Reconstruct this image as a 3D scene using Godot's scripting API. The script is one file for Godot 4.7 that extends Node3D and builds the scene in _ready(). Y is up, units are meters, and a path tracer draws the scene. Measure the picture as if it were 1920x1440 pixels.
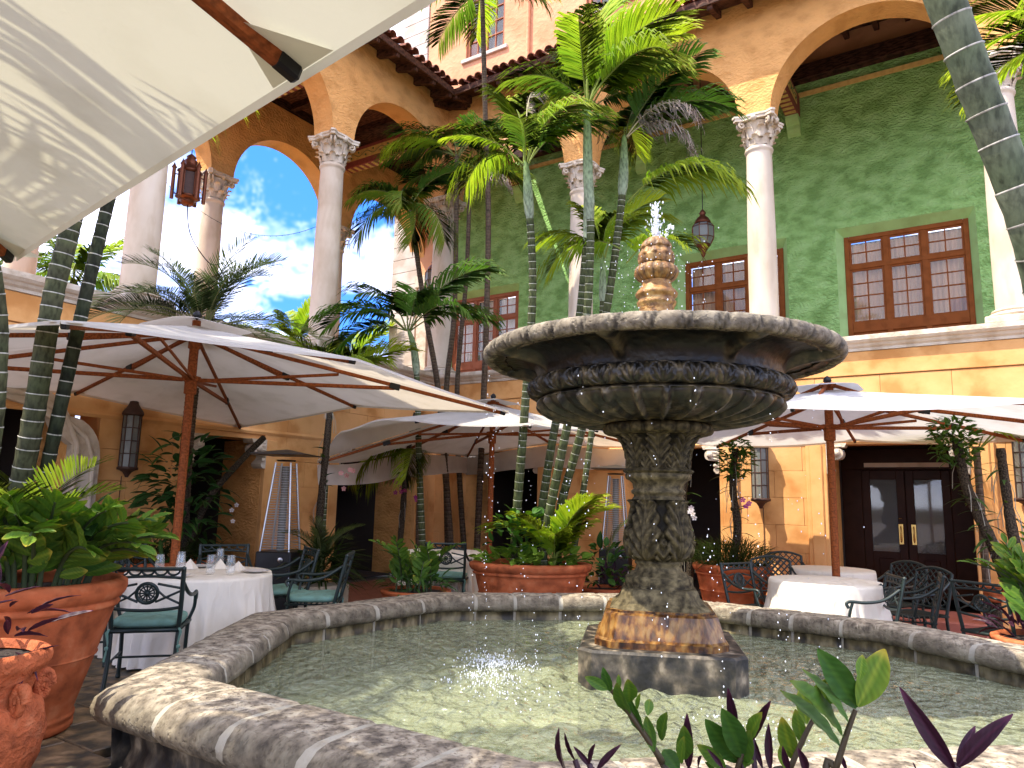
extends Node3D
# A hotel courtyard with a stone fountain. World axes: x along the arcaded wing at the back, z towards the viewer, y up, metres.

const TAU8 := TAU / 8.0
var rng := RandomNumberGenerator.new()
var M := {}
var taken := {}
var wob := FastNoiseLite.new()


# ---------- mesh builder ----------
class MB:
	var v := PackedVector3Array()
	var n := PackedVector3Array()
	var c := PackedColorArray()
	var uv := PackedVector2Array()
	var idx := PackedInt32Array()
	var col := Color(1, 1, 1)

	func put(p: Vector3, nn: Vector3, t := Vector2.ZERO) -> int:
		v.append(p); n.append(nn); c.append(col); uv.append(t)
		return v.size() - 1

	func tri(a: Vector3, b: Vector3, d: Vector3) -> void:
		# a b d counter-clockwise seen from the front
		var nn := (b - a).cross(d - a).normalized()
		var k := put(a, nn); put(b, nn); put(d, nn)
		idx.append(k); idx.append(k + 2); idx.append(k + 1)

	func quad(a: Vector3, b: Vector3, d: Vector3, e: Vector3) -> void:
		var nn := (d - a).cross(e - b).normalized()
		var k := put(a, nn, Vector2(0, 0)); put(b, nn, Vector2(1, 0)); put(d, nn, Vector2(1, 1)); put(e, nn, Vector2(0, 1))
		idx.append(k); idx.append(k + 2); idx.append(k + 1)
		idx.append(k); idx.append(k + 3); idx.append(k + 2)

	# rows of points; the front is where (along the rows) x (along a row) points
	func grid(rows: Array, wrap := false, cols: Array = [], flip := false) -> void:
		var R := rows.size()
		var C: int = rows[0].size()
		var k0 := v.size()
		for i in R:
			var row: PackedVector3Array = rows[i]
			var up: PackedVector3Array = rows[mini(i + 1, R - 1)]
			var dn: PackedVector3Array = rows[maxi(i - 1, 0)]
			for j in C:
				var jn := (j + 1) % C if wrap else mini(j + 1, C - 1)
				var jp := (j + C - 1) % C if wrap else maxi(j - 1, 0)
				var nn := (up[j] - dn[j]).cross(row[jn] - row[jp])
				if nn.length_squared() < 1e-14:
					var o := (rows[i - 1] if i > 0 else rows[1]) as PackedVector3Array
					nn = (up[j] - dn[j]).cross(o[jn] - o[jp])
				if nn.length_squared() < 1e-16:
					nn = Vector3.UP
				nn = nn.normalized()
				v.append(row[j]); n.append(-nn if flip else nn)
				c.append(cols[i][j] if cols else col)
				uv.append(Vector2(float(j) / maxf(C - 1, 1), float(i) / maxf(R - 1, 1)))
		var CC := C if wrap else C - 1
		for i in R - 1:
			for j in CC:
				var a := k0 + i * C + j
				var d := k0 + i * C + (j + 1) % C
				var b := a + C
				var e := d + C
				if flip:
					idx.append_array(PackedInt32Array([a, b, e, a, e, d]))
				else:
					idx.append_array(PackedInt32Array([a, e, b, a, d, e]))

	func lathe(prof: Array, segs: int, at := Vector3.ZERO, sx := 1.0, sz := 1.0) -> void:
		var rows := []
		for p in prof:
			var r := PackedVector3Array()
			for j in segs:
				var a := TAU * j / segs
				r.append(at + Vector3(cos(a) * p.x * sx, p.y, sin(a) * p.x * sz))
			rows.append(r)
		grid(rows, true)

	func tube(pts: Array, rad: Array, sides := 8, caps := true, cols: Array = []) -> void:
		var rows := []
		var cc := []
		var N := pts.size()
		var u := Vector3.ZERO
		for i in N:
			var t: Vector3 = (pts[mini(i + 1, N - 1)] - pts[maxi(i - 1, 0)]).normalized()
			if i == 0:
				u = t.cross(Vector3.UP if absf(t.y) < 0.9 else Vector3.RIGHT).normalized()
			u = (u - t * u.dot(t)).normalized()
			var w := u.cross(t)
			var r: float = rad[i] if rad.size() > 1 else rad[0]
			var row := PackedVector3Array()
			for j in sides:
				var a := TAU * j / sides
				row.append(pts[i] + (u * cos(a) + w * sin(a)) * r)
			rows.append(row)
			if cols:
				var cr := PackedColorArray()
				cr.resize(sides); cr.fill(cols[i])
				cc.append(cr)
		grid(rows, true, cc)
		if caps:
			for e in [0, N - 1]:
				var row: PackedVector3Array = rows[e]
				for j in sides:
					var a := row[j]
					var b := row[(j + 1) % sides]
					if e == 0:
						tri(pts[e], b, a)
					else:
						tri(pts[e], a, b)

	func bar(a: Vector3, b: Vector3, r: float, sides := 6) -> void:
		tube([a, b], [r], sides)

	# a box with chamfered edges
	func box(size: Vector3, x := Transform3D(), b := 0.0) -> void:
		var h := size / 2
		for ax in 3:
			var ay := (ax + 1) % 3
			var az := (ax + 2) % 3
			for s in [-1.0, 1.0]:
				var q := []
				for k in [[-1, -1], [1, -1], [1, 1], [-1, 1]]:
					var p := Vector3.ZERO
					p[ax] = h[ax] * s
					p[ay] = (h[ay] - b) * k[0] * s
					p[az] = (h[az] - b) * k[1]
					q.append(x * p)
				quad(q[0], q[1], q[2], q[3])
			if b > 0.0:
				for s in [-1.0, 1.0]:
					for w in [-1.0, 1.0]:
						var q := []
						for k in [[0, -1], [1, -1], [1, 1], [0, 1]]:
							var p := Vector3.ZERO
							p[ay] = (h[ay] - (b if k[0] == 1 else 0.0)) * s
							p[az] = (h[az] - (0.0 if k[0] == 1 else b)) * w
							p[ax] = (h[ax] - b) * k[1]
							q.append(x * p)
						if s * w > 0:
							quad(q[0], q[3], q[2], q[1])
						else:
							quad(q[0], q[1], q[2], q[3])
		if b > 0.0:
			for sx in [-1.0, 1.0]:
				for sy in [-1.0, 1.0]:
					for sz in [-1.0, 1.0]:
						var p0 := x * Vector3(h.x * sx, (h.y - b) * sy, (h.z - b) * sz)
						var p1 := x * Vector3((h.x - b) * sx, h.y * sy, (h.z - b) * sz)
						var p2 := x * Vector3((h.x - b) * sx, (h.y - b) * sy, h.z * sz)
						if sx * sy * sz > 0:
							tri(p0, p1, p2)
						else:
							tri(p0, p2, p1)

	# from the lowest to the highest corner
	func span(lo: Vector3, hi: Vector3, b := 0.0) -> void:
		box(hi - lo, Transform3D(Basis(), (lo + hi) / 2), b)

	# an outline in x and y, given thickness along z (centred), then placed
	func slab(poly: PackedVector2Array, depth: float, x := Transform3D()) -> void:
		var p := poly.duplicate()
		if Geometry2D.is_polygon_clockwise(p):
			p.reverse()
		var t := Geometry2D.triangulate_polygon(p)
		var z := depth / 2
		for k in range(0, t.size(), 3):
			var a := p[t[k]]
			var b := p[t[k + 1]]
			var d := p[t[k + 2]]
			if (b - a).cross(d - a) < 0:
				var q := b
				b = d
				d = q
			tri(x * Vector3(a.x, a.y, z), x * Vector3(b.x, b.y, z), x * Vector3(d.x, d.y, z))
			tri(x * Vector3(a.x, a.y, -z), x * Vector3(d.x, d.y, -z), x * Vector3(b.x, b.y, -z))
		for k in p.size():
			var a := p[k]
			var b := p[(k + 1) % p.size()]
			quad(x * Vector3(a.x, a.y, z), x * Vector3(a.x, a.y, -z), x * Vector3(b.x, b.y, -z), x * Vector3(b.x, b.y, z))

	func ball(at: Vector3, r: float, segs := 8) -> void:
		var pr := []
		var h := maxi(segs / 2, 3)
		for i in h + 1:
			var a := -PI / 2 + PI * i / h
			pr.append(Vector2(maxf(cos(a), 0.0) * r, sin(a) * r))
		lathe(pr, segs, at)

	func add(o: MB, x := Transform3D(), tint := Color(1, 1, 1)) -> void:
		var k := v.size()
		var nb := x.basis.inverse().transposed()
		for i in o.v.size():
			v.append(x * o.v[i]); n.append((nb * o.n[i]).normalized()); c.append(o.c[i] * tint); uv.append(o.uv[i])
		for i in o.idx:
			idx.append(i + k)

	func mesh() -> ArrayMesh:
		var a := []
		a.resize(Mesh.ARRAY_MAX)
		a[Mesh.ARRAY_VERTEX] = v
		a[Mesh.ARRAY_NORMAL] = n
		a[Mesh.ARRAY_COLOR] = c
		a[Mesh.ARRAY_TEX_UV] = uv
		a[Mesh.ARRAY_INDEX] = idx
		var m := ArrayMesh.new()
		m.add_surface_from_arrays(Mesh.PRIMITIVE_TRIANGLES, a)
		return m


# ---------- naming and placing ----------
func numbered(called: String) -> String:
	var k: int = taken.get(called, 0)
	taken[called] = k + 1
	return called if k == 0 else "%s_%03d" % [called, k]


func tag(o: Node3D, label: String, category: String, group := "", kind := "") -> Node3D:
	if label: o.set_meta("label", label)
	if category: o.set_meta("category", category)
	if group: o.set_meta("group", group)
	if kind: o.set_meta("kind", kind)
	return o


func thing(called: String, label: String, category: String, at := Vector3.ZERO, turn := 0.0, group := "") -> Node3D:
	var o := Node3D.new()
	o.name = numbered(called)
	add_child(o)
	o.position = at
	o.rotation.y = turn
	return tag(o, label, category, group)


func put(called: String, m, mat: Material, parent: Node3D = null, x := Transform3D()) -> MeshInstance3D:
	var o := MeshInstance3D.new()
	o.mesh = m.mesh() if m is MB else m
	o.material_override = mat
	o.transform = x
	if parent == null:
		o.name = numbered(called)
		add_child(o)
	else:
		o.name = called
		parent.add_child(o, true)
	return o


func struct(called: String, m, mat: Material, x := Transform3D()) -> MeshInstance3D:
	var o := put(called, m, mat, null, x)
	o.set_meta("kind", "structure")
	return o


func copy(o: Node3D, stem: String, label: String, at: Vector3, turn: float, group := "") -> Node3D:
	var r: Node3D = o.duplicate()
	r.name = numbered(stem)
	add_child(r)
	r.position = at
	r.rotation = Vector3(0, turn, 0)
	r.set_meta("label", label)
	if group: r.set_meta("group", group)
	return r


func T(at: Vector3, turn := 0.0, s := 1.0) -> Transform3D:
	return Transform3D(Basis(Vector3.UP, turn).scaled(Vector3.ONE * s), at)


# z of the basis along dir, y as near to up as it goes
func aim(at: Vector3, dir: Vector3, up := Vector3.UP, s := 1.0) -> Transform3D:
	var z := dir.normalized()
	var x := up.cross(z)
	if x.length() < 0.01:
		x = Vector3.RIGHT.cross(z)
	x = x.normalized()
	return Transform3D(Basis(x, z.cross(x), z).scaled_local(Vector3.ONE * s), at)


func V3(a: Array) -> Vector3:
	return Vector3(a[0], a[1], a[2])


# points along a smooth curve through the given ones
func smooth(pts: Array, steps: int) -> Array:
	var out := []
	var N := pts.size()
	for i in N - 1:
		var p0: Vector3 = pts[maxi(i - 1, 0)]
		var p3: Vector3 = pts[mini(i + 2, N - 1)]
		for s in steps:
			out.append((pts[i] as Vector3).cubic_interpolate(pts[i + 1], p0, p3, float(s) / steps))
	out.append(pts[N - 1])
	return out


func lin(r: float, g: float, b: float) -> Color:
	return Color(r, g, b).linear_to_srgb()


func vary(k: Color, amount: float) -> Color:
	var f := 1.0 + rng.randf_range(-amount, amount)
	return Color(k.r * f, k.g * f * (1.0 + rng.randf_range(-amount, amount) * 0.4), k.b * f)


# ---------- materials ----------
func noise_tex(seed_: int, freq: float, octaves: int, ramp: Array = [], size := 512, kind := FastNoiseLite.TYPE_SIMPLEX_SMOOTH, fractal := FastNoiseLite.FRACTAL_FBM, warp := 0.0) -> NoiseTexture2D:
	var f := FastNoiseLite.new()
	f.seed = seed_
	f.noise_type = kind
	f.frequency = freq
	f.fractal_type = fractal
	f.fractal_octaves = octaves
	if warp > 0.0:
		f.domain_warp_enabled = true
		f.domain_warp_amplitude = warp
		f.domain_warp_frequency = freq * 0.7
	var t := NoiseTexture2D.new()
	t.width = size
	t.height = size
	t.seamless = true
	t.seamless_blend_skirt = 0.2
	t.noise = f
	if ramp:
		var g := Gradient.new()
		var off := PackedFloat32Array()
		var cs := PackedColorArray()
		for r in ramp:
			off.append(r[0])
			cs.append(r[1])
		g.offsets = off
		g.colors = cs
		t.color_ramp = g
	return t


func mat(called: String, color: Color, rough := 0.8, tex: Texture2D = null, scale := Vector3.ONE, bump: Texture2D = null, depth := 0.0) -> StandardMaterial3D:
	var m := StandardMaterial3D.new()
	m.resource_name = called
	m.albedo_color = color
	m.roughness = rough
	m.vertex_color_use_as_albedo = true
	m.uv1_triplanar = tex != null or bump != null
	m.uv1_world_triplanar = true
	m.uv1_scale = scale
	if tex:
		m.albedo_texture = tex
	if bump:
		m.heightmap_enabled = true
		m.heightmap_texture = bump
		m.heightmap_scale = depth
	M[called] = m
	return m


func leafy(called: String, color: Color, through: Color, rough := 0.45) -> StandardMaterial3D:
	var m := mat(called, color, rough)
	m.backlight_enabled = true
	m.backlight = through
	m.cull_mode = BaseMaterial3D.CULL_DISABLED
	return m


func dull(names: Array) -> void:
	for k in names: (M[k] as StandardMaterial3D).metallic_specular = 0.25


func make_materials() -> void:
	var g := func(a: float, b := -1.0, c := -1.0) -> Color: return Color(a, a if b < 0 else b, a if c < 0 else c)
	var blotch := noise_tex(3, 0.006, 5, [[0.25, g.call(0.90, 0.88, 0.85)], [0.5, g.call(0.97)], [0.75, g.call(1.0)]])
	var fine := noise_tex(7, 0.03, 5)
	var trowel := noise_tex(11, 0.012, 5, [], 1024, FastNoiseLite.TYPE_SIMPLEX_SMOOTH, FastNoiseLite.FRACTAL_RIDGED, 18.0)
	var pits := noise_tex(13, 0.05, 3, [[0.0, g.call(0.0)], [0.3, g.call(0.55)], [0.42, g.call(0.9)], [1.0, g.call(1.0)]])
	var lump := noise_tex(17, 0.018, 5)
	var weave := noise_tex(19, 0.2, 2)
	M.tex_fine = fine
	# plaster and stone of the buildings
	mat("orange stucco", lin(0.80, 0.405, 0.135), 0.9, blotch, Vector3(0.35, 0.35, 0.35), trowel, 1.7).uv1_scale = Vector3(0.5, 0.75, 0.5)
	var wash := noise_tex(101, 0.005, 6, [[0.2, g.call(0.86, 0.79, 0.68)], [0.42, g.call(0.96, 0.94, 0.9)], [0.7, g.call(1.0)]])
	mat("orange block", lin(0.79, 0.415, 0.15), 0.88, wash, Vector3(0.4, 0.4, 0.4), fine, 0.25)
	mat("pink stucco", lin(0.72, 0.34, 0.17), 0.9, blotch, Vector3(0.2, 0.2, 0.2), trowel, 1.2)
	var gtone := noise_tex(103, 0.007, 6, [[0.2, g.call(0.78, 0.82, 0.74)], [0.45, g.call(0.92, 0.95, 0.9)], [0.7, g.call(1.0)]])
	mat("green stucco", lin(0.40, 0.67, 0.24), 0.85, gtone, Vector3(0.5, 0.75, 0.5), trowel, 4.5)
	mat("green smooth", lin(0.42, 0.69, 0.26), 0.85, blotch, Vector3(0.5, 0.5, 0.5), fine, 0.4)
	var creamt := noise_tex(105, 0.006, 5, [[0.25, g.call(0.9, 0.87, 0.83)], [0.5, g.call(0.98, 0.97, 0.95)], [0.75, g.call(1.0)]])
	mat("cream plaster", lin(0.66, 0.56, 0.43), 0.75, creamt, Vector3(0.7, 0.25, 0.7), fine, 0.12)
	mat("cream stone", lin(0.66, 0.57, 0.45), 0.85, creamt, Vector3(1, 1, 1), lump, 0.8)
	mat("pale stone", lin(0.62, 0.54, 0.47), 0.85, creamt, Vector3(0.4, 0.4, 0.4), fine, 0.3)
	mat("red paint", lin(0.42, 0.13, 0.085), 0.6, blotch, Vector3(0.8, 0.8, 0.8), fine, 0.15)
	mat("dark wood", lin(0.075, 0.032, 0.02), 0.6, noise_tex(23, 0.01, 5, [[0.2, g.call(0.5)], [0.7, g.call(1.0)]]), Vector3(1, 4, 1), fine, 0.1)
	mat("rafter wood", lin(0.13, 0.055, 0.032), 0.65, noise_tex(24, 0.01, 5, [[0.2, g.call(0.55)], [0.7, g.call(1.0)]]), Vector3(1, 2, 3), fine, 0.15)
	mat("window wood", lin(0.27, 0.082, 0.018), 0.65, blotch, Vector3(1, 1, 1), fine, 0.05)
	mat("window red", lin(0.36, 0.125, 0.06), 0.55, blotch, Vector3(1, 1, 1), fine, 0.05)
	mat("door wood", lin(0.032, 0.011, 0.005), 0.4, blotch, Vector3(1, 1, 1), fine, 0.05)
	mat("interior", lin(0.045, 0.032, 0.026), 0.9)
	mat("roof tile", lin(0.32, 0.095, 0.045), 0.85, noise_tex(29, 0.02, 5, [[0.2, g.call(0.45, 0.4, 0.4)], [0.5, g.call(0.9)], [0.8, g.call(1.0)]]), Vector3(1.5, 1.5, 1.5), fine, 0.4)
	mat("brass", lin(0.75, 0.5, 0.16), 0.25).metallic = 1.0
	mat("painted ochre", lin(0.55, 0.36, 0.10), 0.7, blotch, Vector3(2, 2, 2))
	mat("painted maroon", lin(0.22, 0.045, 0.035), 0.7, blotch, Vector3(2, 2, 2))
	mat("painted leaf", lin(0.08, 0.14, 0.05), 0.7)
	# fountain stones
	var algae := noise_tex(31, 0.008, 6, [[0.22, g.call(0.05, 0.048, 0.042)], [0.42, g.call(0.14, 0.13, 0.10)], [0.56, g.call(0.30, 0.265, 0.19)], [0.8, g.call(0.52, 0.46, 0.34)]], 1024)
	mat("bowl stone", Color(1, 1, 1), 0.42, algae, Vector3(0.9, 0.9, 0.9), lump, 1.1)
	var ped := noise_tex(33, 0.012, 6, [[0.2, g.call(0.15, 0.13, 0.09)], [0.45, g.call(0.32, 0.285, 0.20)], [0.75, g.call(0.49, 0.44, 0.32)]], 1024)
	mat("carved stone", Color(1, 1, 1), 0.6, ped, Vector3(1.2, 1.2, 1.2), lump, 0.8)
	var rust := noise_tex(35, 0.009, 5, [[0.25, g.call(0.13, 0.065, 0.025)], [0.45, g.call(0.34, 0.20, 0.075)], [0.6, g.call(0.52, 0.36, 0.15)], [0.8, g.call(0.60, 0.47, 0.26)]], 1024)
	mat("rusty stone", Color(1, 1, 1), 0.35, rust, Vector3(1.6, 0.7, 1.6), lump, 0.9)
	var amber := noise_tex(37, 0.012, 5, [[0.2, g.call(0.34, 0.21, 0.08)], [0.5, g.call(0.58, 0.40, 0.17)], [0.8, g.call(0.72, 0.58, 0.35)]])
	mat("amber stone", Color(1, 1, 1), 0.5, amber, Vector3(2, 2, 2), fine, 0.7)
	var cope := noise_tex(41, 0.009, 7, [[0.2, g.call(0.40, 0.36, 0.30)], [0.42, g.call(0.57, 0.52, 0.44)], [0.6, g.call(0.67, 0.62, 0.53)], [0.8, g.call(0.75, 0.71, 0.62)]], 1024)
	var rimm := mat("coping stone", Color(1, 1, 1), 0.85, cope, Vector3(0.9, 0.9, 0.9), pits, 1.3)
	rimm.detail_enabled = true
	rimm.detail_blend_mode = BaseMaterial3D.BLEND_MODE_MUL
	rimm.detail_albedo = noise_tex(43, 0.05, 4, [[0.22, g.call(0.66, 0.64, 0.6)], [0.36, g.call(0.95)], [0.6, g.call(1.0)]])
	rimm.uv2_triplanar = true
	rimm.uv2_world_triplanar = true
	rimm.uv2_scale = Vector3(2.3, 2.3, 2.3)
	var wet := noise_tex(45, 0.01, 6, [[0.25, g.call(0.13, 0.115, 0.07)], [0.5, g.call(0.32, 0.28, 0.17)], [0.75, g.call(0.55, 0.50, 0.36)]], 512)
	mat("wet stone", Color(1, 1, 1), 0.5, wet, Vector3(1.3, 0.6, 1.3), lump, 0.8)
	mat("mortar", lin(0.38, 0.345, 0.265), 0.9, blotch, Vector3(2, 2, 2), fine, 0.4)
	var moss := noise_tex(47, 0.007, 6, [[0.25, g.call(0.06, 0.055, 0.05)], [0.5, g.call(0.20, 0.185, 0.155)], [0.68, g.call(0.36, 0.32, 0.26)], [0.85, g.call(0.6, 0.55, 0.46)]], 1024)
	mat("plinth stone", Color(1, 1, 1), 0.55, moss, Vector3(0.8, 0.5, 0.8), lump, 1.2)
	mat("pool floor", lin(0.50, 0.53, 0.32), 0.8, noise_tex(49, 0.008, 5, [[0.3, g.call(0.7, 0.72, 0.6)], [0.6, g.call(1.0)]]), Vector3(0.3, 0.3, 0.3))
	# ground
	var slate := noise_tex(51, 0.01, 6, [[0.25, g.call(0.27, 0.25, 0.2)], [0.45, g.call(0.40, 0.34, 0.25)], [0.62, g.call(0.52, 0.43, 0.30)], [0.8, g.call(0.60, 0.50, 0.37)]], 1024)
	mat("slate", Color(1, 1, 1), 0.5, slate, Vector3(0.5, 0.5, 0.5), lump, 0.6)
	mat("ground", lin(0.13, 0.10, 0.075), 0.85, blotch, Vector3(0.5, 0.5, 0.5), fine, 0.5)
	mat("red tile", lin(0.24, 0.085, 0.05), 0.55, blotch, Vector3(1, 1, 1), fine, 0.2)
	# pots
	var terr := noise_tex(53, 0.008, 5, [[0.15, g.call(0.66, 0.58, 0.55)], [0.42, g.call(0.88, 0.78, 0.72)], [0.6, g.call(0.94, 0.82, 0.76)], [0.82, g.call(1.0, 1.0, 1.0)]])
	mat("terracotta", lin(0.58, 0.20, 0.085), 0.7, terr, Vector3(1.2, 1.2, 1.2), fine, 0.22)
	mat("rough terracotta", lin(0.58, 0.20, 0.09), 0.75, terr, Vector3(1.5, 1.5, 1.5), trowel, 1.5)
	mat("soil", lin(0.035, 0.024, 0.016), 0.95, null, Vector3(3, 3, 3), lump, 3.0)
	# umbrellas
	var cloth_stain := noise_tex(71, 0.006, 6, [[0.22, g.call(0.94, 0.935, 0.92)], [0.4, g.call(0.98, 0.978, 0.972)], [0.6, g.call(1.0)]])
	var cloth_fold := noise_tex(73, 0.006, 3, [], 512, FastNoiseLite.TYPE_SIMPLEX_SMOOTH, FastNoiseLite.FRACTAL_RIDGED, 20.0)
	for k in [["canvas", lin(0.72, 0.71, 0.62), lin(0.46, 0.45, 0.38)], ["white canvas", lin(0.66, 0.66, 0.65), lin(0.8, 0.78, 0.74)], ["beige canvas", lin(0.66, 0.62, 0.56), lin(0.80, 0.74, 0.64)]]:
		var cv := mat(k[0], k[1], 0.9, cloth_stain, Vector3(0.6, 0.6, 0.6), cloth_fold, 1.2)
		cv.backlight_enabled = true
		cv.backlight = k[2]
	mat("teak", lin(0.32, 0.088, 0.025), 0.6, noise_tex(57, 0.02, 4, [[0.2, g.call(0.7)], [0.7, g.call(1.0)]]), Vector3(3, 3, 3))
	mat("black metal", lin(0.018, 0.018, 0.018), 0.45).metallic = 0.6
	mat("green iron", lin(0.012, 0.024, 0.021), 0.42)
	mat("steel", lin(0.55, 0.55, 0.55), 0.28).metallic = 1.0
	mat("heater black", lin(0.012, 0.011, 0.011), 0.4)
	mat("copper", lin(0.17, 0.058, 0.028), 0.45, blotch, Vector3(4, 4, 4)).metallic = 0.75
	mat("iron rust", lin(0.075, 0.038, 0.026), 0.6, blotch, Vector3(4, 4, 4), fine, 0.15).metallic = 0.3
	mat("cushion", lin(0.17, 0.32, 0.26), 0.95, blotch, Vector3(2, 2, 2), weave, 0.1)
	mat("linen", lin(0.78, 0.71, 0.585), 0.9, null, Vector3(0.9, 0.35, 0.9), cloth_fold, 2.5)
	mat("china", lin(0.8, 0.78, 0.74), 0.2)
	mat("curtain", lin(0.52, 0.31, 0.155), 0.9)
	mat("sheer curtain", lin(0.75, 0.72, 0.68), 0.9)
	var gl := mat("glass", Color(0.9, 0.95, 0.95, 0.06), 0.03)
	gl.transparency = BaseMaterial3D.TRANSPARENCY_ALPHA
	gl.vertex_color_use_as_albedo = false
	var fr := mat("frosted glass", Color(0.50, 0.52, 0.50, 0.7), 0.35)
	fr.transparency = BaseMaterial3D.TRANSPARENCY_ALPHA
	var dw := mat("water drop", Color(0.95, 0.97, 1.0, 0.75), 0.3)
	dw.transparency = BaseMaterial3D.TRANSPARENCY_ALPHA
	var wa := mat("water", Color(lin(0.33, 0.36, 0.21), 0.55), 0.035, null, Vector3(0.7, 0.7, 0.7), noise_tex(61, 0.010, 4, [], 1024, FastNoiseLite.TYPE_SIMPLEX_SMOOTH, FastNoiseLite.FRACTAL_FBM, 30.0), 9.0)
	wa.transparency = BaseMaterial3D.TRANSPARENCY_ALPHA
	wa.vertex_color_use_as_albedo = false
	# plants
	leafy("palm leaf", Color(1, 1, 1), Color(0.95, 1.0, 0.7), 0.55)
	leafy("dead leaf", Color(1, 1, 1), Color(0.3, 0.25, 0.2), 0.9)
	leafy("glossy leaf", Color(1, 1, 1), Color(0.55, 0.62, 0.3), 0.46)
	leafy("purple leaf", Color(1, 1, 1), Color(0.45, 0.25, 0.3), 0.4)
	leafy("petal", Color(1, 1, 1), Color(0.7, 0.6, 0.7), 0.6)
	var bark := mat("palm trunk", Color(1, 1, 1), 0.7, noise_tex(67, 0.012, 5, [[0.2, g.call(0.62)], [0.5, g.call(0.9)], [0.8, g.call(1.0)]]), Vector3(4, 1.5, 4), fine, 0.2)
	bark.albedo_color = Color(1, 1, 1)
	mat("bark", lin(0.10, 0.075, 0.05), 0.9, noise_tex(69, 0.02, 5, [[0.2, g.call(0.4)], [0.7, g.call(1.0)]]), Vector3(5, 3, 5), lump, 1.2)
	mat("stem", Color(1, 1, 1), 0.5)
	dull(["window wood", "window red", "teak", "door wood", "rafter wood", "dark wood", "terracotta", "rough terracotta", "green stucco", "orange stucco", "carved stone", "palm trunk", "bark", "glossy leaf", "palm leaf", "purple leaf"])
# ---------- the two arcaded wings ----------
const SPRING := 8.2      # top of the capitals
const LEDGE := 4.12      # top of the stone ledge between the storeys
const WALL_TOP := 10.4

var column_proto: MeshInstance3D
var block_meshes := {}


func arch_bay(L: float, pier: float) -> PackedVector2Array:
	var p := PackedVector2Array([Vector2(0, SPRING), Vector2(pier, SPRING)])
	var r := L / 2 - pier
	for k in range(1, 28):
		var a := PI - PI * k / 28.0
		p.append(Vector2(L / 2 + cos(a) * r, SPRING + sin(a) * r * 0.97))
	p.append_array(PackedVector2Array([Vector2(L - pier, SPRING), Vector2(L, SPRING), Vector2(L, WALL_TOP), Vector2(0, WALL_TOP)]))
	return p


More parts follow.
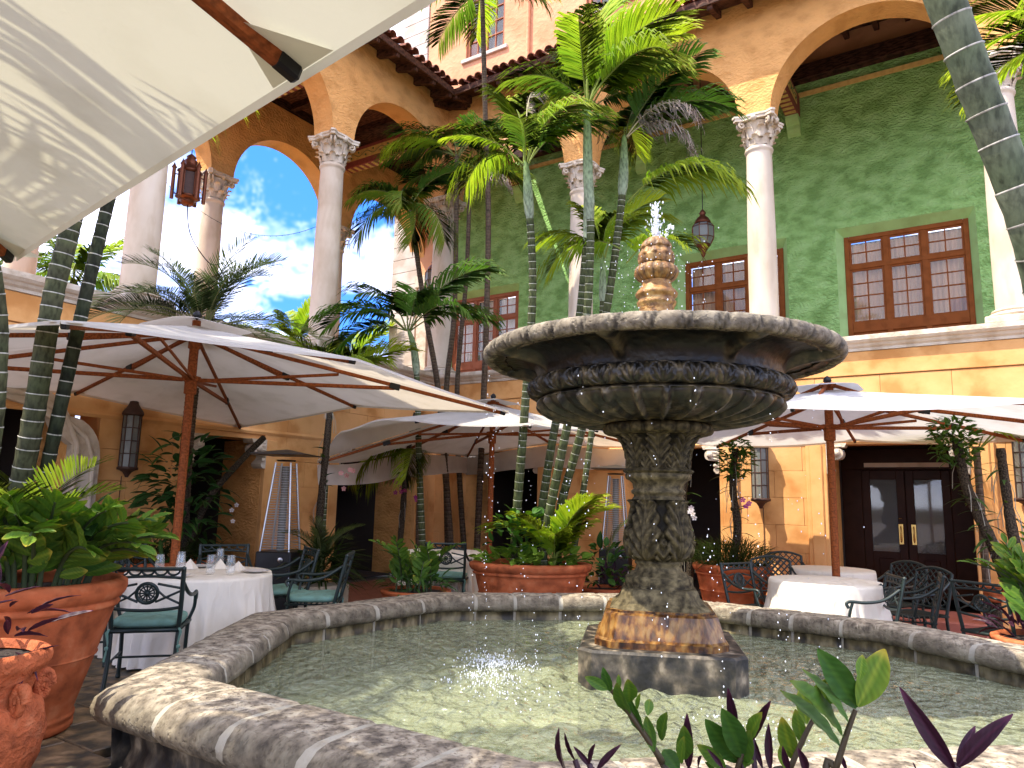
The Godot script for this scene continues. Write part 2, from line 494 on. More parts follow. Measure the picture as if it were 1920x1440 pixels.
func make_column() -> MeshInstance3D:
	var s := MB.new()
	var h := SPRING - 0.53 - LEDGE
	s.lathe([Vector2(0.235, 0.24), Vector2(0.237, 1.1), Vector2(0.232, 2.0), Vector2(0.212, h - 0.12), Vector2(0.212, h - 0.09), Vector2(0.235, h - 0.075), Vector2(0.24, h - 0.045), Vector2(0.232, h - 0.02), Vector2(0.215, h)], 28)
	var sh := put("column", s, M["cream plaster"], self)
	remove_child(sh)
	var b := MB.new()
	b.box(Vector3(0.74, 0.1, 0.74), T(Vector3(0, 0.05, 0)), 0.012)
	var pr := []
	for k in 9:
		pr.append(Vector2(0.31 + 0.045 * sin(PI * k / 8.0), 0.1 + 0.075 * k / 8.0))
	pr.append(Vector2(0.285, 0.18))
	for k in 7:
		pr.append(Vector2(0.268 + 0.026 * sin(PI * k / 6.0), 0.185 + 0.05 * k / 6.0))
	pr.append(Vector2(0.236, 0.245))
	b.lathe(pr, 32)
	put("column_base", b, M["cream stone"], sh)
	# capital: bell, two rows of leaves, four corner scrolls, a hollow-sided slab and its flowers
	var c := MB.new()
	c.lathe([Vector2(0.2, h - 0.01), Vector2(0.205, h + 0.1), Vector2(0.225, h + 0.3), Vector2(0.27, h + 0.43)], 24)
	for row in 2:
		for k in 8:
			var a := TAU8 * (k + 0.5 * row)
			var y0 := h + 0.01 + 0.12 * row
			var hh := 0.19 + 0.03 * row
			var rows := []
			for i in 8:
				var t := i / 7.0
				var out := 0.205 + 0.03 * row + 0.02 * t + 0.085 * pow(t, 3.0)
				var y := y0 + hh * (t - 0.25 * maxf(0.0, t - 0.75) * 4.0 * t)
				var w := 0.075 * (1.0 - 0.55 * t * t) * (1.0 + 0.18 * sin(t * 20.0))
				var r := PackedVector3Array()
				for j in 5:
					var q := (j - 2) / 2.0
					var bulge := 0.018 * (1.0 - absf(q)) + (0.01 if j == 2 else 0.0)
					var ang := a + q * w / 0.24
					r.append(Vector3(cos(ang) * (out + bulge), y, sin(ang) * (out + bulge)))
				rows.append(r)
			c.grid(rows)
	for k in 4:
		var a := PI / 4 + PI / 2 * k
		var d := Vector3(cos(a), 0, sin(a))
		for side in [-1.0, 1.0]:
			var pts := [d.rotated(Vector3.UP, side * 0.5) * 0.22 + Vector3.UP * (h + 0.2)]
			for i in 15:
				var t := i / 14.0
				var ph := 1.9 - t * 8.0
				var rr := 0.066 * (1.0 - t * 0.82)
				var cen := d * 0.335 + Vector3.UP * (h + 0.385)
				pts.append(cen + d * cos(ph) * rr + Vector3.UP * sin(ph) * rr + d.cross(Vector3.UP) * side * (0.03 + 0.012 * t))
			c.tube(pts, [0.022], 6)
	for k in 4:
		var d := Vector3(1, 0, 0).rotated(Vector3.UP, PI / 2 * k)
		c.ball(d * 0.30 + Vector3.UP * (h + 0.465), 0.058, 8)
		for side in [-1.0, 1.0]:
			var pts := []
			for i in 9:
				var t := i / 8.0
				var ang: float = side * (0.08 + 0.30 * t)
				pts.append(d.rotated(Vector3.UP, ang) * (0.235 + 0.03 * t) + Vector3.UP * (h + 0.14 + 0.26 * sin(t * 1.7)))
			c.tube(pts, [0.014], 5)
	var ab := PackedVector2Array()
	for k in 4:
		var a0 := PI / 4 + PI / 2 * k
		for i in 7:
			var t := i / 6.0
			var a := a0 - 0.06 + (PI / 2 + 0.12) * t if i > 0 and i < 6 else a0 + (0.075 if i == 0 else PI / 2 - 0.075)
			var r := 0.46 if (i == 0 or i == 6) else 0.315 + 0.075 * pow(absf(t - 0.5) * 2, 2.0)
			ab.append(Vector2(cos(a), sin(a)) * r)
	c.slab(ab, 0.06, Transform3D(Basis(Vector3.RIGHT, PI / 2), Vector3(0, h + 0.475, 0)))
	var ab2 := PackedVector2Array()
	for p in ab: ab2.append(p * 1.05)
	c.slab(ab2, 0.035, Transform3D(Basis(Vector3.RIGHT, PI / 2), Vector3(0, h + 0.515, 0)))
	put("capital", c, M["cream stone"], sh)
	return sh


# a moulding: an outline in (out of the wall, up) run along the wall
func run(m: MB, prof: Array, u0: float, u1: float) -> void:
	var p := PackedVector2Array()
	for a in prof: p.append(Vector2(a[0], a[1]))
	m.slab(p, absf(u1 - u0), Transform3D(Basis(Vector3(0, 0, 1), Vector3(0, 1, 0), Vector3(-1, 0, 0)), Vector3((u0 + u1) / 2, 0, 0)))


# courses of plastered blocks, each one a piece of its own
func blocks(parent: Node3D, u0: float, u1: float, y0: float, y1: float, w: float, long := 0.86, course := 0.41) -> void:
	var n := maxi(1, roundi((y1 - y0) / course))
	var hgt := (y1 - y0) / n
	for k in n:
		var u := u0
		var first := true
		while u < u1 - 0.02:
			var L := long * (0.5 if (first and k % 2 == 1) else 1.0)
			first = false
			if u1 - (u + L) < 0.22: L = u1 - u
			var key := "%.2f %.2f" % [L, hgt]
			if not block_meshes.has(key):
				var set_ := []
				for s in 3:
					var m := MB.new()
					m.col = Color(1, 1, 1) * (0.95 + 0.05 * s)
					m.box(Vector3(L - 0.004, hgt - 0.004, 0.06), Transform3D(), 0.004)
					set_.append(m.mesh())
				block_meshes[key] = set_
			var o := put("wall_block", block_meshes[key][rng.randi() % 3], M["orange block"], parent)
			o.position = Vector3(u + L / 2, y0 + hgt * (k + 0.5), w + rng.randf_range(-0.0012, 0.0012))
			u += L


func corbel(parent: Node3D, u: float, top: float, w: float, s: float) -> void:
	var p := PackedVector2Array([Vector2(0, 0), Vector2(0, -0.46)])
	for k in 7:
		p.append(Vector2(0.05 + 0.045 * sin(k * 0.9), -0.46 + 0.035 * k))
	for k in 9:
		var a := -1.4 + 2.9 * k / 8.0
		p.append(Vector2(0.15 + 0.09 * cos(a), -0.155 + 0.09 * sin(a)))
	p.append_array(PackedVector2Array([Vector2(0.26, -0.06), Vector2(0.29, 0)]))
	var m := MB.new()
	var q := PackedVector2Array()
	for a in p: q.append(Vector2(a.x * s, a.y))
	m.slab(q, 0.24)
	m.ball(Vector3(0.15 * s, -0.15, 0.13), 0.055, 10)
	m.ball(Vector3(0.06 * s, -0.33, 0.125), 0.035, 8)
	for k in 4:
		m.bar(Vector3(0.03 * s, -0.05 - 0.06 * k, 0.122), Vector3((0.22 - 0.03 * k) * s, -0.05 - 0.05 * k, 0.122), 0.014, 5)
	put("corbel", m, M["cream stone"], parent, T(Vector3(u, top, w)))


func wing(root: Node3D, cols: Array, openings: Array, u0: float, u1: float, depth: float) -> void:
	# columns and the arches on them
	for u in cols:
		var c: MeshInstance3D = column_proto.duplicate()
		c.name = "column"
		c.position = Vector3(u, LEDGE, 0)
		root.add_child(c, true)
	for k in cols.size() - 1:
		var m := MB.new()
		m.slab(arch_bay(cols[k + 1] - cols[k], 0.27), 0.5)
		put("arch", m, M["orange stucco"], root, T(Vector3(cols[k], 0, 0)))
	# ledge
	var l := MB.new()
	run(l, [[-0.42, 3.9], [0.27, 3.9], [0.275, 3.94], [0.31, 3.965], [0.33, 4.0], [0.36, 4.015], [0.39, 4.05], [0.39, LEDGE], [-0.42, LEDGE]], u0, u1)
	put("ledge", l, M["cream stone"], root)
	# lower storey: a core with openings, faced with blocks
	var core := MB.new()
	var at := u0
	var head := 2.5
	for o in openings:
		core.span(Vector3(at, 0, -0.3), Vector3(o[0], 3.9, 0.19))
		core.span(Vector3(o[0], o[2], -0.3), Vector3(o[1], 3.9, 0.19))
		blocks(root, at, o[0] - o[3], 0.0, head, 0.21)
		at = o[1] + o[3]
		# reveal of the opening
		for s in [o[0] - 0.027, o[1] + 0.027]:
			var r := MB.new()
			r.span(Vector3(s - 0.03, 0, -0.8), Vector3(s + 0.03, o[2], 0.2))
			put("jamb", r, M["orange stucco"], root)
	core.span(Vector3(at, 0, -0.3), Vector3(u1, 3.9, 0.19))
	blocks(root, at, u1, 0.0, head, 0.21)
	put("wall_core", core, M["orange block"], root)
	blocks(root, u0, u1, 2.55 + 0.005, 3.52, 0.21, 0.92, 0.48)
	var band := MB.new()
	band.span(Vector3(u0, 3.53, 0.19), Vector3(u1, 3.895, 0.255), 0.008)
	put("plain_band", band, M["orange block"], root)
	var strip := MB.new()
	run(strip, [[0.19, 2.48], [0.25, 2.48], [0.27, 2.52], [0.25, 2.56], [0.19, 2.56]], u0, u1)
	put("string_course", strip, M["orange block"], root)
	# ceiling of the loggia with rafters, wall plate and painted tie beams
	var pl := MB.new()
	var slope := 0.30
	for side in [1]:
		pl.quad(Vector3(u0, WALL_TOP - 0.17, 0.80), Vector3(u0, WALL_TOP + 0.05 + slope * depth, -depth), Vector3(u1, WALL_TOP + 0.05 + slope * depth, -depth), Vector3(u1, WALL_TOP - 0.17, 0.80))
		pl.quad(Vector3(u0, WALL_TOP - 0.11, 0.80), Vector3(u1, WALL_TOP - 0.11, 0.80), Vector3(u1, WALL_TOP + 0.13 + slope * depth, -depth), Vector3(u0, WALL_TOP + 0.13 + slope * depth, -depth))
	put("roof_boards", pl, M["rafter wood"], root)
	var raf := MB.new()
	var len_ := Vector2(depth + 0.8, 0.3 * (depth + 0.8)).length()
	raf.box(Vector3(0.1, 0.15, len_), Transform3D(), 0.01)
	var rm := raf.mesh()
	var u := u0 + 0.3
	while u < u1:
		var o := put("rafter", rm, M["rafter wood"], root)
		o.transform = Transform3D(Basis(Vector3.RIGHT, atan(0.29)), Vector3(u, WALL_TOP - 0.02 + 0.15 * (depth - 0.8), (0.8 - depth) / 2))
		u += 0.56
	var fas := MB.new()
	fas.span(Vector3(u0, WALL_TOP - 0.24, 0.79), Vector3(u1, WALL_TOP - 0.09, 0.84), 0.01)
	put("fascia", fas, M["rafter wood"], root)
	var plate := MB.new()
	plate.span(Vector3(u0, 10.45, -depth + 0.04), Vector3(u1, 10.78, -depth + 0.26), 0.01)
	put("wall_plate", plate, M["dark wood"], root)
	for c in cols:
		var b := MB.new()
		b.span(Vector3(c - 0.13, 9.7, -depth + 0.02), Vector3(c + 0.13, 10.2, -0.24), 0.015)
		var beam := put("tie_beam", b, M["painted maroon"], root)
		for s in [-1.0, 1.0]:
			var f := MB.new()
			f.span(Vector3(c + s * 0.131 - 0.006, 9.86, -depth + 0.35), Vector3(c + s * 0.131 + 0.006, 10.1, -0.35))
			put("painted_panel", f, M["painted ochre"], beam)
			var vine := MB.new()
			var pts := []
			for i in 41:
				var t := i / 40.0
				pts.append(Vector3(c + s * 0.14, 9.98 + 0.055 * sin(t * 34.0), lerpf(-depth + 0.4, -0.4, t)))
			vine.tube(pts, [0.008], 4)
			for i in 11:
				vine.ball(Vector3(c + s * 0.14, 9.98 + 0.05 * (1 if i % 2 else -1), lerpf(-depth + 0.5, -0.5, i / 10.0)), 0.028, 5)
			put("painted_vine", vine, M["painted leaf"], beam)
		var d := MB.new()
		var n := 14
		for i in n:
			var z := lerpf(-depth + 0.3, -0.35, (i + 0.5) / n)
			d.box(Vector3(0.22, 0.012, 0.09), T(Vector3(c, 9.695, z)))
		put("painted_dentil", d, M["painted ochre"], beam)
		var k := MB.new()
		var q := PackedVector2Array([Vector2(0, 9.7), Vector2(0, 9.32), Vector2(0.09, 9.36), Vector2(0.13, 9.44), Vector2(0.14, 9.52), Vector2(0.24, 9.56), Vector2(0.27, 9.64), Vector2(0.27, 9.7)])
		k.slab(q, 0.26, Transform3D(Basis(Vector3(0, 0, 1), Vector3(0, 1, 0), Vector3(-1, 0, 0)), Vector3(c, 0, -depth)))
		put("beam_corbel", k, M["green smooth"] if depth < 3.2 else M["orange stucco"], root)


func roof_tiles(root: Node3D, u0: float, u1: float, rows: int) -> void:
	var kinds := []
	for s in 3:
		var m := MB.new()
		m.col = [Color(1, 1, 1), Color(0.72, 0.66, 0.62), Color(1.15, 1.2, 1.25)][s]
		var rr := []
		for i in 2:
			var r := PackedVector3Array()
			for j in 9:
				var a := PI * j / 8.0
				var rad := 0.095 - 0.018 * i
				r.append(Vector3(cos(a) * rad, sin(a) * rad * 0.95, 0.24 - 0.48 * i))
			rr.append(r)
		m.grid(rr)
		var rr2 := []
		for i in 2:
			var r := PackedVector3Array()
			for j in 9:
				var a := PI * j / 8.0
				var rad := 0.078 - 0.018 * i
				r.append(Vector3(cos(a) * rad, sin(a) * rad * 0.95, 0.24 - 0.48 * i))
			rr2.append(r)
		m.grid(rr2, false, [], true)
		m.grid([rr2[0], rr[0]])
		kinds.append(m.mesh())
	var pan := MB.new()
	pan.quad(Vector3(u0, WALL_TOP - 0.08, 0.84), Vector3(u1, WALL_TOP - 0.08, 0.84), Vector3(u1, WALL_TOP + 1.12, -3.05), Vector3(u0, WALL_TOP + 1.12, -3.05))
	var roof := put("roof", pan, M["roof tile"], root)
	for k in rows:
		var u := u0 + 0.12
		while u < u1:
			var o := put("roof_tile", kinds[rng.randi() % 3], M["roof tile"], roof)
			var z := 0.68 - 0.40 * k
			o.transform = Transform3D(Basis(Vector3.UP, rng.randf_range(-0.04, 0.04)) * Basis(Vector3.RIGHT, atan(0.30) - 0.04), Vector3(u + rng.randf_range(-0.012, 0.012), WALL_TOP - 0.06 + 0.31 * (0.84 - z) + 0.03 * rng.randf(), z + rng.randf_range(-0.02, 0.02)))
			u += 0.215


# a three-light French window; the panes and the curtain are pieces of it
func window(root: Node3D, u: float, w: float, red := false) -> void:
	var half := 1.08
	var top := 6.98
	var wood: Material = M["window red" if red else "window wood"]
	var f := MB.new()
	f.span(Vector3(u - half, 3.4, w), Vector3(u - half + 0.09, top, w + 0.1), 0.008)
	f.span(Vector3(u + half - 0.09, 3.4, w), Vector3(u + half, top, w + 0.1), 0.008)
	f.span(Vector3(u - half + 0.09, top - 0.09, w), Vector3(u + half - 0.09, top, w + 0.098), 0.008)
	for y in [[6.28, 0.09], [4.98, 0.2]]:
		f.span(Vector3(u - half + 0.09, y[0], w + 0.004), Vector3(u + half - 0.09, y[0] + y[1], w + 0.094), 0.008)
	var third := (half * 2 - 0.18) / 3.0
	for k in [1, 2]:
		var x: float = u - half + 0.09 + third * k
		f.span(Vector3(x - 0.05, 3.4, w + 0.002), Vector3(x + 0.05, top - 0.09, w + 0.09), 0.008)
	for k in 3:
		var x0 := u - half + 0.09 + third * k
		f.span(Vector3(x0, 3.4, w + 0.01), Vector3(x0 + third, 4.42, w + 0.06))
		f.span(Vector3(x0, 4.86, w + 0.01), Vector3(x0 + third, 4.98, w + 0.06))
	var o := put("window", f, wood, root)
	var pm := {}
	for k in 3:
		var x0 := u - half + 0.09 + third * k + (0.05 if k > 0 else 0.0)
		var x1 := u - half + 0.09 + third * (k + 1) - (0.05 if k < 2 else 0.0)
		for part in [[6.37, top - 0.09, 2], [5.18, 6.28, 4], [4.42, 4.86, 1]]:
			var y0: float = part[0]
			var y1: float = part[1]
			var rows: int = part[2]
			var s := MB.new()
			var e := 0.035
			s.span(Vector3(x0, y0, w + 0.02), Vector3(x0 + e, y1, w + 0.07))
			s.span(Vector3(x1 - e, y0, w + 0.02), Vector3(x1, y1, w + 0.07))
			s.span(Vector3(x0 + e, y0, w + 0.022), Vector3(x1 - e, y0 + e, w + 0.068))
			s.span(Vector3(x0 + e, y1 - e, w + 0.022), Vector3(x1 - e, y1, w + 0.068))
			var xm := (x0 + x1) / 2
			s.span(Vector3(xm - 0.011, y0 + e, w + 0.028), Vector3(xm + 0.011, y1 - e, w + 0.062))
			for r in range(1, rows):
				var y := lerpf(y0 + e, y1 - e, float(r) / rows)
				s.span(Vector3(x0 + e, y - 0.01, w + 0.03), Vector3(x1 - e, y + 0.01, w + 0.06))
			put("sash", s, wood, o)
			for r in rows:
				for q in 2:
					var a := x0 + e if q == 0 else xm
					var b := xm if q == 0 else x1 - e
					var c := lerpf(y0 + e, y1 - e, float(r) / rows)
					var d := lerpf(y0 + e, y1 - e, float(r + 1) / rows)
					var key := "%.3f %.3f" % [b - a, d - c]
					if not pm.has(key):
						var g := MB.new()
						g.quad(Vector3(-(b - a) / 2, -(d - c) / 2, 0), Vector3((b - a) / 2, -(d - c) / 2, 0), Vector3((b - a) / 2, (d - c) / 2, 0), Vector3(-(b - a) / 2, (d - c) / 2, 0))
						pm[key] = g.mesh()
					var pane := put("pane", pm[key], M["glass"], o)
					pane.transform = Transform3D(Basis(Vector3.UP, rng.randf_range(-0.012, 0.012)) * Basis(Vector3.RIGHT, rng.randf_range(-0.012, 0.012)), Vector3((a + b) / 2, (c + d) / 2, w + 0.045))
		var cu := MB.new()
		var rows2 := []
		var ph := rng.randf() * 6.0
		for i in 7:
			var r := PackedVector3Array()
			for j in 50:
				var t := j / 49.0
				var y := lerpf(6.86, 3.5, i / 6.0)
				r.append(Vector3(lerpf(x0, x1, t), y, w - 0.12 + 0.022 * sin(t * 44.0 + ph + 0.5 * sin(i * 0.8)) + 0.018 * sin(t * 17.0 + ph * 2.0)))
			rows2.append(r)
		cu.grid(rows2)
		put("curtain", cu, M["sheer curtain" if red else "curtain"], o)
	var back := MB.new()
	back.span(Vector3(u - half, 3.4, w - 0.42), Vector3(u + half, top, w - 0.4))
	put("room_behind", back, M["interior"], o)


func double_door(root: Node3D, u: float, half: float, w: float) -> void:
	var f := MB.new()
	f.span(Vector3(u - half, 0.17, w), Vector3(u - half + 0.3, 2.16, w + 0.08), 0.008)
	f.span(Vector3(u + half - 0.3, 0.17, w), Vector3(u + half, 2.16, w + 0.08), 0.008)
	f.span(Vector3(u - half, 2.16, w), Vector3(u + half, 2.5, w + 0.085), 0.008)
	f.span(Vector3(u - half, 2.5, w - 0.02), Vector3(u + half, 3.4, w + 0.02))
	var d := put("door_frame", f, M["door wood"], root)
	var tr := MB.new()
	tr.span(Vector3(u - half + 0.35, 2.2, w + 0.087), Vector3(u + half - 0.3, 2.27, w + 0.095))
	put("transom_rail", tr, M["cream plaster"], d)
	for s in [-1.0, 1.0]:
		var L := half - 0.3
		var x0: float = u + (0.004 if s > 0 else -L)
		var x1: float = u + (L if s > 0 else -0.004)
		var m := MB.new()
		m.span(Vector3(x0, 0.18, w + 0.02), Vector3(x0 + 0.12, 2.15, w + 0.065), 0.006)
		m.span(Vector3(x1 - 0.12, 0.18, w + 0.02), Vector3(x1, 2.15, w + 0.065), 0.006)
		m.span(Vector3(x0 + 0.12, 2.0, w + 0.022), Vector3(x1 - 0.12, 2.15, w + 0.063), 0.006)
		m.span(Vector3(x0 + 0.12, 0.18, w + 0.022), Vector3(x1 - 0.12, 0.86, w + 0.063), 0.006)
		m.span(Vector3(x0 + 0.2, 0.36, w + 0.063), Vector3(x1 - 0.2, 0.76, w + 0.078), 0.01)
		var leaf := put("door_leaf", m, M["door wood"], root)
		var g := MB.new()
		g.span(Vector3(x0 + 0.12, 0.86, w + 0.038), Vector3(x1 - 0.12, 2.0, w + 0.044))
		put("pane", g, M["glass"], leaf)
		var h := MB.new()
		h.span(Vector3(u + s * 0.09 - 0.035, 0.98, w + 0.066), Vector3(u + s * 0.09 + 0.035, 1.3, w + 0.074), 0.004)
		h.tube([Vector3(u + s * 0.09, 1.02, w + 0.07), Vector3(u + s * 0.09, 1.05, w + 0.11), Vector3(u + s * 0.09, 1.22, w + 0.115), Vector3(u + s * 0.09, 1.26, w + 0.07)], [0.012], 6)
		if s < 0: h.lathe([Vector2(0.0, 0.0), Vector2(0.03, 0.0), Vector2(0.026, 0.012), Vector2(0, 0.014)], 12, Vector3(u - 0.09, 1.38, w + 0.07))
		put("handle", h, M["brass"], leaf)


func room(root: Node3D, u0: float, u1: float, w0: float, w1: float, top: float) -> void:
	var m := MB.new()
	m.span(Vector3(u0, 0.0, w0 - 0.05), Vector3(u1, top, w0))
	m.span(Vector3(u0 - 0.05, 0.0, w0), Vector3(u0, top, w1))
	m.span(Vector3(u1, 0.0, w0), Vector3(u1 + 0.05, top, w1))
	m.span(Vector3(u0, top, w0), Vector3(u1, top + 0.05, w1))
	m.span(Vector3(u0, -0.02, w0), Vector3(u1, 0.012, w1))
	put("room_behind", m, M["interior"], root)


func build_architecture() -> void:
	column_proto = make_column()
	# wing at the back (its columns run along x)
	var back := thing("arcaded_wing", "orange back wing with tall white columns before a green plaster wall", "building", Vector3(0, 0, -12.2))
	wing(back, [-9.9, -6.45, -2.97, 0.48, 3.95], [[-8.95, -7.2, 2.5, 0.0], [-5.4, -3.7, 2.5, 0.0], [-2.05, -0.2, 2.5, 0.0]], -10.0, 5.0, 3.1)
	roof_tiles(back, -9.0, -0.4, 3)
	for o in [[-8.95, -7.2], [-5.4, -3.7], [-2.05, -0.2]]:
		for s in [0, 1]:
			var m := MB.new()
			var x: float = o[s]
			var a: float = x - 0.3 if s == 0 else x
			m.span(Vector3(a, 0, 0.24), Vector3(a + 0.3, 2.5, 0.285), 0.01)
			m.span(Vector3(a + 0.06, 0, 0.286), Vector3(a + 0.24, 2.5, 0.305), 0.012)
			put("door_strip", m, M["orange block"], back)
			corbel(back, x, 2.5, 0.18, 1.0 if s == 0 else -1.0)
		room(back, o[0], o[1], -2.6, -0.3, 3.0)
	double_door(back, -1.125, 0.925, -1.1)
	# green wall behind the columns, with its splayed windows
	var gw := MB.new()
	gw.span(Vector3(-12.3, 7.12, -3.35), Vector3(5.5, 10.5, -3.1))
	var edge := -12.3
	for c in [-11.1, -4.42, -1.07, 2.3]:
		if c - 1.2 > edge: gw.span(Vector3(edge, 3.2, -3.35), Vector3(c - 1.2, 7.12, -3.1))
		edge = c + 1.2
	gw.span(Vector3(edge, 3.2, -3.35), Vector3(5.5, 7.12, -3.1))
	put("green_wall", gw, M["green stucco"], back)
	for c in [-11.1, -4.42, -1.07, 2.3]:
		var sp := MB.new()
		for s in [-1.0, 1.0]:
			var a := Vector3(c + s * 1.2, 3.2, -3.1)
			var b := Vector3(c + s * 1.08, 3.2, -3.32)
			var up := Vector3(0, 3.78, 0)
			var lift := Vector3(0, 0.14, 0)
			if s < 0: sp.quad(a, b, b + up, a + up + lift)
			else: sp.quad(b, a, a + up + lift, b + up)
		sp.quad(Vector3(c - 1.08, 6.98, -3.32), Vector3(c + 1.08, 6.98, -3.32), Vector3(c + 1.2, 7.12, -3.1), Vector3(c - 1.2, 7.12, -3.1))
		put("splayed_reveal", sp, M["green smooth"], back)
		window(back, c, -3.40, c < -9.0)
	var mould := MB.new()
	run(mould, [[-3.1, 10.18], [-3.06, 10.2], [-3.03, 10.26], [-3.1, 10.28]], -12.3, 5.5)
	put("picture_rail", mould, M["painted ochre"], back)
	var floor_ := MB.new()
	floor_.span(Vector3(-12.0, 3.1, -3.1), Vector3(5.0, 3.2, -0.3))
	put("loggia_floor", floor_, M["red tile"], back)
	# wing on the left: open to the sky between two rows of columns (its columns run along z)
	var side := thing("open_loggia_wing", "orange side wing, a loggia whose arches stand open to the sky", "building", Vector3(-9.97, 0, 0), PI / 2)
	wing(side, [-1.45, 1.98, 5.41, 8.84, 12.2], [[2.2, 4.62, 2.75, 0.36], [6.25, 7.6, 2.4, 0.0], [9.2, 11.3, 2.4, 0.0]], -3.0, 12.3, 3.45)
	roof_tiles(side, 6.0, 11.35, 3)
	for o in [[6.25, 7.6], [9.2, 11.3]]:
		for s in [0, 1]:
			var m := MB.new()
			var x: float = o[s]
			var a: float = x - 0.22 if s == 0 else x
			m.span(Vector3(a, 0, 0.24), Vector3(a + 0.22, 2.4, 0.285), 0.01)
			put("door_strip", m, M["orange block"], side)
			corbel(side, x, 2.4, 0.18, 1.0 if s == 0 else -1.0)
		room(side, o[0], o[1], -2.6, -0.3, 3.0)
	room(side, 2.2, 4.62, -2.6, -0.3, 3.0)
	# moulded stone surround with rounded shoulders
	var ring_o := PackedVector2Array([Vector2(4.62, 0), Vector2(4.98, 0), Vector2(4.98, 1.9)])
	for k in 9:
		ring_o.append(Vector2(4.98 - 0.42 * (1.0 - cos(PI / 2 * k / 8.0)), 1.95 + 0.50 * sin(PI / 2 * k / 8.0)))
	ring_o.append_array(PackedVector2Array([Vector2(4.45, 2.62), Vector2(4.1, 2.86), Vector2(3.4, 2.95), Vector2(2.7, 2.86), Vector2(2.35, 2.62), Vector2(1.9, 2.3), Vector2(1.84, 0), Vector2(2.2, 0), Vector2(2.2, 2.1)]))
	for k in 9:
		var a := PI - PI * k / 8.0
		ring_o.append(Vector2(3.41 + 1.0 * cos(a), 2.25 + 0.38 * sin(a)))
	ring_o.append(Vector2(4.62, 2.1))
	var sur := MB.new()
	sur.slab(ring_o, 0.16, T(Vector3(0, 0, 0.25)))
	var surround := put("stone_surround", sur, M["cream stone"], side)
	var bead := MB.new()
	bead.tube([Vector3(4.68, 0, 0.34), Vector3(4.68, 2.1, 0.34), Vector3(4.5, 2.45, 0.34), Vector3(4.1, 2.66, 0.34), Vector3(3.41, 2.72, 0.34)], [0.035], 8)
	bead.tube([Vector3(4.90, 0, 0.34), Vector3(4.90, 1.9, 0.34), Vector3(4.78, 2.2, 0.34), Vector3(4.45, 2.45, 0.34), Vector3(4.1, 2.76, 0.34), Vector3(3.41, 2.85, 0.34)], [0.03], 8)
	put("bead_moulding", bead, M["cream stone"], surround)
	# rear row of columns and arches
	for u in [-1.45, 1.98, 5.41, 8.84, 12.3]:
		var c: MeshInstance3D = column_proto.duplicate()
		c.name = "column"
		c.position = Vector3(u - 0.15, LEDGE, -3.45)
		side.add_child(c, true)
	for k in 4:
		var cs := [-1.6, 1.83, 5.26, 8.69, 12.15]
		var m := MB.new()
		m.slab(arch_bay(cs[k + 1] - cs[k], 0.27), 0.5)
		put("arch", m, M["orange stucco"], side, T(Vector3(cs[k], 0, -3.45)))
	var last := MB.new()
	var lp := arch_bay(3.43, 0.27)
	last.slab(lp, 0.5)
	put("arch", last, M["orange stucco"], side, T(Vector3(12.15, 0, -3.45)))
	var lid := MB.new()
	lid.span(Vector3(-3.0, 10.62, -3.7), Vector3(15.5, 10.68, -0.26))
	lid.span(Vector3(-3.0, 10.36, -3.62), Vector3(15.5, 10.62, -3.3))
	put("loggia_ceiling", lid, M["rafter wood"], side)
	for k in 22:
		var jo := MB.new()
		jo.span(Vector3(-2.5 + 0.8 * k, 10.46, -3.3), Vector3(-2.38 + 0.8 * k, 10.618, -0.26))
		put("joist", jo, M["dark wood"], side)
	var rear := MB.new()
	rear.span(Vector3(-3.0, 3.1, -3.75), Vector3(15.3, LEDGE - 0.01, -3.2))
	rear.span(Vector3(-3.0, 3.0, -3.2), Vector3(12.3, 3.2, -0.32))
	put("rear_parapet", rear, M["orange stucco"], side)
	# tall block behind, with its stone corner
	var tower := thing("tall_block", "tall peach block with a pale stone corner rising behind the tiled roofs", "building", Vector3(-14.3, 0, -15.3))
	var tw := MB.new()
	tw.span(Vector3(0.95, 10.5, -3.0), Vector3(2.38, 17.5, 0.0))
	tw.span(Vector3(3.72, 10.5, -3.0), Vector3(6.3, 17.5, 0.0))
	tw.span(Vector3(7.7, 10.5, -3.0), Vector3(16.0, 17.5, 0.0))
	for x in [2.38, 6.3]:
		var b: float = 3.72 if x < 3 else 7.7
		tw.span(Vector3(x, 10.5, -3.0), Vector3(b, 14.12, 0.0))
		tw.span(Vector3(x, 16.4, -3.0), Vector3(b, 17.5, 0.0))
	tw.span(Vector3(0.9, 0.0, -3.0), Vector3(2.02, 10.5, 0.0))
	put("wall", tw, M["pink stucco"], tower)
	for y in 43:
		var q := MB.new()
		q.col = Color(1, 1, 1) * rng.randf_range(0.92, 1.0)
		q.box(Vector3(0.99, 0.393, 0.99), Transform3D(), 0.012)
		var o := put("quoin", q, M["pale stone"], tower)
		o.position = Vector3(0.44, 0.2 + 0.4 * y, -0.45)
	for x in [3.05, 7.0]:
		var f := MB.new()
		for s in [-1.0, 1.0]:
			f.span(Vector3(x + s * 0.63 - 0.05, 14.12, -0.16), Vector3(x + s * 0.63 + 0.05, 16.4, -0.06), 0.006)
		f.span(Vector3(x - 0.04, 14.12, -0.155), Vector3(x + 0.04, 16.4, -0.065))
		f.span(Vector3(x - 0.6, 14.12, -0.157), Vector3(x + 0.6, 14.22, -0.063))
		for k in range(1, 5):
			f.span(Vector3(x - 0.6, 14.2 + 0.44 * k, -0.14), Vector3(x + 0.6, 14.23 + 0.44 * k, -0.08))
		for s in [-1.0, 1.0]:
			f.span(Vector3(x + s * 0.31 - 0.012, 14.2, -0.138), Vector3(x + s * 0.31 + 0.012, 16.4, -0.082))
		var win := put("window", f, M["window red"], tower)
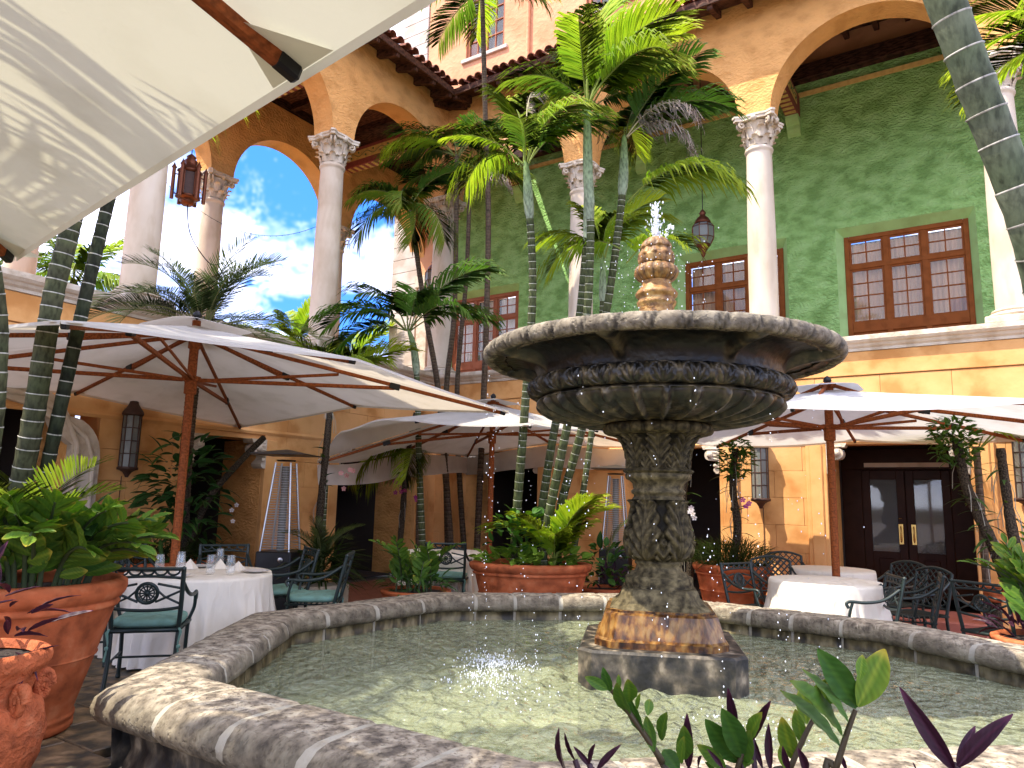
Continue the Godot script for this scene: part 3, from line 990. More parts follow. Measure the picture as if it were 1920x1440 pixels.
		for k in 5:
			for j in 4:
				var g := MB.new()
				g.quad(Vector3(-0.14, -0.205, 0), Vector3(0.14, -0.205, 0), Vector3(0.14, 0.205, 0), Vector3(-0.14, 0.205, 0))
				var pane := put("pane", g, M["glass"], win)
				pane.transform = Transform3D(Basis(Vector3.RIGHT, rng.randf_range(-0.02, 0.02)) * Basis(Vector3.UP, rng.randf_range(-0.02, 0.02)), Vector3(x - 0.46 + 0.307 * j, 14.43 + 0.44 * k, -0.11))
		var sill := MB.new()
		sill.span(Vector3(x - 0.8, 14.0, -0.2), Vector3(x + 0.8, 14.12, 0.07), 0.015)
		put("sill", sill, M["pale stone"], win)
		var bk := MB.new()
		bk.span(Vector3(x - 0.65, 14.1, -0.6), Vector3(x + 0.65, 16.4, -0.58))
		put("room_behind", bk, M["interior"], win)
	var pipe := MB.new()
	pipe.bar(Vector3(4.55, 11.5, 0.06), Vector3(4.55, 17.4, 0.06), 0.05, 8)
	put("downpipe", pipe, M["pink stucco"], tower)
	# pilaster on the end wall of the loggia
	var pil := MB.new()
	pil.span(Vector3(1.05, 3.0, 0.0), Vector3(1.45, 7.4, 0.14), 0.015)
	pil.span(Vector3(0.98, 7.4, 0.0), Vector3(1.52, 7.75, 0.2), 0.02)
	put("pilaster", pil, M["cream stone"], tower)
	# red step before the double door
	var step := MB.new()
	step.span(Vector3(-3.4, -0.1, -12.0), Vector3(-0.12, 0.165, -10.85), 0.02)
	struct("entrance_step", step, M["red paint"])
# ---------- the pool and the fountain ----------
const WATER := 0.31
const RIM := 0.55
var ring_out := [Vector2(-3.95, -2.12), Vector2(-5.42, -4.15), Vector2(-5.2, -6.3), Vector2(-3.4, -7.9), Vector2(-0.7, -7.65), Vector2(1.05, -6.45), Vector2(1.05, -4.35), Vector2(-1.37, -2.12)]
var ring_in := []
var FC := Vector3(-2.12, 0, -5.3)


func inset(d: float) -> Array:
	var out := []
	var n := ring_out.size()
	for i in n:
		var a: Vector2 = ring_out[(i + n - 1) % n]
		var b: Vector2 = ring_out[i]
		var c: Vector2 = ring_out[(i + 1) % n]
		var e0 := (b - a).normalized()
		var e1 := (c - b).normalized()
		var n0 := Vector2(-e0.y, e0.x)
		var n1 := Vector2(-e1.y, e1.x)
		if n0.dot(Vector2(FC.x, FC.z) - b) < 0:
			n0 = -n0
			n1 = -n1
		var h := (n0 + n1).normalized()
		out.append(b + h * d / h.dot(n0))
	return out


# a cross-section at distance d along edge i: [point on the inner line, outward vector]
func station(i: int, d: float) -> Array:
	var n := ring_in.size()
	var a: Vector2 = ring_in[i % n]
	var b: Vector2 = ring_in[(i + 1) % n]
	var e := (b - a).normalized()
	var o := Vector2(-e.y, e.x)
	if o.dot(a - Vector2(FC.x, FC.z)) < 0: o = -o
	if d <= 0.001 or d >= (b - a).length() - 0.001:
		var k := i % n if d <= 0.001 else (i + 1) % n
		return [ring_in[k], (ring_out[k] - ring_in[k]) / 0.52]
	return [a + e * d, o]


func sweep(stations: Array, prof: Array, rough: float, shrink: float) -> MB:
	var m := MB.new()
	var rows := []
	var N := stations.size()
	for i in N:
		var s: Array = stations[i]
		var r := PackedVector3Array()
		var edge := 1.0 if (i > 0 and i < N - 1) else 0.0
		for p in prof:
			var o: float = p[0]
			var y: float = p[1]
			if edge < 0.5:
				o = lerpf(o, 0.28, shrink)
				y = lerpf(y, 0.44, shrink)
			var q := Vector3(s[0].x + s[1].x * o, y, s[0].y + s[1].y * o)
			if rough > 0.0:
				var k := wob.get_noise_3dv(q * 5.0) + 0.6 * wob.get_noise_3dv(q * 17.0)
				q += Vector3(s[1].x, 0.6, s[1].y).normalized() * k * rough
			r.append(q)
		rows.append(r)
	m.grid(rows, true)
	for e in [0, N - 1]:
		var row: PackedVector3Array = rows[e]
		var c := Vector3.ZERO
		for p in row: c += p
		c /= row.size()
		for j in row.size():
			if e == 0: m.tri(c, row[(j + 1) % row.size()], row[j])
			else: m.tri(c, row[j], row[(j + 1) % row.size()])
	return m


# dark growth on the sides of the stones, worn clean on top
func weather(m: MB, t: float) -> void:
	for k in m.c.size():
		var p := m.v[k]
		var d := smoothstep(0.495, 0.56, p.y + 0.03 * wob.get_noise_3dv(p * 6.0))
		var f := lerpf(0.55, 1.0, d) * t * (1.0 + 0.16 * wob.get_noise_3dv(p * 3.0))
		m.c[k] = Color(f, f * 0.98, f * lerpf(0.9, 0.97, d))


func build_pool() -> void:
	ring_in = inset(0.52)
	var n := ring_in.size()
	var pool := thing("fountain_pool", "low eight-sided basin of weathered coping stones full of green water", "basin")
	var prof := [[0.0, 0.43], [0.005, 0.47], [0.02, 0.515], [0.055, 0.543], [0.11, RIM], [0.2, RIM + 0.002], [0.3, RIM], [0.39, RIM - 0.004], [0.45, 0.528], [0.495, 0.49], [0.515, 0.445], [0.505, 0.40], [0.47, 0.362], [0.41, 0.345], [0.3, 0.345], [0.15, 0.39], [0.04, 0.40]]
	var core := []
	for p in prof: core.append([lerpf(p[0], 0.28, 0.03), lerpf(p[1], 0.45, 0.07)])
	var walls := [[0.05, 0.40], [0.05, 0.3], [0.05, 0.1], [0.05, -0.1], [0.2, -0.1], [0.2, 0.40]]
	var base := [[0.42, 0.37], [0.37, 0.335], [0.335, 0.28], [0.33, 0.22], [0.35, 0.15], [0.41, 0.085], [0.49, 0.05], [0.56, 0.035], [0.575, 0.0], [0.575, -0.05], [0.2, -0.05], [0.2, 0.37]]
	for i in n:
		var L: float = (ring_in[(i + 1) % n] - ring_in[i]).length()
		# mortar under the stones and the moulded plinth
		var st := []
		var cuts := maxi(6, int(L / 0.09))
		for k in cuts + 1: st.append(station(i, L * k / cuts))
		put("mortar", sweep(st, core, 0.002, 0.0), M["mortar"], pool)
		put("plinth", sweep(st, base, 0.014, 0.0), M["plinth stone"], pool)
		var back := []
		for p in walls: back.append([p[0] + 0.015, p[1]])
		put("wall_mortar", sweep(st, back, 0.003, 0.0), M["mortar"], pool)
		# stones: one round each corner, the others between
		var bits := []
		var c0 := 0.3
		var m := maxi(2, roundi((L - 2 * c0) / 0.47))
		for k in m:
			var j0 := rng.randf_range(-0.05, 0.05) if k > 0 else 0.0
			bits.append([c0 + (L - 2 * c0) * k / m + j0, c0 + (L - 2 * c0) * (k + 1) / m])
		for k in m - 1: bits[k][1] = bits[k + 1][0]
		for b in bits:
			var s2 := []
			var steps := 7
			var gap := rng.randf_range(0.010, 0.022)
			for k in steps + 1:
				s2.append(station(i, lerpf(b[0] + gap, b[1] - gap, [0.0, 0.03, 0.2, 0.4, 0.6, 0.8, 0.97, 1.0][k])))
			var cs := sweep(s2, prof, 0.009, 0.06)
			var t := rng.randf_range(0.8, 1.0)
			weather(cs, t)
			put("coping_stone", cs, M["coping stone"], pool)
			put("wall_stone", sweep(s2, walls, 0.006, 0.03), M["wet stone"], pool)
		var pn := (i + n - 1) % n
		var LP: float = (ring_in[i] - ring_in[pn]).length()
		var sc := []
		for d in [c0 - 0.008, c0 - 0.02, 0.18, 0.08]: sc.append(station(pn, LP - d))
		sc.append(station(i, 0.0))
		for d in [0.08, 0.18, c0 - 0.02, c0 - 0.008]: sc.append(station(i, d))
		var corner := sweep(sc, prof, 0.009, 0.06)
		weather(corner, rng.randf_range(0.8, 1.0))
		put("coping_stone", corner, M["coping stone"], pool)
		put("wall_stone", sweep(sc, walls, 0.006, 0.03), M["wet stone"], pool)
	var fl := MB.new()
	var poly := PackedVector2Array()
	for p in ring_in: poly.append(Vector2(p.x, p.y) + (Vector2(p.x, p.y) - Vector2(FC.x, FC.z)).normalized() * 0.15)
	fl.slab(poly, 0.04, Transform3D(Basis(Vector3(1, 0, 0), Vector3(0, 0, 1), Vector3(0, -1, 0)), Vector3(0, -0.04, 0)))
	put("pool_floor", fl, M["pool floor"], pool)
	# water: a sheet with ripples running out from where it falls
	var w := MB.new()
	var rows := []
	var drops := [Vector2(-3.15, -4.55), Vector2(-2.95, -4.95), Vector2(-1.2, -4.3), Vector2(-3.3, -5.6), Vector2(-2.8, -3.9)]
	var R := 150
	var C := 300
	for i in R + 1:
		var t := pow(float(i) / R, 0.8)
		var r := PackedVector3Array()
		for j in C:
			var a := TAU * j / C
			var dir := Vector2(cos(a), sin(a))
			var reach := 9.0
			for k in n:
				var hit = Geometry2D.segment_intersects_segment(Vector2(FC.x, FC.z), Vector2(FC.x, FC.z) + dir * 9.0, ring_in[k], ring_in[(k + 1) % n])
				if hit != null: reach = (hit - Vector2(FC.x, FC.z)).length() + 0.055
			var q := Vector2(FC.x, FC.z) + dir * reach * t
			var y := 0.0
			for k in drops.size():
				var d: float = (q - drops[k]).length()
				y += 0.016 * sin(d * 28.0 - k * 1.7) * exp(-d * 1.1) * minf(1.0, d * 6.0)
			y += 0.010 * wob.get_noise_2d(q.x * 4.0, q.y * 6.0) + 0.005 * wob.get_noise_2d(q.x * 24.0 + 50.0, q.y * 24.0)
			r.append(Vector3(q.x, WATER + y, q.y))
		rows.append(r)
	w.grid(rows, true, [], true)
	struct("water", w, M["water"])


# a carved leaf pattern: k leaves round, relief for angle a and height t
func acanthus(a: float, t: float, k: float) -> float:
	var f := fposmod(a * k / TAU, 1.0) - 0.5
	var wide := 0.47 * pow(sin(PI * clampf(0.12 + 0.76 * t, 0.0, 1.0)), 0.6)
	var lobes := wide * (0.80 + 0.24 * absf(sin(t * 16.0)))
	var inside := smoothstep(0.0, 0.05, lobes - absf(f))
	var rib := exp(-pow(f / 0.03, 2.0))
	var veins := 0.5 + 0.5 * cos(t * 32.0 - absf(f) * 24.0)
	var h := inside * (0.45 + 0.5 * veins * smoothstep(0.03, 0.1, absf(f)) + 0.3 * rib)
	var g := fposmod(a * k / TAU + 0.5, 1.0) - 0.5
	var small := 0.30 * (1.0 - t / 0.55)
	if t < 0.55:
		h = maxf(h, smoothstep(0.0, 0.04, small - absf(g)) * (0.75 + 0.3 * cos(t * 40.0 - absf(g) * 34.0)))
	return h


func turned(m: MB, prof: Array, segs: int, relief: Callable) -> void:
	var rows := []
	var cols := []
	for i in prof.size():
		var r := PackedVector3Array()
		var cr := PackedColorArray()
		var p: Vector2 = prof[i]
		for j in segs:
			var a := TAU * j / segs
			var e: Array = relief.call(a, float(i) / (prof.size() - 1))
			var rr: float = p.x + e[0]
			r.append(Vector3(cos(a) * rr, p.y + e[2], sin(a) * rr))
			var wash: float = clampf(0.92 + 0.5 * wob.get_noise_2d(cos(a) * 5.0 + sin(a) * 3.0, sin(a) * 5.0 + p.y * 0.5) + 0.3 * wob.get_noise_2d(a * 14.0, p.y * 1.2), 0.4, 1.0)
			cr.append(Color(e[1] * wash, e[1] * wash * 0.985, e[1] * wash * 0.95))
		rows.append(r)
		cols.append(cr)
	m.grid(rows, true, cols)


func curve(pts: Array, steps: int) -> Array:
	var v := []
	for p in pts: v.append(Vector3(p.x, p.y, 0))
	var out := []
	for p in smooth(v, steps): out.append(Vector2(p.x, p.y))
	return out


func chamfered(m: MB, prof: Array, turn: float, cut := 0.22) -> void:
	var rings := []
	for p in prof:
		var r := []
		for k in 4:
			var a := turn + PI / 2 * k
			var d := Vector3(sin(a), 0, cos(a))
			var s := Vector3(cos(a), 0, -sin(a))
			r.append(d * p.x + Vector3.UP * p.y - s * p.x * (1.0 - cut))
			r.append(d * p.x + Vector3.UP * p.y + s * p.x * (1.0 - cut))
		rings.append(r)
	for i in rings.size() - 1:
		for j in 8:
			var k := (j + 1) % 8
			m.quad(rings[i][j], rings[i][k], rings[i + 1][k], rings[i + 1][j])
	var top: Array = rings[-1]
	for j in 8: m.tri(Vector3.UP * prof[-1].y, top[j], top[(j + 1) % 8])


func build_fountain() -> void:
	var f := thing("stone_fountain", "tall carved stone fountain with one wide dark bowl and a spouting finial", "fountain", FC)
	var face := atan2(2.12, 5.3) + 0.03
	var a1 := MB.new()
	chamfered(a1, [Vector2(0.565, -0.06), Vector2(0.565, 0.535), Vector2(0.55, 0.552)], face, 0.17)
	put("plinth", a1, M["plinth stone"], f)
	var a2 := MB.new()
	chamfered(a2, [Vector2(0.46, 0.552), Vector2(0.46, 0.595), Vector2(0.44, 0.61), Vector2(0.395, 0.765), Vector2(0.375, 0.78), Vector2(0.375, 0.795)], face, 0.26)
	put("pedestal_block", a2, M["rusty stone"], f)
	var a3 := MB.new()
	chamfered(a3, [Vector2(0.355, 0.795), Vector2(0.34, 0.81), Vector2(0.305, 0.835), Vector2(0.285, 0.87), Vector2(0.275, 0.905), Vector2(0.262, 0.93)], face, 0.3)
	put("pedestal_cap", a3, M["carved stone"], f)
	var s := MB.new()
	s.lathe([Vector2(0.25, 0.928), Vector2(0.25, 1.0), Vector2(0.235, 1.01), Vector2(0.215, 1.015), Vector2(0.21, 1.035), Vector2(0.18, 1.045), Vector2(0.172, 1.065), Vector2(0.165, 1.085), Vector2(0.178, 1.095), Vector2(0.178, 1.115), Vector2(0.17, 1.125)], 48)
	put("pedestal_drum", s, M["carved stone"], f)
	# vase with leaves
	var vase := MB.new()
	var vp := curve([Vector2(0.165, 1.12), Vector2(0.225, 1.16), Vector2(0.246, 1.25), Vector2(0.24, 1.33), Vector2(0.21, 1.43), Vector2(0.195, 1.52), Vector2(0.205, 1.57)], 11)
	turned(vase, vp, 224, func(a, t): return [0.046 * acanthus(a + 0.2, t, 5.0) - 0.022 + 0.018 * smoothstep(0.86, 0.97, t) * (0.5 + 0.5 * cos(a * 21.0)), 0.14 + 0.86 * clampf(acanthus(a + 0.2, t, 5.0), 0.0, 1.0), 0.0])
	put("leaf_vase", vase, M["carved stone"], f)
	var nk := MB.new()
	nk.lathe([Vector2(0.2, 1.57), Vector2(0.185, 1.59), Vector2(0.183, 1.605), Vector2(0.202, 1.615), Vector2(0.205, 1.635), Vector2(0.188, 1.65), Vector2(0.195, 1.69), Vector2(0.222, 1.715), Vector2(0.238, 1.72), Vector2(0.248, 1.735), Vector2(0.25, 1.755), Vector2(0.24, 1.77), Vector2(0.23, 1.775)], 48)
	turned(nk, curve([Vector2(0.235, 1.765), Vector2(0.262, 1.785), Vector2(0.235, 1.805)], 6), 120, func(a, _t): return [0.008 * absf(sin(a * 15.0)), 0.85, 0.0])
	put("neck", nk, M["carved stone"], f)
	var cap := MB.new()
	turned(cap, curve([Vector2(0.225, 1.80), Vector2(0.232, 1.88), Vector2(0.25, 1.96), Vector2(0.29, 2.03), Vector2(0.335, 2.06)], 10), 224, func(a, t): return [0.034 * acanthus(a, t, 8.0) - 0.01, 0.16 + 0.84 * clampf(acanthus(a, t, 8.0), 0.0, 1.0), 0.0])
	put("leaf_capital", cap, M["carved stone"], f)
	var gad := MB.new()
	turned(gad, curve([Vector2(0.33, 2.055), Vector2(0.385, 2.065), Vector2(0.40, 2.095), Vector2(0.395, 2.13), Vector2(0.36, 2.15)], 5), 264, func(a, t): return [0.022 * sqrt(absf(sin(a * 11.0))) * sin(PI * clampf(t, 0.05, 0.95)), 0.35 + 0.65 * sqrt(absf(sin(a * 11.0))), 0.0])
	put("gadroon_ring", gad, M["carved stone"], f)
	# the bowl
	var low := MB.new()
	var lp := curve([Vector2(0.37, 2.145), Vector2(0.55, 2.13), Vector2(0.74, 2.155), Vector2(0.88, 2.20), Vector2(0.945, 2.255), Vector2(0.935, 2.305), Vector2(0.895, 2.335)], 7)
	turned(low, lp, 288, func(a, t):
		var q: float = absf(sin(a * 14.0))
		var k: float = smoothstep(0.86, 0.70, t) * smoothstep(0.0, 0.15, t)
		var edge: float = smoothstep(0.25, 0.42, q)
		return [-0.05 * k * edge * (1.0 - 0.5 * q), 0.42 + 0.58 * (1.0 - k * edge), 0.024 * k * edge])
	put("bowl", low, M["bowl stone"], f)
	var egg := MB.new()
	var ep := curve([Vector2(0.89, 2.325), Vector2(0.96, 2.335), Vector2(1.0, 2.37), Vector2(1.005, 2.41), Vector2(0.985, 2.45), Vector2(0.94, 2.475)], 7)
	turned(egg, ep, 480, func(a, t):
		var k := 15.0
		var u: float = fposmod(a * k * 2.0 / TAU, 1.0) - 0.5
		var vv: float = (t - 0.52) / 0.42
		var d: float = sqrt(pow(u / 0.44, 2.0) + vv * vv)
		var ring: float = exp(-pow((d - 0.98) / 0.13, 2.0))
		var leafs: float = smoothstep(0.85, 0.75, d) * (0.5 + 0.5 * cos(absf(u) * 30.0 - vv * 5.0))
		var side: float = exp(-pow((absf(u) - 0.5) / 0.035, 2.0))
		var h: float = maxf(maxf(ring, 0.85 * leafs), 0.8 * side)
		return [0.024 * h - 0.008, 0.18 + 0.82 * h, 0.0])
	put("egg_band", egg, M["bowl stone"], f)
	var fla := MB.new()
	var fp := curve([Vector2(0.93, 2.47), Vector2(0.95, 2.505), Vector2(1.02, 2.54), Vector2(1.13, 2.565), Vector2(1.25, 2.58), Vector2(1.315, 2.60)], 7)
	turned(fla, fp, 288, func(a, t):
		var q: float = absf(cos((a + 0.12) * 4.0))
		var rib: float = exp(-pow((1.0 - q) / 0.02, 2.0))
		var k: float = sin(PI * clampf(t, 0.0, 1.0))
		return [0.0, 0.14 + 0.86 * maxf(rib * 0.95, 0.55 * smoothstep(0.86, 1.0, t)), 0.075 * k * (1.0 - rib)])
	put("bowl_flare", fla, M["bowl stone"], f)
	var rim := MB.new()
	var rp := []
	for k in 15:
		var a := -2.3 + 4.75 * k / 14.0
		rp.append(Vector2(1.315 + 0.052 * cos(a), 2.655 + 0.056 * sin(a)))
	rp.append_array([Vector2(1.24, 2.69), Vector2(1.2, 2.62)])
	turned(rim, rp, 420, func(a, t):
		var q: float = fposmod(a * 38.0 / TAU + t * 0.55, 1.0)
		var groove: float = exp(-pow((q - 0.5) / 0.07, 2.0)) + 0.8 * exp(-pow((q - 0.74) / 0.05, 2.0))
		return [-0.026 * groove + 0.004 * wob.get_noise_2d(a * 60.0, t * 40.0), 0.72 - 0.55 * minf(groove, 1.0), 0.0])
	put("bowl_rim", rim, M["coping stone"], f)
	var top := MB.new()
	top.lathe([Vector2(1.22, 2.655), Vector2(0.7, 2.66), Vector2(0.13, 2.66)], 64)
	put("bowl_water", top, M["water"], f)
	# finial
	var fin := MB.new()
	fin.lathe([Vector2(0.14, 2.6), Vector2(0.14, 3.03), Vector2(0.135, 3.08), Vector2(0.15, 3.095), Vector2(0.156, 3.12), Vector2(0.14, 3.14), Vector2(0.146, 3.155), Vector2(0.163, 3.17), Vector2(0.168, 3.19), Vector2(0.15, 3.215), Vector2(0.128, 3.235), Vector2(0.115, 3.275), Vector2(0.118, 3.29)], 40)
	put("finial_stem", fin, M["amber stone"], f)
	var mel := MB.new()
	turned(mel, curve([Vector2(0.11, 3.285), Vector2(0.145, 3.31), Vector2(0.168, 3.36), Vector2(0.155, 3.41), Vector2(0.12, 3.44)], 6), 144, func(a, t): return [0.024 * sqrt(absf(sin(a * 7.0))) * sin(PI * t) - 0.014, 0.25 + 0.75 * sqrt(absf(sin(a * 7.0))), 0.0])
	put("melon_vase", mel, M["amber stone"], f)
	var pine := MB.new()
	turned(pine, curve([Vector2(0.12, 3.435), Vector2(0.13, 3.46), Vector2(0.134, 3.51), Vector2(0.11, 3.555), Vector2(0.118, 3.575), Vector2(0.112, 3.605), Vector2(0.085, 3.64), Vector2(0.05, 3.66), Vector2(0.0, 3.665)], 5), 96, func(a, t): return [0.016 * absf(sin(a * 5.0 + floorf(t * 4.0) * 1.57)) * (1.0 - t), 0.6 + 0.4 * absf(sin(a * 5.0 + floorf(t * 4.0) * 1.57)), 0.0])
	put("finial_bud", pine, M["amber stone"], f)
	# the jet: a thin broken core and many stretched drops
	var jet := MB.new()
	var rows := []
	for i in 40:
		var t := i / 39.0
		var r := PackedVector3Array()
		for j in 10:
			var a := TAU * j / 10
			var rr := 0.020 * (1.0 - 0.5 * t) * maxf(0.12, 1.0 + 1.3 * wob.get_noise_3d(cos(a) * 5.0 + t * 9.0, t * 40.0, sin(a) * 5.0))
			r.append(Vector3(cos(a) * rr + 0.014 * wob.get_noise_1d(t * 20.0), 3.655 + 0.28 * t, sin(a) * rr))
		rows.append(r)
	jet.grid(rows, true)
	for k in 150:
		var t := rng.randf()
		var w := 0.016 + 0.020 * sin(PI * t)
		var c := Vector3(rng.randfn() * w, 3.65 + 0.31 * t, rng.randfn() * w)
		var s3 := rng.randf_range(0.0025, 0.008)
		jet.tube([c - Vector3(0, s3 * 1.6, 0), c, c + Vector3(0, s3 * 1.8, 0)], [s3 * 0.3, s3, s3 * 0.2], 6, false)
	for k in 70:
		var t := rng.randf()
		var c := Vector3(0.07 + 0.09 * t + rng.randfn() * 0.008, 3.60 + 0.13 * sin(t * 2.4) + rng.randfn() * 0.008, 0.03 * t + rng.randfn() * 0.008)
		var s3 := rng.randf_range(0.002, 0.007)
		jet.tube([c - Vector3(s3, s3, 0), c, c + Vector3(s3, s3, 0)], [s3 * 0.3, s3, s3 * 0.2], 6, false)
	put("water_jet", jet, M["water drop"], f)
	# drops in the air and the splashes in the pool
	var mm := MultiMesh.new()
	mm.transform_format = MultiMesh.TRANSFORM_3D
	var dm := MB.new()
	dm.ball(Vector3.ZERO, 1.0, 6)
	mm.mesh = dm.mesh()
	var at := []
	for k in 330:  # burst at the finial
		var d := Vector3(rng.randfn(), rng.randf_range(-1.0, 0.8), rng.randfn()).normalized() * absf(rng.randfn(0.0, 0.23))
		at.append([FC + Vector3(0, 3.5 - absf(rng.randfn()) * 0.18, 0) + d, rng.randf_range(0.002, 0.0055)])
	for c in 40:  # strings of drops off the rim
		var a: float = [1.0, 1.25, 1.55, 2.3, 2.55, 2.75, 3.3, 0.4, 0.7, 1.85][c % 10] + rng.randf_range(-0.09, 0.09)
		var r := rng.randf_range(1.28, 1.4)
		var y0 := rng.randf_range(0.6, 2.5)
		for k in rng.randi_range(3, 9):
			at.append([FC + Vector3(cos(a) * r, y0 - k * rng.randf_range(0.035, 0.06), sin(a) * r) + Vector3(rng.randfn(), rng.randfn(), rng.randfn()) * 0.012, rng.randf_range(0.002, 0.0048)])
	for k in 130:  # loose drops round the stem
		var a := rng.randf() * TAU
		var r := rng.randf_range(0.45, 1.5)
		at.append([FC + Vector3(cos(a) * r, rng.randf_range(0.3, 2.2), sin(a) * r), rng.randf_range(0.002, 0.005)])
	for sp in [[Vector3(-3.2, WATER, -4.75), 0.15, 420], [Vector3(-3.0, WATER, -4.35), 0.13, 240], [Vector3(-2.75, WATER, -4.1), 0.22, 120], [Vector3(-1.2, WATER, -4.3), 0.2, 80]]:
		for k in sp[2]:
			var d := Vector3(rng.randfn() * sp[1], absf(rng.randfn()) * 0.05 * exp(-absf(rng.randfn()) * 0.5), rng.randfn() * sp[1] * 0.6)
			at.append([sp[0] + d, rng.randf_range(0.002, 0.006)])
	mm.instance_count = at.size()
	for k in at.size():
		var s2: float = at[k][1]
		mm.set_instance_transform(k, Transform3D(Basis().scaled(Vector3(s2, s2 * rng.randf_range(1.0, 1.7), s2)), at[k][0]))
	var drops := MultiMeshInstance3D.new()
	drops.name = numbered("water_drops")
	drops.multimesh = mm
	drops.material_override = M["water drop"]
	add_child(drops)
	tag(drops, "bright water drops flying and splashing round the stone fountain", "water drops", "", "stuff")
# ---------- umbrellas ----------
# edge(side, u) gives [drop of the edge, outward shift]; side 0 is +x, 1 is -z, 2 is -x, 3 is +z
func umbrella(o: Node3D, half: float, edge_y: float, peak: float, cloth: Material, sag: float, edge: Callable, drape: Callable, low := 0.0, drop := 0.20) -> void:
	var dirs := [Vector3(1, 0, 0), Vector3(0, 0, -1), Vector3(-1, 0, 0), Vector3(0, 0, 1)]
	var canopy := MB.new()
	var hem := MB.new()
	var curtain := MB.new()
	var has := false
	for s in 4:
		var d: Vector3 = dirs[s]
		var t: Vector3 = dirs[(s + 1) % 4]
		var rows := []
		var V := 14
		var U := 32
		var last := PackedVector3Array()
		for i in V + 1:
			var v := i / float(V)
			var r := PackedVector3Array()
			for j in U + 1:
				var u := -1.0 + 2.0 * j / U
				var e: Array = edge.call(s, u)
				var ey: float = edge_y - drop * u * u + e[0]
				var bell := sin(PI * absf(u)) if absf(u) < 1.0 else 0.0
				var q: Vector3 = (d * (1.0 + e[1] * v) + t * u) * half * v
				q.y = lerpf(peak, ey, pow(v, 0.96)) - sag * sin(PI * v * 0.9) * bell - (0.045 if sag > 0.0 else 0.0) * bell * v * v
				r.append(q)
			rows.append(r)
			last = r
		canopy.grid(rows, false)
		var hr := []
		for k in 3:
			var r := PackedVector3Array()
			for j in U + 1: r.append(last[j] + Vector3(0, -0.012 * k, 0) + d * 0.003 * k)
			hr.append(r)
		hem.grid(hr, false)
		var depth0: float = drape.call(s, 0.0)
		if depth0 > 0.0:
			has = true
			var dr := []
			for k in 9:
				var r := PackedVector3Array()
				for j in U * 2 + 1:
					var f := j / 2.0
					var p: Vector3 = last[int(f)].lerp(last[mini(int(f) + 1, U)], fposmod(f, 1.0))
					var u := -1.0 + f / U * 2.0
					var fall: float = drape.call(s, u)
					r.append(p + Vector3(0, -0.05 - fall * k / 8.0, 0) - d * (0.05 * k / 8.0) + d * 0.02 * (k / 8.0) * sin(u * 16.0 + s * 2.0 + k * 0.25))
				dr.append(r)
			curtain.grid(dr, false)
	var cn := put("canopy", canopy, cloth, o)
	put("hem", hem, cloth, cn)
	if has: put("drape", curtain, cloth, o)
	var cap := MB.new()
	var cr := []
	for i in 5:
		var v := i / 4.0
		var r := PackedVector3Array()
		for j in 32:
			var a := TAU * j / 32
			var sq := minf(1.0 / maxf(absf(cos(a)), absf(sin(a))), 1.3)
			r.append(Vector3(cos(a) * sq * 0.42 * v * half / 2.3, peak + 0.085 - (peak - edge_y) * 0.19 * pow(v, 1.1) * half / 2.3, sin(a) * sq * 0.42 * v * half / 2.3))
		cr.append(r)
	cap.grid(cr, true, [], true)
	put("vent_cap", cap, cloth, o)
	var fn := MB.new()
	fn.lathe([Vector2(0.0, -0.05), Vector2(0.02, -0.02), Vector2(0.05, 0.0), Vector2(0.045, 0.03), Vector2(0.02, 0.06), Vector2(0, 0.07)], 12, Vector3(0, peak + 0.10, 0))
	put("finial", fn, M["black metal"], o)
	var pole := MB.new()
	pole.tube([Vector3(0, 0.05, 0), Vector3(0, peak + 0.05, 0)], [0.045], 16)
	put("pole", pole, M["teak"], o)
	var base := MB.new()
	base.box(Vector3(0.7, 0.06, 0.7), T(Vector3(0, 0.031, 0)), 0.01)
	base.lathe([Vector2(0.09, 0.06), Vector2(0.075, 0.1), Vector2(0.06, 0.4)], 16)
	put("base", base, M["black metal"], o)
	var y_lo := edge_y - 0.02 + low
	var y_hi := y_lo + 0.5
	var hub := MB.new()
	hub.lathe([Vector2(0.049, y_lo), Vector2(0.049, y_hi)], 16)
	for y in [y_lo, y_hi]:
		hub.lathe([Vector2(0.05, y - 0.16), Vector2(0.066, y - 0.15), Vector2(0.066, y - 0.02), Vector2(0.082, y - 0.01), Vector2(0.082, y + 0.03), Vector2(0.05, y + 0.04)], 16)
		for k in 8:
			hub.box(Vector3(0.02, 0.05, 0.05), Transform3D(Basis(Vector3.UP, TAU8 * k), Vector3(0, y + 0.01, 0)) * T(Vector3(0.085, 0, 0)))
	put("hub", hub, M["teak"], o)
	for k in 8:
		var corner := k % 2 == 1
		var d := Vector3(1, 0, 0).rotated(Vector3.UP, TAU8 * k)
		var R := half * (1.4142 if corner else 1.0)
		var ey := edge_y - (drop if corner else 0.0)
		var dip: Array = edge.call((k / 2) % 4, 0.0 if not corner else 1.0)
		ey += dip[0]
		var a := Vector3(0, peak - 0.07, 0)
		var e: Vector3 = d * R * (1.0 + dip[1] * (0.0 if corner else 1.0)) + Vector3(0, ey, 0)
		var off := Vector3(0, -0.035, 0)
		var tip := a.lerp(e, 0.985) + off
		var rib := MB.new()
		beam(rib, a + off, tip, 0.031, 0.042)
		var ro := put("rib", rib, M["teak"], o)
		var f := 0.62 if corner else 0.5
		var j := a.lerp(e, f) + off * 1.9
		var st := MB.new()
		var from := Vector3(0, y_lo if corner else y_hi, 0) + d * 0.085
		beam(st, from, j, 0.034, 0.042)
		if corner:
			var side := d.rotated(Vector3.UP, PI / 2) * 0.035
			beam(st, from + side, a.lerp(e, 0.44) + off * 1.9 + side, 0.02, 0.034)
		put("strut", st, M["teak"], o)
		var cap2 := MB.new()
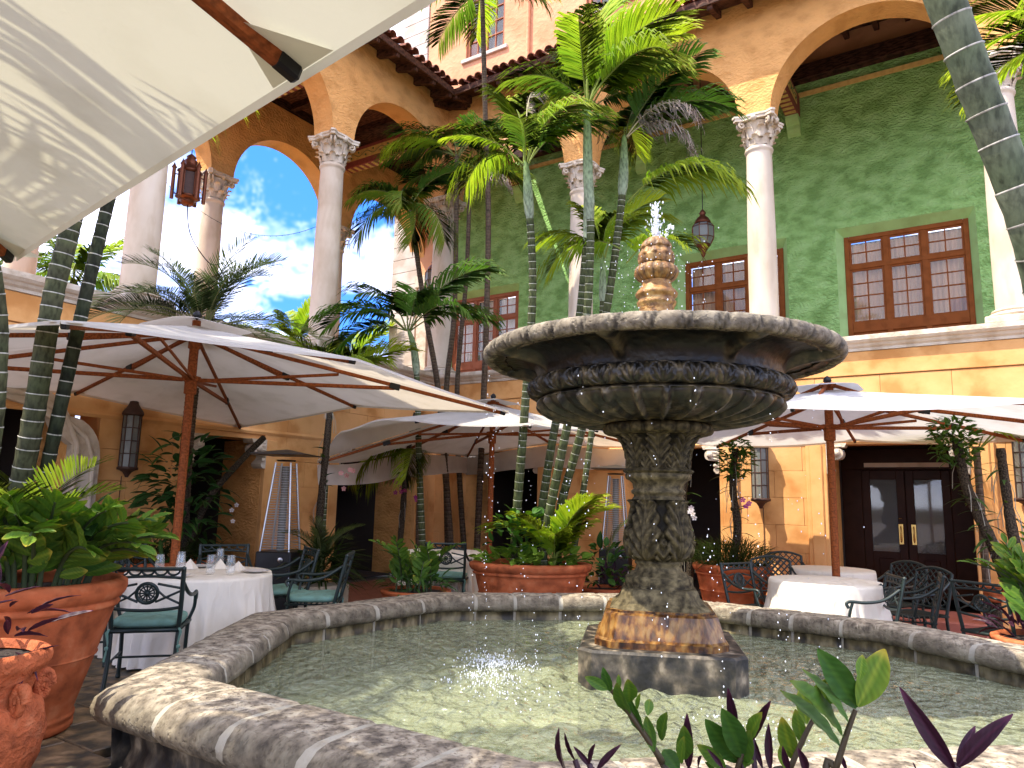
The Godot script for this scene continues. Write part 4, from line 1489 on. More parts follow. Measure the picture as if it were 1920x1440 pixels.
		cap2.box(Vector3(0.036, 0.046, 0.07), aim(tip - (tip - a).normalized() * 0.02, tip - a), 0.008)
		put("rib_end", cap2, M["black metal"], ro)
		var bk := MB.new()
		bk.box(Vector3(0.05, 0.07, 0.12), aim(j + Vector3(0, 0.02, 0), e - a), 0.006)
		put("bracket", bk, M["black metal"], ro)
		var pk := MB.new()
		var nrm := d.rotated(Vector3.UP, PI / 2)
		var e2 := a.lerp(e, 0.995) + Vector3(0, -0.012, 0)
		var b2 := a.lerp(e, 0.91) + Vector3(0, -0.03, 0)
		pk.tri(e2 + nrm * 0.13, b2, e2 - nrm * 0.13)
		put("rib_pocket", pk, cloth, ro)


func beam(m: MB, a: Vector3, b: Vector3, w: float, h: float) -> void:
	m.box(Vector3(w, h, a.distance_to(b)), aim((a + b) / 2, b - a), 0.006)


func build_umbrellas() -> void:
	var flat := func(_s, _u): return [0.0, 0.0]
	var none := func(_s, _u): return 0.0
	var grp := "market umbrellas over the tables"
	var a := thing("market_umbrella", "beige square umbrella over the round table at the left, teak ribs seen from below", "umbrella", Vector3(-7.2, 0, -4.6), 0.0, grp)
	umbrella(a, 2.5, 2.77, 3.36, M["beige canvas"], 0.05, flat, none)
	var b := thing("market_umbrella", "beige umbrella with a sagging drape, behind the middle planter of palms", "umbrella", Vector3(-6.8, 0, -9.8), 0.0, grp)
	umbrella(b, 1.95, 2.62, 3.11, M["beige canvas"], 0.05, func(s, u):
		var dip := 0.0
		if s == 2: dip = -0.34 * smoothstep(-0.9, 1.0, u) * 1.0 - 0.10
		if s == 3: dip = -0.42 * (1.0 - smoothstep(-1.0, -0.75, u)) + 0.12 * exp(-pow((u + 0.35) / 0.25, 2.0))
		if s == 1: dip = -0.10 * smoothstep(0.4, 1.0, u)
		return [dip, 0.0],
		func(s, u):
			if s == 2: return 0.36 + 0.05 * cos(u * 3.0)
			if s == 1: return 0.36 + 0.04 * cos(u * 2.0)
			return 0.0, 0.0, 0.12)
	var c := thing("market_umbrella", "sunlit white umbrella over the two tables near the double door", "umbrella", Vector3(-1.55, 0, -9.3), 0.0, grp)
	umbrella(c, 2.0, 2.50, 2.94, M["white canvas"], 0.03, flat, none, 0.0, 0.04)
	var d := thing("market_umbrella", "large cream canopy overhead at the upper left, palm shadows on its cloth", "umbrella", Vector3(-1.65, 0, 1.14), -0.128, grp)
	umbrella(d, 2.26, 2.60, 3.3, M["canvas"], 0.0, flat, none, 0.0, 0.02)


# ---------- tables and chairs ----------
func round_cloth(r: float, top: float, floor_y: float, seed_: float, spread: float) -> MB:
	var m := MB.new()
	var rows := []
	for i in 16:
		var t := i / 15.0
		var row := PackedVector3Array()
		for j in 120:
			var a := TAU * j / 120
			var fold := sin(a * 15.0 + seed_) * 0.6 + sin(a * 23.0 + seed_ * 2.3) * 0.4
			var q: Vector3
			if i < 4:
				q = Vector3(cos(a), 0, sin(a)) * r * (i / 3.0) * 0.99
				q.y = top
			else:
				var k := (i - 3.5) / 11.5
				var rr := r + 0.004 + spread * k * k + 0.065 * (absf(fold) * 1.7 - 0.5) * smoothstep(0.02, 0.8, k)
				q = Vector3(cos(a) * rr, top - 0.004 - (top - 0.004 - floor_y) * k, sin(a) * rr)
			row.append(q)
		rows.append(row)
	m.grid(rows, true, [], true)
	return m


func cloth_table(label: String, cloth_label: String, at: Vector3, r: float, top: float, floor_y: float, seed_: float, spread := 0.03, tail := false) -> void:
	var t := thing("round_table", label, "table", at, 0.0, "cloth-covered tables")
	var m := MB.new()
	m.lathe([Vector2(0.0, top - 0.045), Vector2(r - 0.04, top - 0.045), Vector2(r - 0.03, top - 0.03), Vector2(r - 0.03, top - 0.014), Vector2(0, top - 0.01)], 40)
	put("tabletop", m, M["teak"], t)
	var l := MB.new()
	l.lathe([Vector2(0.28, 0.0), Vector2(0.26, 0.03), Vector2(0.05, 0.06), Vector2(0.045, top - 0.05)], 16)
	put("pedestal", l, M["black metal"], t)
	var c := round_cloth(r, top, floor_y, seed_, spread)
	if tail:
		for i in c.v.size():
			var p := c.v[i]
			var a := atan2(p.z, p.x)
			var k := exp(-pow(wrapf(a - 2.75, -PI, PI) / 0.32, 2.0)) * smoothstep(0.45, 0.0, p.y)
			c.v[i] = Vector3(p.x * (1.0 + 0.62 * k), p.y * (1.0 - 0.35 * k), p.z * (1.0 + 0.62 * k))
	var o := put("tablecloth", c, M["linen"], null, T(at))
	tag(o, cloth_label, "tablecloth", "white tablecloths")


func chair_frame(o: Node3D, iron: Material) -> void:
	# seat 0.44 high; the back stands at -z
	for s in [-1.0, 1.0]:
		var f := MB.new()
		f.tube(smooth([Vector3(s * 0.24, 0.0, 0.24), Vector3(s * 0.235, 0.2, 0.225), Vector3(s * 0.24, 0.43, 0.21)], 4), [0.016], 7)
		f.ball(Vector3(s * 0.24, 0.012, 0.24), 0.022, 7)
		put("leg", f, iron, o)
		var b := MB.new()
		b.tube(smooth([Vector3(s * 0.23, 0.0, -0.30), Vector3(s * 0.225, 0.2, -0.245), Vector3(s * 0.23, 0.44, -0.215)], 4), [0.017], 7)
		put("leg", b, iron, o)
		var arm := MB.new()
		arm.tube(smooth([Vector3(s * 0.245, 0.78, -0.27), Vector3(s * 0.27, 0.685, -0.12), Vector3(s * 0.285, 0.655, 0.05), Vector3(s * 0.285, 0.66, 0.19), Vector3(s * 0.285, 0.635, 0.225), Vector3(s * 0.285, 0.60, 0.205)], 4), [0.015], 7)
		arm.tube(smooth([Vector3(s * 0.285, 0.65, 0.17), Vector3(s * 0.28, 0.54, 0.20), Vector3(s * 0.245, 0.44, 0.2)], 4), [0.014], 7)
		put("armrest", arm, iron, o)
	var st := MB.new()
	st.bar(Vector3(-0.235, 0.2, 0.225), Vector3(-0.225, 0.2, -0.245), 0.009)
	st.bar(Vector3(0.235, 0.2, 0.225), Vector3(0.225, 0.2, -0.245), 0.009)
	st.bar(Vector3(-0.23, 0.2, 0.0), Vector3(0.23, 0.2, 0.0), 0.009)
	put("stretcher", st, iron, o)
	var se := MB.new()
	se.tube([Vector3(-0.25, 0.43, 0.23), Vector3(0.25, 0.43, 0.23), Vector3(0.235, 0.43, -0.23), Vector3(-0.235, 0.43, -0.23), Vector3(-0.25, 0.43, 0.23)], [0.016], 7)
	for k in 9:
		se.bar(Vector3(-0.24, 0.432, 0.2 - 0.05 * k), Vector3(0.24, 0.432, 0.2 - 0.05 * k), 0.007, 5)
	put("seat", se, iron, o)


func back_point(x: float, y: float) -> Vector3:
	return Vector3(x, y, -0.215 - 0.22 * (y - 0.44) - 0.10 * x * x)


func make_medallion_chair(label: String) -> Node3D:
	var o := thing("garden_armchair", label, "chair")
	var iron: Material = M["green iron"]
	chair_frame(o, iron)
	var b := MB.new()
	for s in [-1.0, 1.0]:
		b.tube([back_point(s * 0.23, 0.44), back_point(s * 0.24, 0.65), back_point(s * 0.245, 0.88)], [0.018], 7)
		b.ball(back_point(s * 0.245, 0.885), 0.022, 7)
	var line := func(pts: Array, r: float) -> void:
		var q := []
		for p in pts: q.append(back_point(p.x, p.y))
		b.tube(q, [r], 6)
	var top := []
	var low := []
	var bot := []
	for k in 13:
		var x := -0.245 + 0.49 * k / 12.0
		top.append(Vector2(x, 0.885 + 0.0 * x))
		low.append(Vector2(x, 0.815 + 0.25 * (0.06 - x * x)))
		bot.append(Vector2(x, 0.60 - 0.4 * (0.06 - x * x)))
	line.call(top, 0.015)
	line.call(low, 0.011)
	line.call(bot, 0.013)
	for k in 5:
		var cx := -0.176 + 0.088 * k
		var arc := []
		for i in 9:
			var a := PI + PI * i / 8.0
			arc.append(Vector2(cx + 0.042 * cos(a), 0.875 + 0.036 * sin(a)))
		line.call(arc, 0.008)
	for s in [-1.0, 1.0]:
		line.call([Vector2(s * 0.24, 0.74), Vector2(s * 0.07, 0.775)], 0.010)
		line.call([Vector2(s * 0.24, 0.725), Vector2(s * 0.06, 0.64)], 0.010)
		line.call([Vector2(s * 0.24, 0.62), Vector2(s * 0.12, 0.68), Vector2(s * 0.06, 0.735)], 0.009)
	var ring := []
	var ring2 := []
	for i in 21:
		var a := TAU * i / 20
		ring.append(Vector2(0.072 * cos(a), 0.705 + 0.072 * sin(a)))
		ring2.append(Vector2(0.05 * cos(a), 0.705 + 0.05 * sin(a)))
	line.call(ring, 0.014)
	line.call(ring2, 0.006)
	for k in 12:
		var a := TAU * k / 12
		line.call([Vector2(0.012 * cos(a), 0.705 + 0.012 * sin(a)), Vector2(0.062 * cos(a), 0.705 + 0.062 * sin(a))], 0.0065)
	b.ball(back_point(0, 0.705), 0.02, 8)
	put("backrest", b, iron, o)
	return o


func add_cushion(o: Node3D) -> void:
	var c := MB.new()
	var rows := []
	for i in 9:
		var t := i / 8.0
		var y := 0.445 + 0.065 * t
		var k := 1.0 - pow(absf(t * 2 - 1), 3.0) * 0.12
		var r := PackedVector3Array()
		for j in 40:
			var a := TAU * j / 40
			var cx := signf(cos(a)) * pow(absf(cos(a)), 0.35)
			var cz := signf(sin(a)) * pow(absf(sin(a)), 0.35)
			r.append(Vector3(cx * 0.245 * k, y - 0.006 * sin(j * 1.7) * t, cz * 0.235 * k + 0.01))
		rows.append(r)
	c.grid(rows, true)
	var top: PackedVector3Array = rows[8]
	for j in 40: c.tri(Vector3(0, 0.522, 0.01), top[(j + 1) % 40], top[j])
	var q := put("cushion", c, M["cushion"], o)
	for s in [-1.0, 1.0]:
		var tie := MB.new()
		tie.tube([Vector3(s * 0.225, 0.46, -0.225), Vector3(s * 0.25, 0.42, -0.24), Vector3(s * 0.235, 0.33, -0.235), Vector3(s * 0.25, 0.22, -0.25)], [0.01, 0.012, 0.007, 0.009], 5)
		tie.ball(Vector3(s * 0.242, 0.31, -0.24), 0.018, 6)
		put("tie", tie, M["cushion"], q)


func make_lattice_chair(label: String) -> Node3D:
	var o := thing("lattice_armchair", label, "chair")
	var iron: Material = M["green iron"]
	chair_frame(o, iron)
	var b := MB.new()
	var inside := func(p: Vector2) -> bool: return absf(p.x) < 0.235 and p.y > 0.50 and p.y < 0.86 + 0.9 * (0.055 - p.x * p.x)
	var edge := []
	for k in 17:
		var x := -0.24 + 0.48 * k / 16.0
		edge.append(back_point(x, 0.865 + 0.9 * (0.055 - x * x)))
	b.tube(edge, [0.016], 7)
	for s in [-1.0, 1.0]:
		b.tube([back_point(s * 0.23, 0.44), back_point(s * 0.24, 0.65), back_point(s * 0.24, 0.868)], [0.017], 7)
	b.tube([back_point(-0.235, 0.5), back_point(0, 0.5), back_point(0.235, 0.5)], [0.013], 6)
	for s in [-1.0, 1.0]:
		for k in 13:
			var pts := []
			for i in 25:
				var t := i / 24.0
				var p := Vector2(s * (-0.5 + 0.08 * k - 0.02 + t * 0.46) , 0.48 + t * 0.46)
				if inside.call(p): pts.append(back_point(p.x, p.y))
			if pts.size() > 1: b.tube([pts[0], pts[pts.size() / 2], pts[-1]] if pts.size() > 2 else pts, [0.008], 5)
	put("backrest", b, iron, o)
	return o


func glass(label: String, at: Vector3, s := 1.0) -> void:
	var m := MB.new()
	m.lathe([Vector2(0.0, 0.002), Vector2(0.028, 0.002), Vector2(0.034, 0.02), Vector2(0.038, 0.06), Vector2(0.033, 0.13), Vector2(0.031, 0.16), Vector2(0.029, 0.16), Vector2(0.031, 0.13), Vector2(0.0355, 0.06), Vector2(0.031, 0.02), Vector2(0.0, 0.012)], 18)
	tag(put("drinking_glass", m, M["glass"], null, T(at, 0.0, s)), label, "glass", "glasses on the left table")


func plate(label: String, at: Vector3) -> void:
	var m := MB.new()
	m.lathe([Vector2(0.0, 0.004), Vector2(0.06, 0.002), Vector2(0.09, 0.012), Vector2(0.13, 0.018), Vector2(0.132, 0.021), Vector2(0.09, 0.016), Vector2(0.0, 0.009)], 32)
	tag(put("plate", m, M["china"], null, T(at)), label, "plate", "plates on the left table")


func napkin(label: String, at: Vector3, turn: float) -> void:
	var m := MB.new()
	var h := 0.10
	for s in [-1.0, 1.0]:
		m.tri(Vector3(0, h, 0), Vector3(-0.07, 0, 0.05 * s) if s > 0 else Vector3(0.07, 0, 0.05 * s), Vector3(0.07, 0, 0.05 * s) if s > 0 else Vector3(-0.07, 0, 0.05 * s))
	m.tri(Vector3(0, h, 0), Vector3(0.07, 0, 0.05), Vector3(0.07, 0, -0.05))
	m.tri(Vector3(0, h, 0), Vector3(-0.07, 0, -0.05), Vector3(-0.07, 0, 0.05))
	tag(put("napkin", m, M["linen"], null, T(at, turn)), label, "napkin", "folded napkins on the left table")


func build_tables() -> void:
	var lt := Vector3(-6.53, 0, -4.46)
	cloth_table("round dining table laid with glasses and plates, under the left umbrella", "cream tablecloth reaching the floor, one corner trailing on the paving", lt, 0.67, 0.775, 0.02, 1.0, 0.05, true)
	cloth_table("round table half hidden behind the middle terracotta planter", "white tablecloth glimpsed left of the middle terracotta planter", Vector3(-6.75, 0, -8.55), 0.62, 0.77, 0.1, 2.0)
	cloth_table("round table nearest the pool on the sunny right side", "sunlit white tablecloth on the nearer of the two right tables", Vector3(-1.53, 0, -8.5), 0.57, 0.77, 0.14, 3.1, 0.10)
	cloth_table("round table behind the umbrella pole near the double door", "sunlit white tablecloth on the farther of the two right tables", Vector3(-1.72, 0, -10.0), 0.5, 0.78, 0.15, 4.4, 0.05)
	var y := 0.778
	var glasses := [[-0.02, 0.42, "tall empty glass at the near left edge of the laid table"], [-0.18, 0.1, "empty glass left of the middle of the laid table"], [0.17, 0.33, "empty glass before the black chair back, near side of the laid table"], [-0.30, -0.42, "tall glass at the far edge of the laid table"], [0.46, 0.0, "glass near the right edge of the laid table"], [0.3, 0.1, "small glass between two plates on the laid table"]]
	for g in glasses: glass(g[2], lt + Vector3(g[0], y, g[1]), 1.15)
	for p in [[-0.35, 0.33, "white plate at the left edge of the laid table"], [0.28, 0.45, "white plate at the near edge of the laid table"], [0.42, -0.32, "white plate at the far right of the laid table"], [-0.35, -0.25, "white plate at the far left of the laid table"]]:
		plate(p[2], lt + Vector3(p[0], y, p[1]))
	for p in [[-0.3, -0.08, 0.5, "folded white napkin standing left on the laid table"], [-0.12, -0.3, 1.2, "folded white napkin standing at the back of the laid table"], [0.2, -0.28, 0.2, "folded white napkin standing right on the laid table"]]:
		napkin(p[3], lt + Vector3(p[0], y, p[1]), p[2])
	# chairs
	var g1 := "dark iron armchairs with a sun medallion"
	var m := make_medallion_chair("dark iron armchair with teal cushion, its medallion back towards the pool rim at left")
	add_cushion(m)
	m.set_meta("group", g1)
	m.position = Vector3(-5.85, 0, -3.58)
	m.rotation.y = PI + 0.86
	m.scale = Vector3.ONE * 1.06
	copy(m, "garden_armchair", "cushioned iron armchair half hidden between terracotta pot and tablecloth", Vector3(-7.0, 0, -3.55), PI - 0.4, g1)
	copy(m, "garden_armchair", "cushioned iron armchair at the right side of the laid table, by the heater", Vector3(-6.62, 0, -5.5), -0.45, g1)
	copy(m, "garden_armchair", "iron armchair behind the laid table, only its top rail showing", Vector3(-7.25, 0, -5.25), 1.0, g1)
	copy(m, "garden_armchair", "dark iron armchair behind the left umbrella pole, before the long planter", Vector3(-7.75, 0, -4.5), 1.5, g1)
	copy(m, "garden_armchair", "iron armchair turned sideways beside the pool rim, teal cushion showing its edge", Vector3(-5.95, 0, -5.42), -0.9, g1)
	copy(m, "garden_armchair", "iron medallion armchair before the white cloth left of the middle planter", Vector3(-6.3, 0, -8.1), PI + 0.55, g1)
	var p := make_medallion_chair("bare iron medallion armchair at the left end of the sunlit table")
	p.set_meta("group", g1)
	p.position = Vector3(-2.18, 0, -8.35)
	p.rotation.y = 1.15
	copy(p, "garden_armchair", "bare iron armchair at the right end of the sunlit table, nearest the standing lattice chair", Vector3(-0.78, 0, -8.72), -1.45, g1)
	copy(p, "garden_armchair", "bare iron armchair before the sunlit cloth, turned sideways on the pool side", Vector3(-1.12, 0, -8.08), -1.15, g1)
	copy(p, "garden_armchair", "bare iron armchair at the far right, among the glossy plants", Vector3(0.02, 0, -8.35), 2.6, g1)
	var g2 := "dark iron armchairs with a lattice back"
	var l := make_lattice_chair("lattice-backed iron armchair left behind the sunlit table")
	l.set_meta("group", g2)
	l.position = Vector3(-2.2, 0, -9.35)
	l.rotation.y = 0.55
	copy(l, "lattice_armchair", "lattice-backed iron armchair against the orange wall, left of the umbrella pole", Vector3(-2.3, 0, -10.4), 0.5, g2)
	copy(l, "lattice_armchair", "lattice-backed iron armchair standing on the right, its back to the double door", Vector3(-0.78, 0, -9.15), -0.75, g2)
	copy(l, "lattice_armchair", "lattice-backed iron armchair half hidden behind the right-hand one", Vector3(-1.05, 0, -9.9), -0.6, g2)


# ---------- lanterns and heaters ----------
func wall_lantern(label: String, at: Vector3, turn: float, s := 0.9) -> void:
	var o := thing("wall_lantern", label, "lantern", at, turn, "iron wall lanterns")
	o.scale = Vector3(s * 0.86, s, s * 0.86)
	var pts := func(r: float, k: int) -> Vector3: return Vector3(cos(PI * (k + 0.5) / 4.0) * r, 0, sin(PI * (k + 0.5) / 4.0) * r)
	var f := MB.new()
	f.lathe([Vector2(0.03, -0.62), Vector2(0.05, -0.58), Vector2(0.09, -0.53), Vector2(0.15, -0.50), Vector2(0.2, -0.49), Vector2(0.2, -0.45), Vector2(0.17, -0.44), Vector2(0.0, -0.44)], 8, Vector3(0, 0, 0.2))
	f.lathe([Vector2(0.0, 0.43), Vector2(0.19, 0.43), Vector2(0.21, 0.46), Vector2(0.2, 0.5), Vector2(0.15, 0.56), Vector2(0.1, 0.63), Vector2(0.085, 0.66), Vector2(0.09, 0.7), Vector2(0.06, 0.74), Vector2(0.0, 0.76)], 8, Vector3(0, 0, 0.2))
	for k in 8:
		f.bar(pts.call(0.165, k) + Vector3(0, -0.45, 0.2), pts.call(0.165, k) + Vector3(0, 0.44, 0.2), 0.012, 5)
		for y in [-0.22, 0.0, 0.22]:
			f.bar(pts.call(0.165, k) + Vector3(0, y, 0.2), pts.call(0.165, k + 1) + Vector3(0, y, 0.2), 0.008, 4)
	f.span(Vector3(-0.1, -0.47, 0.0), Vector3(0.1, -0.45, 0.2))
	f.bar(Vector3(0, -0.6, 0.015), Vector3(0, -1.6, 0.012), 0.008, 5)
	put("frame", f, M["iron rust"], o)
	for k in 8:
		var g := MB.new()
		var a: Vector3 = pts.call(0.158, k) + Vector3(0, -0.44, 0.2)
		var b: Vector3 = pts.call(0.158, k + 1) + Vector3(0, -0.44, 0.2)
		g.quad(b, a, a + Vector3(0, 0.87, 0), b + Vector3(0, 0.87, 0))
		put("pane", g, M["frosted glass"], o)


func hanging_lantern(label: String, at: Vector3, top: float, copper: bool) -> void:
	var o := thing("hanging_lantern", label, "lantern", at, 0.0, "lanterns hanging in the loggia")
	var f := MB.new()
	var g: Material = M["copper"]
	if copper:
		f.lathe([Vector2(0.0, -0.42), Vector2(0.10, -0.42), Vector2(0.13, -0.36), Vector2(0.12, -0.33), Vector2(0.2, -0.31), Vector2(0.2, -0.27), Vector2(0.17, -0.26)], 6)
		f.lathe([Vector2(0.17, 0.14), Vector2(0.21, 0.16), Vector2(0.2, 0.2), Vector2(0.13, 0.26), Vector2(0.10, 0.33), Vector2(0.11, 0.38), Vector2(0.07, 0.42), Vector2(0.08, 0.46), Vector2(0.03, 0.5), Vector2(0.0, 0.52)], 6)
		for k in 6:
			var a := TAU * k / 6
			var d := Vector3(cos(a), 0, sin(a))
			f.bar(d * 0.17 + Vector3(0, -0.27, 0), d * 0.17 + Vector3(0, 0.15, 0), 0.016, 5)
			f.tube([d * 0.25 + Vector3(0, -0.35, 0), d * 0.25 + Vector3(0, 0.2, 0)], [0.035], 6)
			f.lathe([Vector2(0.036, 0.2), Vector2(0.05, 0.21), Vector2(0.02, 0.26), Vector2(0.0, 0.32)], 6, d * 0.25)
			f.bar(d * 0.17 + Vector3(0, 0.1, 0), d * 0.25 + Vector3(0, 0.1, 0), 0.012, 4)
			f.bar(d * 0.17 + Vector3(0, -0.25, 0), d * 0.25 + Vector3(0, -0.25, 0), 0.012, 4)
		put("frame", f, g, o)
		for k in 6:
			var p := MB.new()
			var a := Vector3(cos(TAU * k / 6), 0, sin(TAU * k / 6)) * 0.165
			var b := Vector3(cos(TAU * (k + 1) / 6), 0, sin(TAU * (k + 1) / 6)) * 0.165
			p.quad(b + Vector3(0, -0.27, 0), a + Vector3(0, -0.27, 0), a + Vector3(0, 0.15, 0), b + Vector3(0, 0.15, 0))
			put("pane", p, M["iron rust"], o)
	else:
		f.lathe([Vector2(0.0, -0.52), Vector2(0.03, -0.5), Vector2(0.05, -0.44), Vector2(0.06, -0.40), Vector2(0.13, -0.3), Vector2(0.15, -0.26), Vector2(0.0, -0.26)], 12)
		f.lathe([Vector2(0.0, 0.16), Vector2(0.17, 0.16), Vector2(0.16, 0.22), Vector2(0.11, 0.3), Vector2(0.06, 0.34), Vector2(0.05, 0.38), Vector2(0.07, 0.4), Vector2(0.04, 0.45), Vector2(0.0, 0.5)], 12)
		var ring := [[0.15, -0.26], [0.22, -0.13], [0.22, 0.1], [0.17, 0.17]]
		for k in 8:
			var d := Vector3(cos(TAU8 * k), 0, sin(TAU8 * k))
			var e := Vector3(cos(TAU8 * (k + 1)), 0, sin(TAU8 * (k + 1)))
			for i in 3: f.bar(d * ring[i][0] + Vector3(0, ring[i][1], 0), d * ring[i + 1][0] + Vector3(0, ring[i + 1][1], 0), 0.009, 4)
			for i in [1, 2]: f.bar(d * ring[i][0] + Vector3(0, ring[i][1], 0), e * ring[i][0] + Vector3(0, ring[i][1], 0), 0.008, 4)
		for k in 3:
			f.bar(Vector3(0, -0.5, 0), Vector3(0.14 * cos(k * 2.1), -0.78, 0.14 * sin(k * 2.1)), 0.005, 4)
		put("frame", f, g, o)
		for k in 8:
			for i in 3:
				var d := Vector3(cos(TAU8 * k), 0, sin(TAU8 * k))
				var e := Vector3(cos(TAU8 * (k + 1)), 0, sin(TAU8 * (k + 1)))
				var p := MB.new()
				p.quad(e * ring[i][0] * 0.97 + Vector3(0, ring[i][1], 0), d * ring[i][0] * 0.97 + Vector3(0, ring[i][1], 0), d * ring[i + 1][0] * 0.97 + Vector3(0, ring[i + 1][1], 0), e * ring[i + 1][0] * 0.97 + Vector3(0, ring[i + 1][1], 0))
				put("pane", p, M["frosted glass"], o)
	var c := MB.new()
	c.bar(Vector3(0, 0.48, 0), Vector3(0, top - at.y, 0), 0.009, 5)
	put("chain", c, M["black metal"], o)


func heater(label: String, at: Vector3, turn: float) -> void:
	var o := thing("patio_heater", label, "heater", at, turn, "pyramid patio heaters")
	var b := MB.new()
	b.box(Vector3(0.46, 0.78, 0.46), T(Vector3(0, 0.43, 0)), 0.015)
	put("gas_box", b, M["heater black"], o)
	var p := MB.new()
	for sx in [-1.0, 1.0]:
		for sz in [-1.0, 1.0]:
			p.bar(Vector3(sx * 0.25, 0.05, sz * 0.25), Vector3(sx * 0.10, 1.95, sz * 0.10), 0.014, 6)
	put("frame", p, M["steel"], o)
	var g := MB.new()
	for k in 34:
		var y := 0.85 + 1.05 * k / 33.0
		var r := lerpf(0.245, 0.11, (y - 0.05) / 1.9) * 0.96
		var q := [Vector3(r, y, r), Vector3(-r, y, r), Vector3(-r, y, -r), Vector3(r, y, -r), Vector3(r, y, r)]
		for i in 4: g.bar(q[i], q[i + 1], 0.0035, 4)
	put("guard", g, M["steel"], o)
	var t := MB.new()
	t.tube([Vector3(0, 0.82, 0), Vector3(0, 1.9, 0)], [0.05], 14)
	put("glass_tube", t, M["frosted glass"], o)
	var h := MB.new()
	h.lathe([Vector2(0.0, 1.98), Vector2(0.12, 1.97), Vector2(0.13, 1.99)], 4)
	var top := [Vector3(0, 2.17, 0)]
	for k in 4:
		var a := PI / 4 + PI / 2 * k
		var c := PI / 4 + PI / 2 * (k + 1)
		h.tri(Vector3(0, 2.13, 0), Vector3(cos(c) * 0.5, 2.06, sin(c) * 0.5), Vector3(cos(a) * 0.5, 2.06, sin(a) * 0.5))
		h.tri(Vector3(0, 2.04, 0), Vector3(cos(a) * 0.5, 2.05, sin(a) * 0.5), Vector3(cos(c) * 0.5, 2.05, sin(c) * 0.5))
		h.quad(Vector3(cos(a) * 0.5, 2.05, sin(a) * 0.5), Vector3(cos(a) * 0.5, 2.06, sin(a) * 0.5), Vector3(cos(c) * 0.5, 2.06, sin(c) * 0.5), Vector3(cos(c) * 0.5, 2.05, sin(c) * 0.5))
	put("hood", h, M["heater black"], o)
	var lb := MB.new()
	lb.lathe([Vector2(0.0, 0.0), Vector2(0.035, 0.0), Vector2(0.03, 0.008), Vector2(0.0, 0.01)], 16)
	put("badge", lb, M["steel"], o, Transform3D(Basis(Vector3.RIGHT, PI / 2), Vector3(0.1, 0.72, 0.231)))


func build_fixtures() -> void:
	wall_lantern("rusty iron wall lantern beside the stone-framed archway", Vector3(-9.73, 2.2, -5.33), PI / 2, 0.78)
	wall_lantern("rusty iron wall lantern behind the orchid post, left of the double door", Vector3(-3.02, 2.05, -11.96), 0.0)
	wall_lantern("rusty iron wall lantern right of the double door, at the far right", Vector3(0.42, 2.12, -11.96), 0.0)
	hanging_lantern("dark copper hanging lantern before the sky in the open loggia", Vector3(-11.2, 6.82, -6.77), 10.5, true)
	hanging_lantern("glass hanging lantern with copper ends before the green wall", Vector3(-4.45, 6.9, -13.6), 10.6, false)
	hanging_lantern("small glass lantern hanging beside the stone corner at the end of the loggia", Vector3(-12.05, 7.35, -14.4), 10.6, false)
	heater("pyramid patio heater between the laid table and the dark doorway", Vector3(-7.75, 0, -6.42), 0.5)
	heater("pyramid patio heater behind the carved fountain stem", Vector3(-4.95, 0, -10.6), 0.3)
	# light chain looped under the copper lantern
	for w in [[Vector3(-11.2, 6.48, -6.77), Vector3(-10.0, 6.6, -8.85), 0.45, "thin light chain swagged from the copper lantern to the column on its right"], [Vector3(-11.2, 6.48, -6.77), Vector3(-10.1, 6.45, -5.5), 0.12, "thin light chain from the copper lantern to the column on its left"]]:
		var c := MB.new()
		var pts := []
		for i in 25:
			var t := i / 24.0
			pts.append((w[0] as Vector3).lerp(w[1], t) - Vector3(0, w[2] * 4.0 * t * (1.0 - t), 0))
		c.tube(pts, [0.004], 4)
		for i in range(1, 24): c.ball(pts[i] - Vector3(0, 0.006, 0), 0.007, 5)
		tag(put("light_chain", c, M["black metal"]), w[3], "chain", "light chains in the loggia")
	var c2 := MB.new()
	c2.tube(smooth([Vector3(-11.2, 6.48, -6.77), Vector3(-11.15, 5.9, -6.85), Vector3(-11.0, 5.45, -7.15), Vector3(-10.9, 5.48, -7.35)], 6), [0.01], 5)
	tag(put("loose_cable", c2, M["black metal"]), "loose end of cable dangling below the copper lantern", "cable")
# ---------- plants ----------
var fronds := {}
var leaves := {}


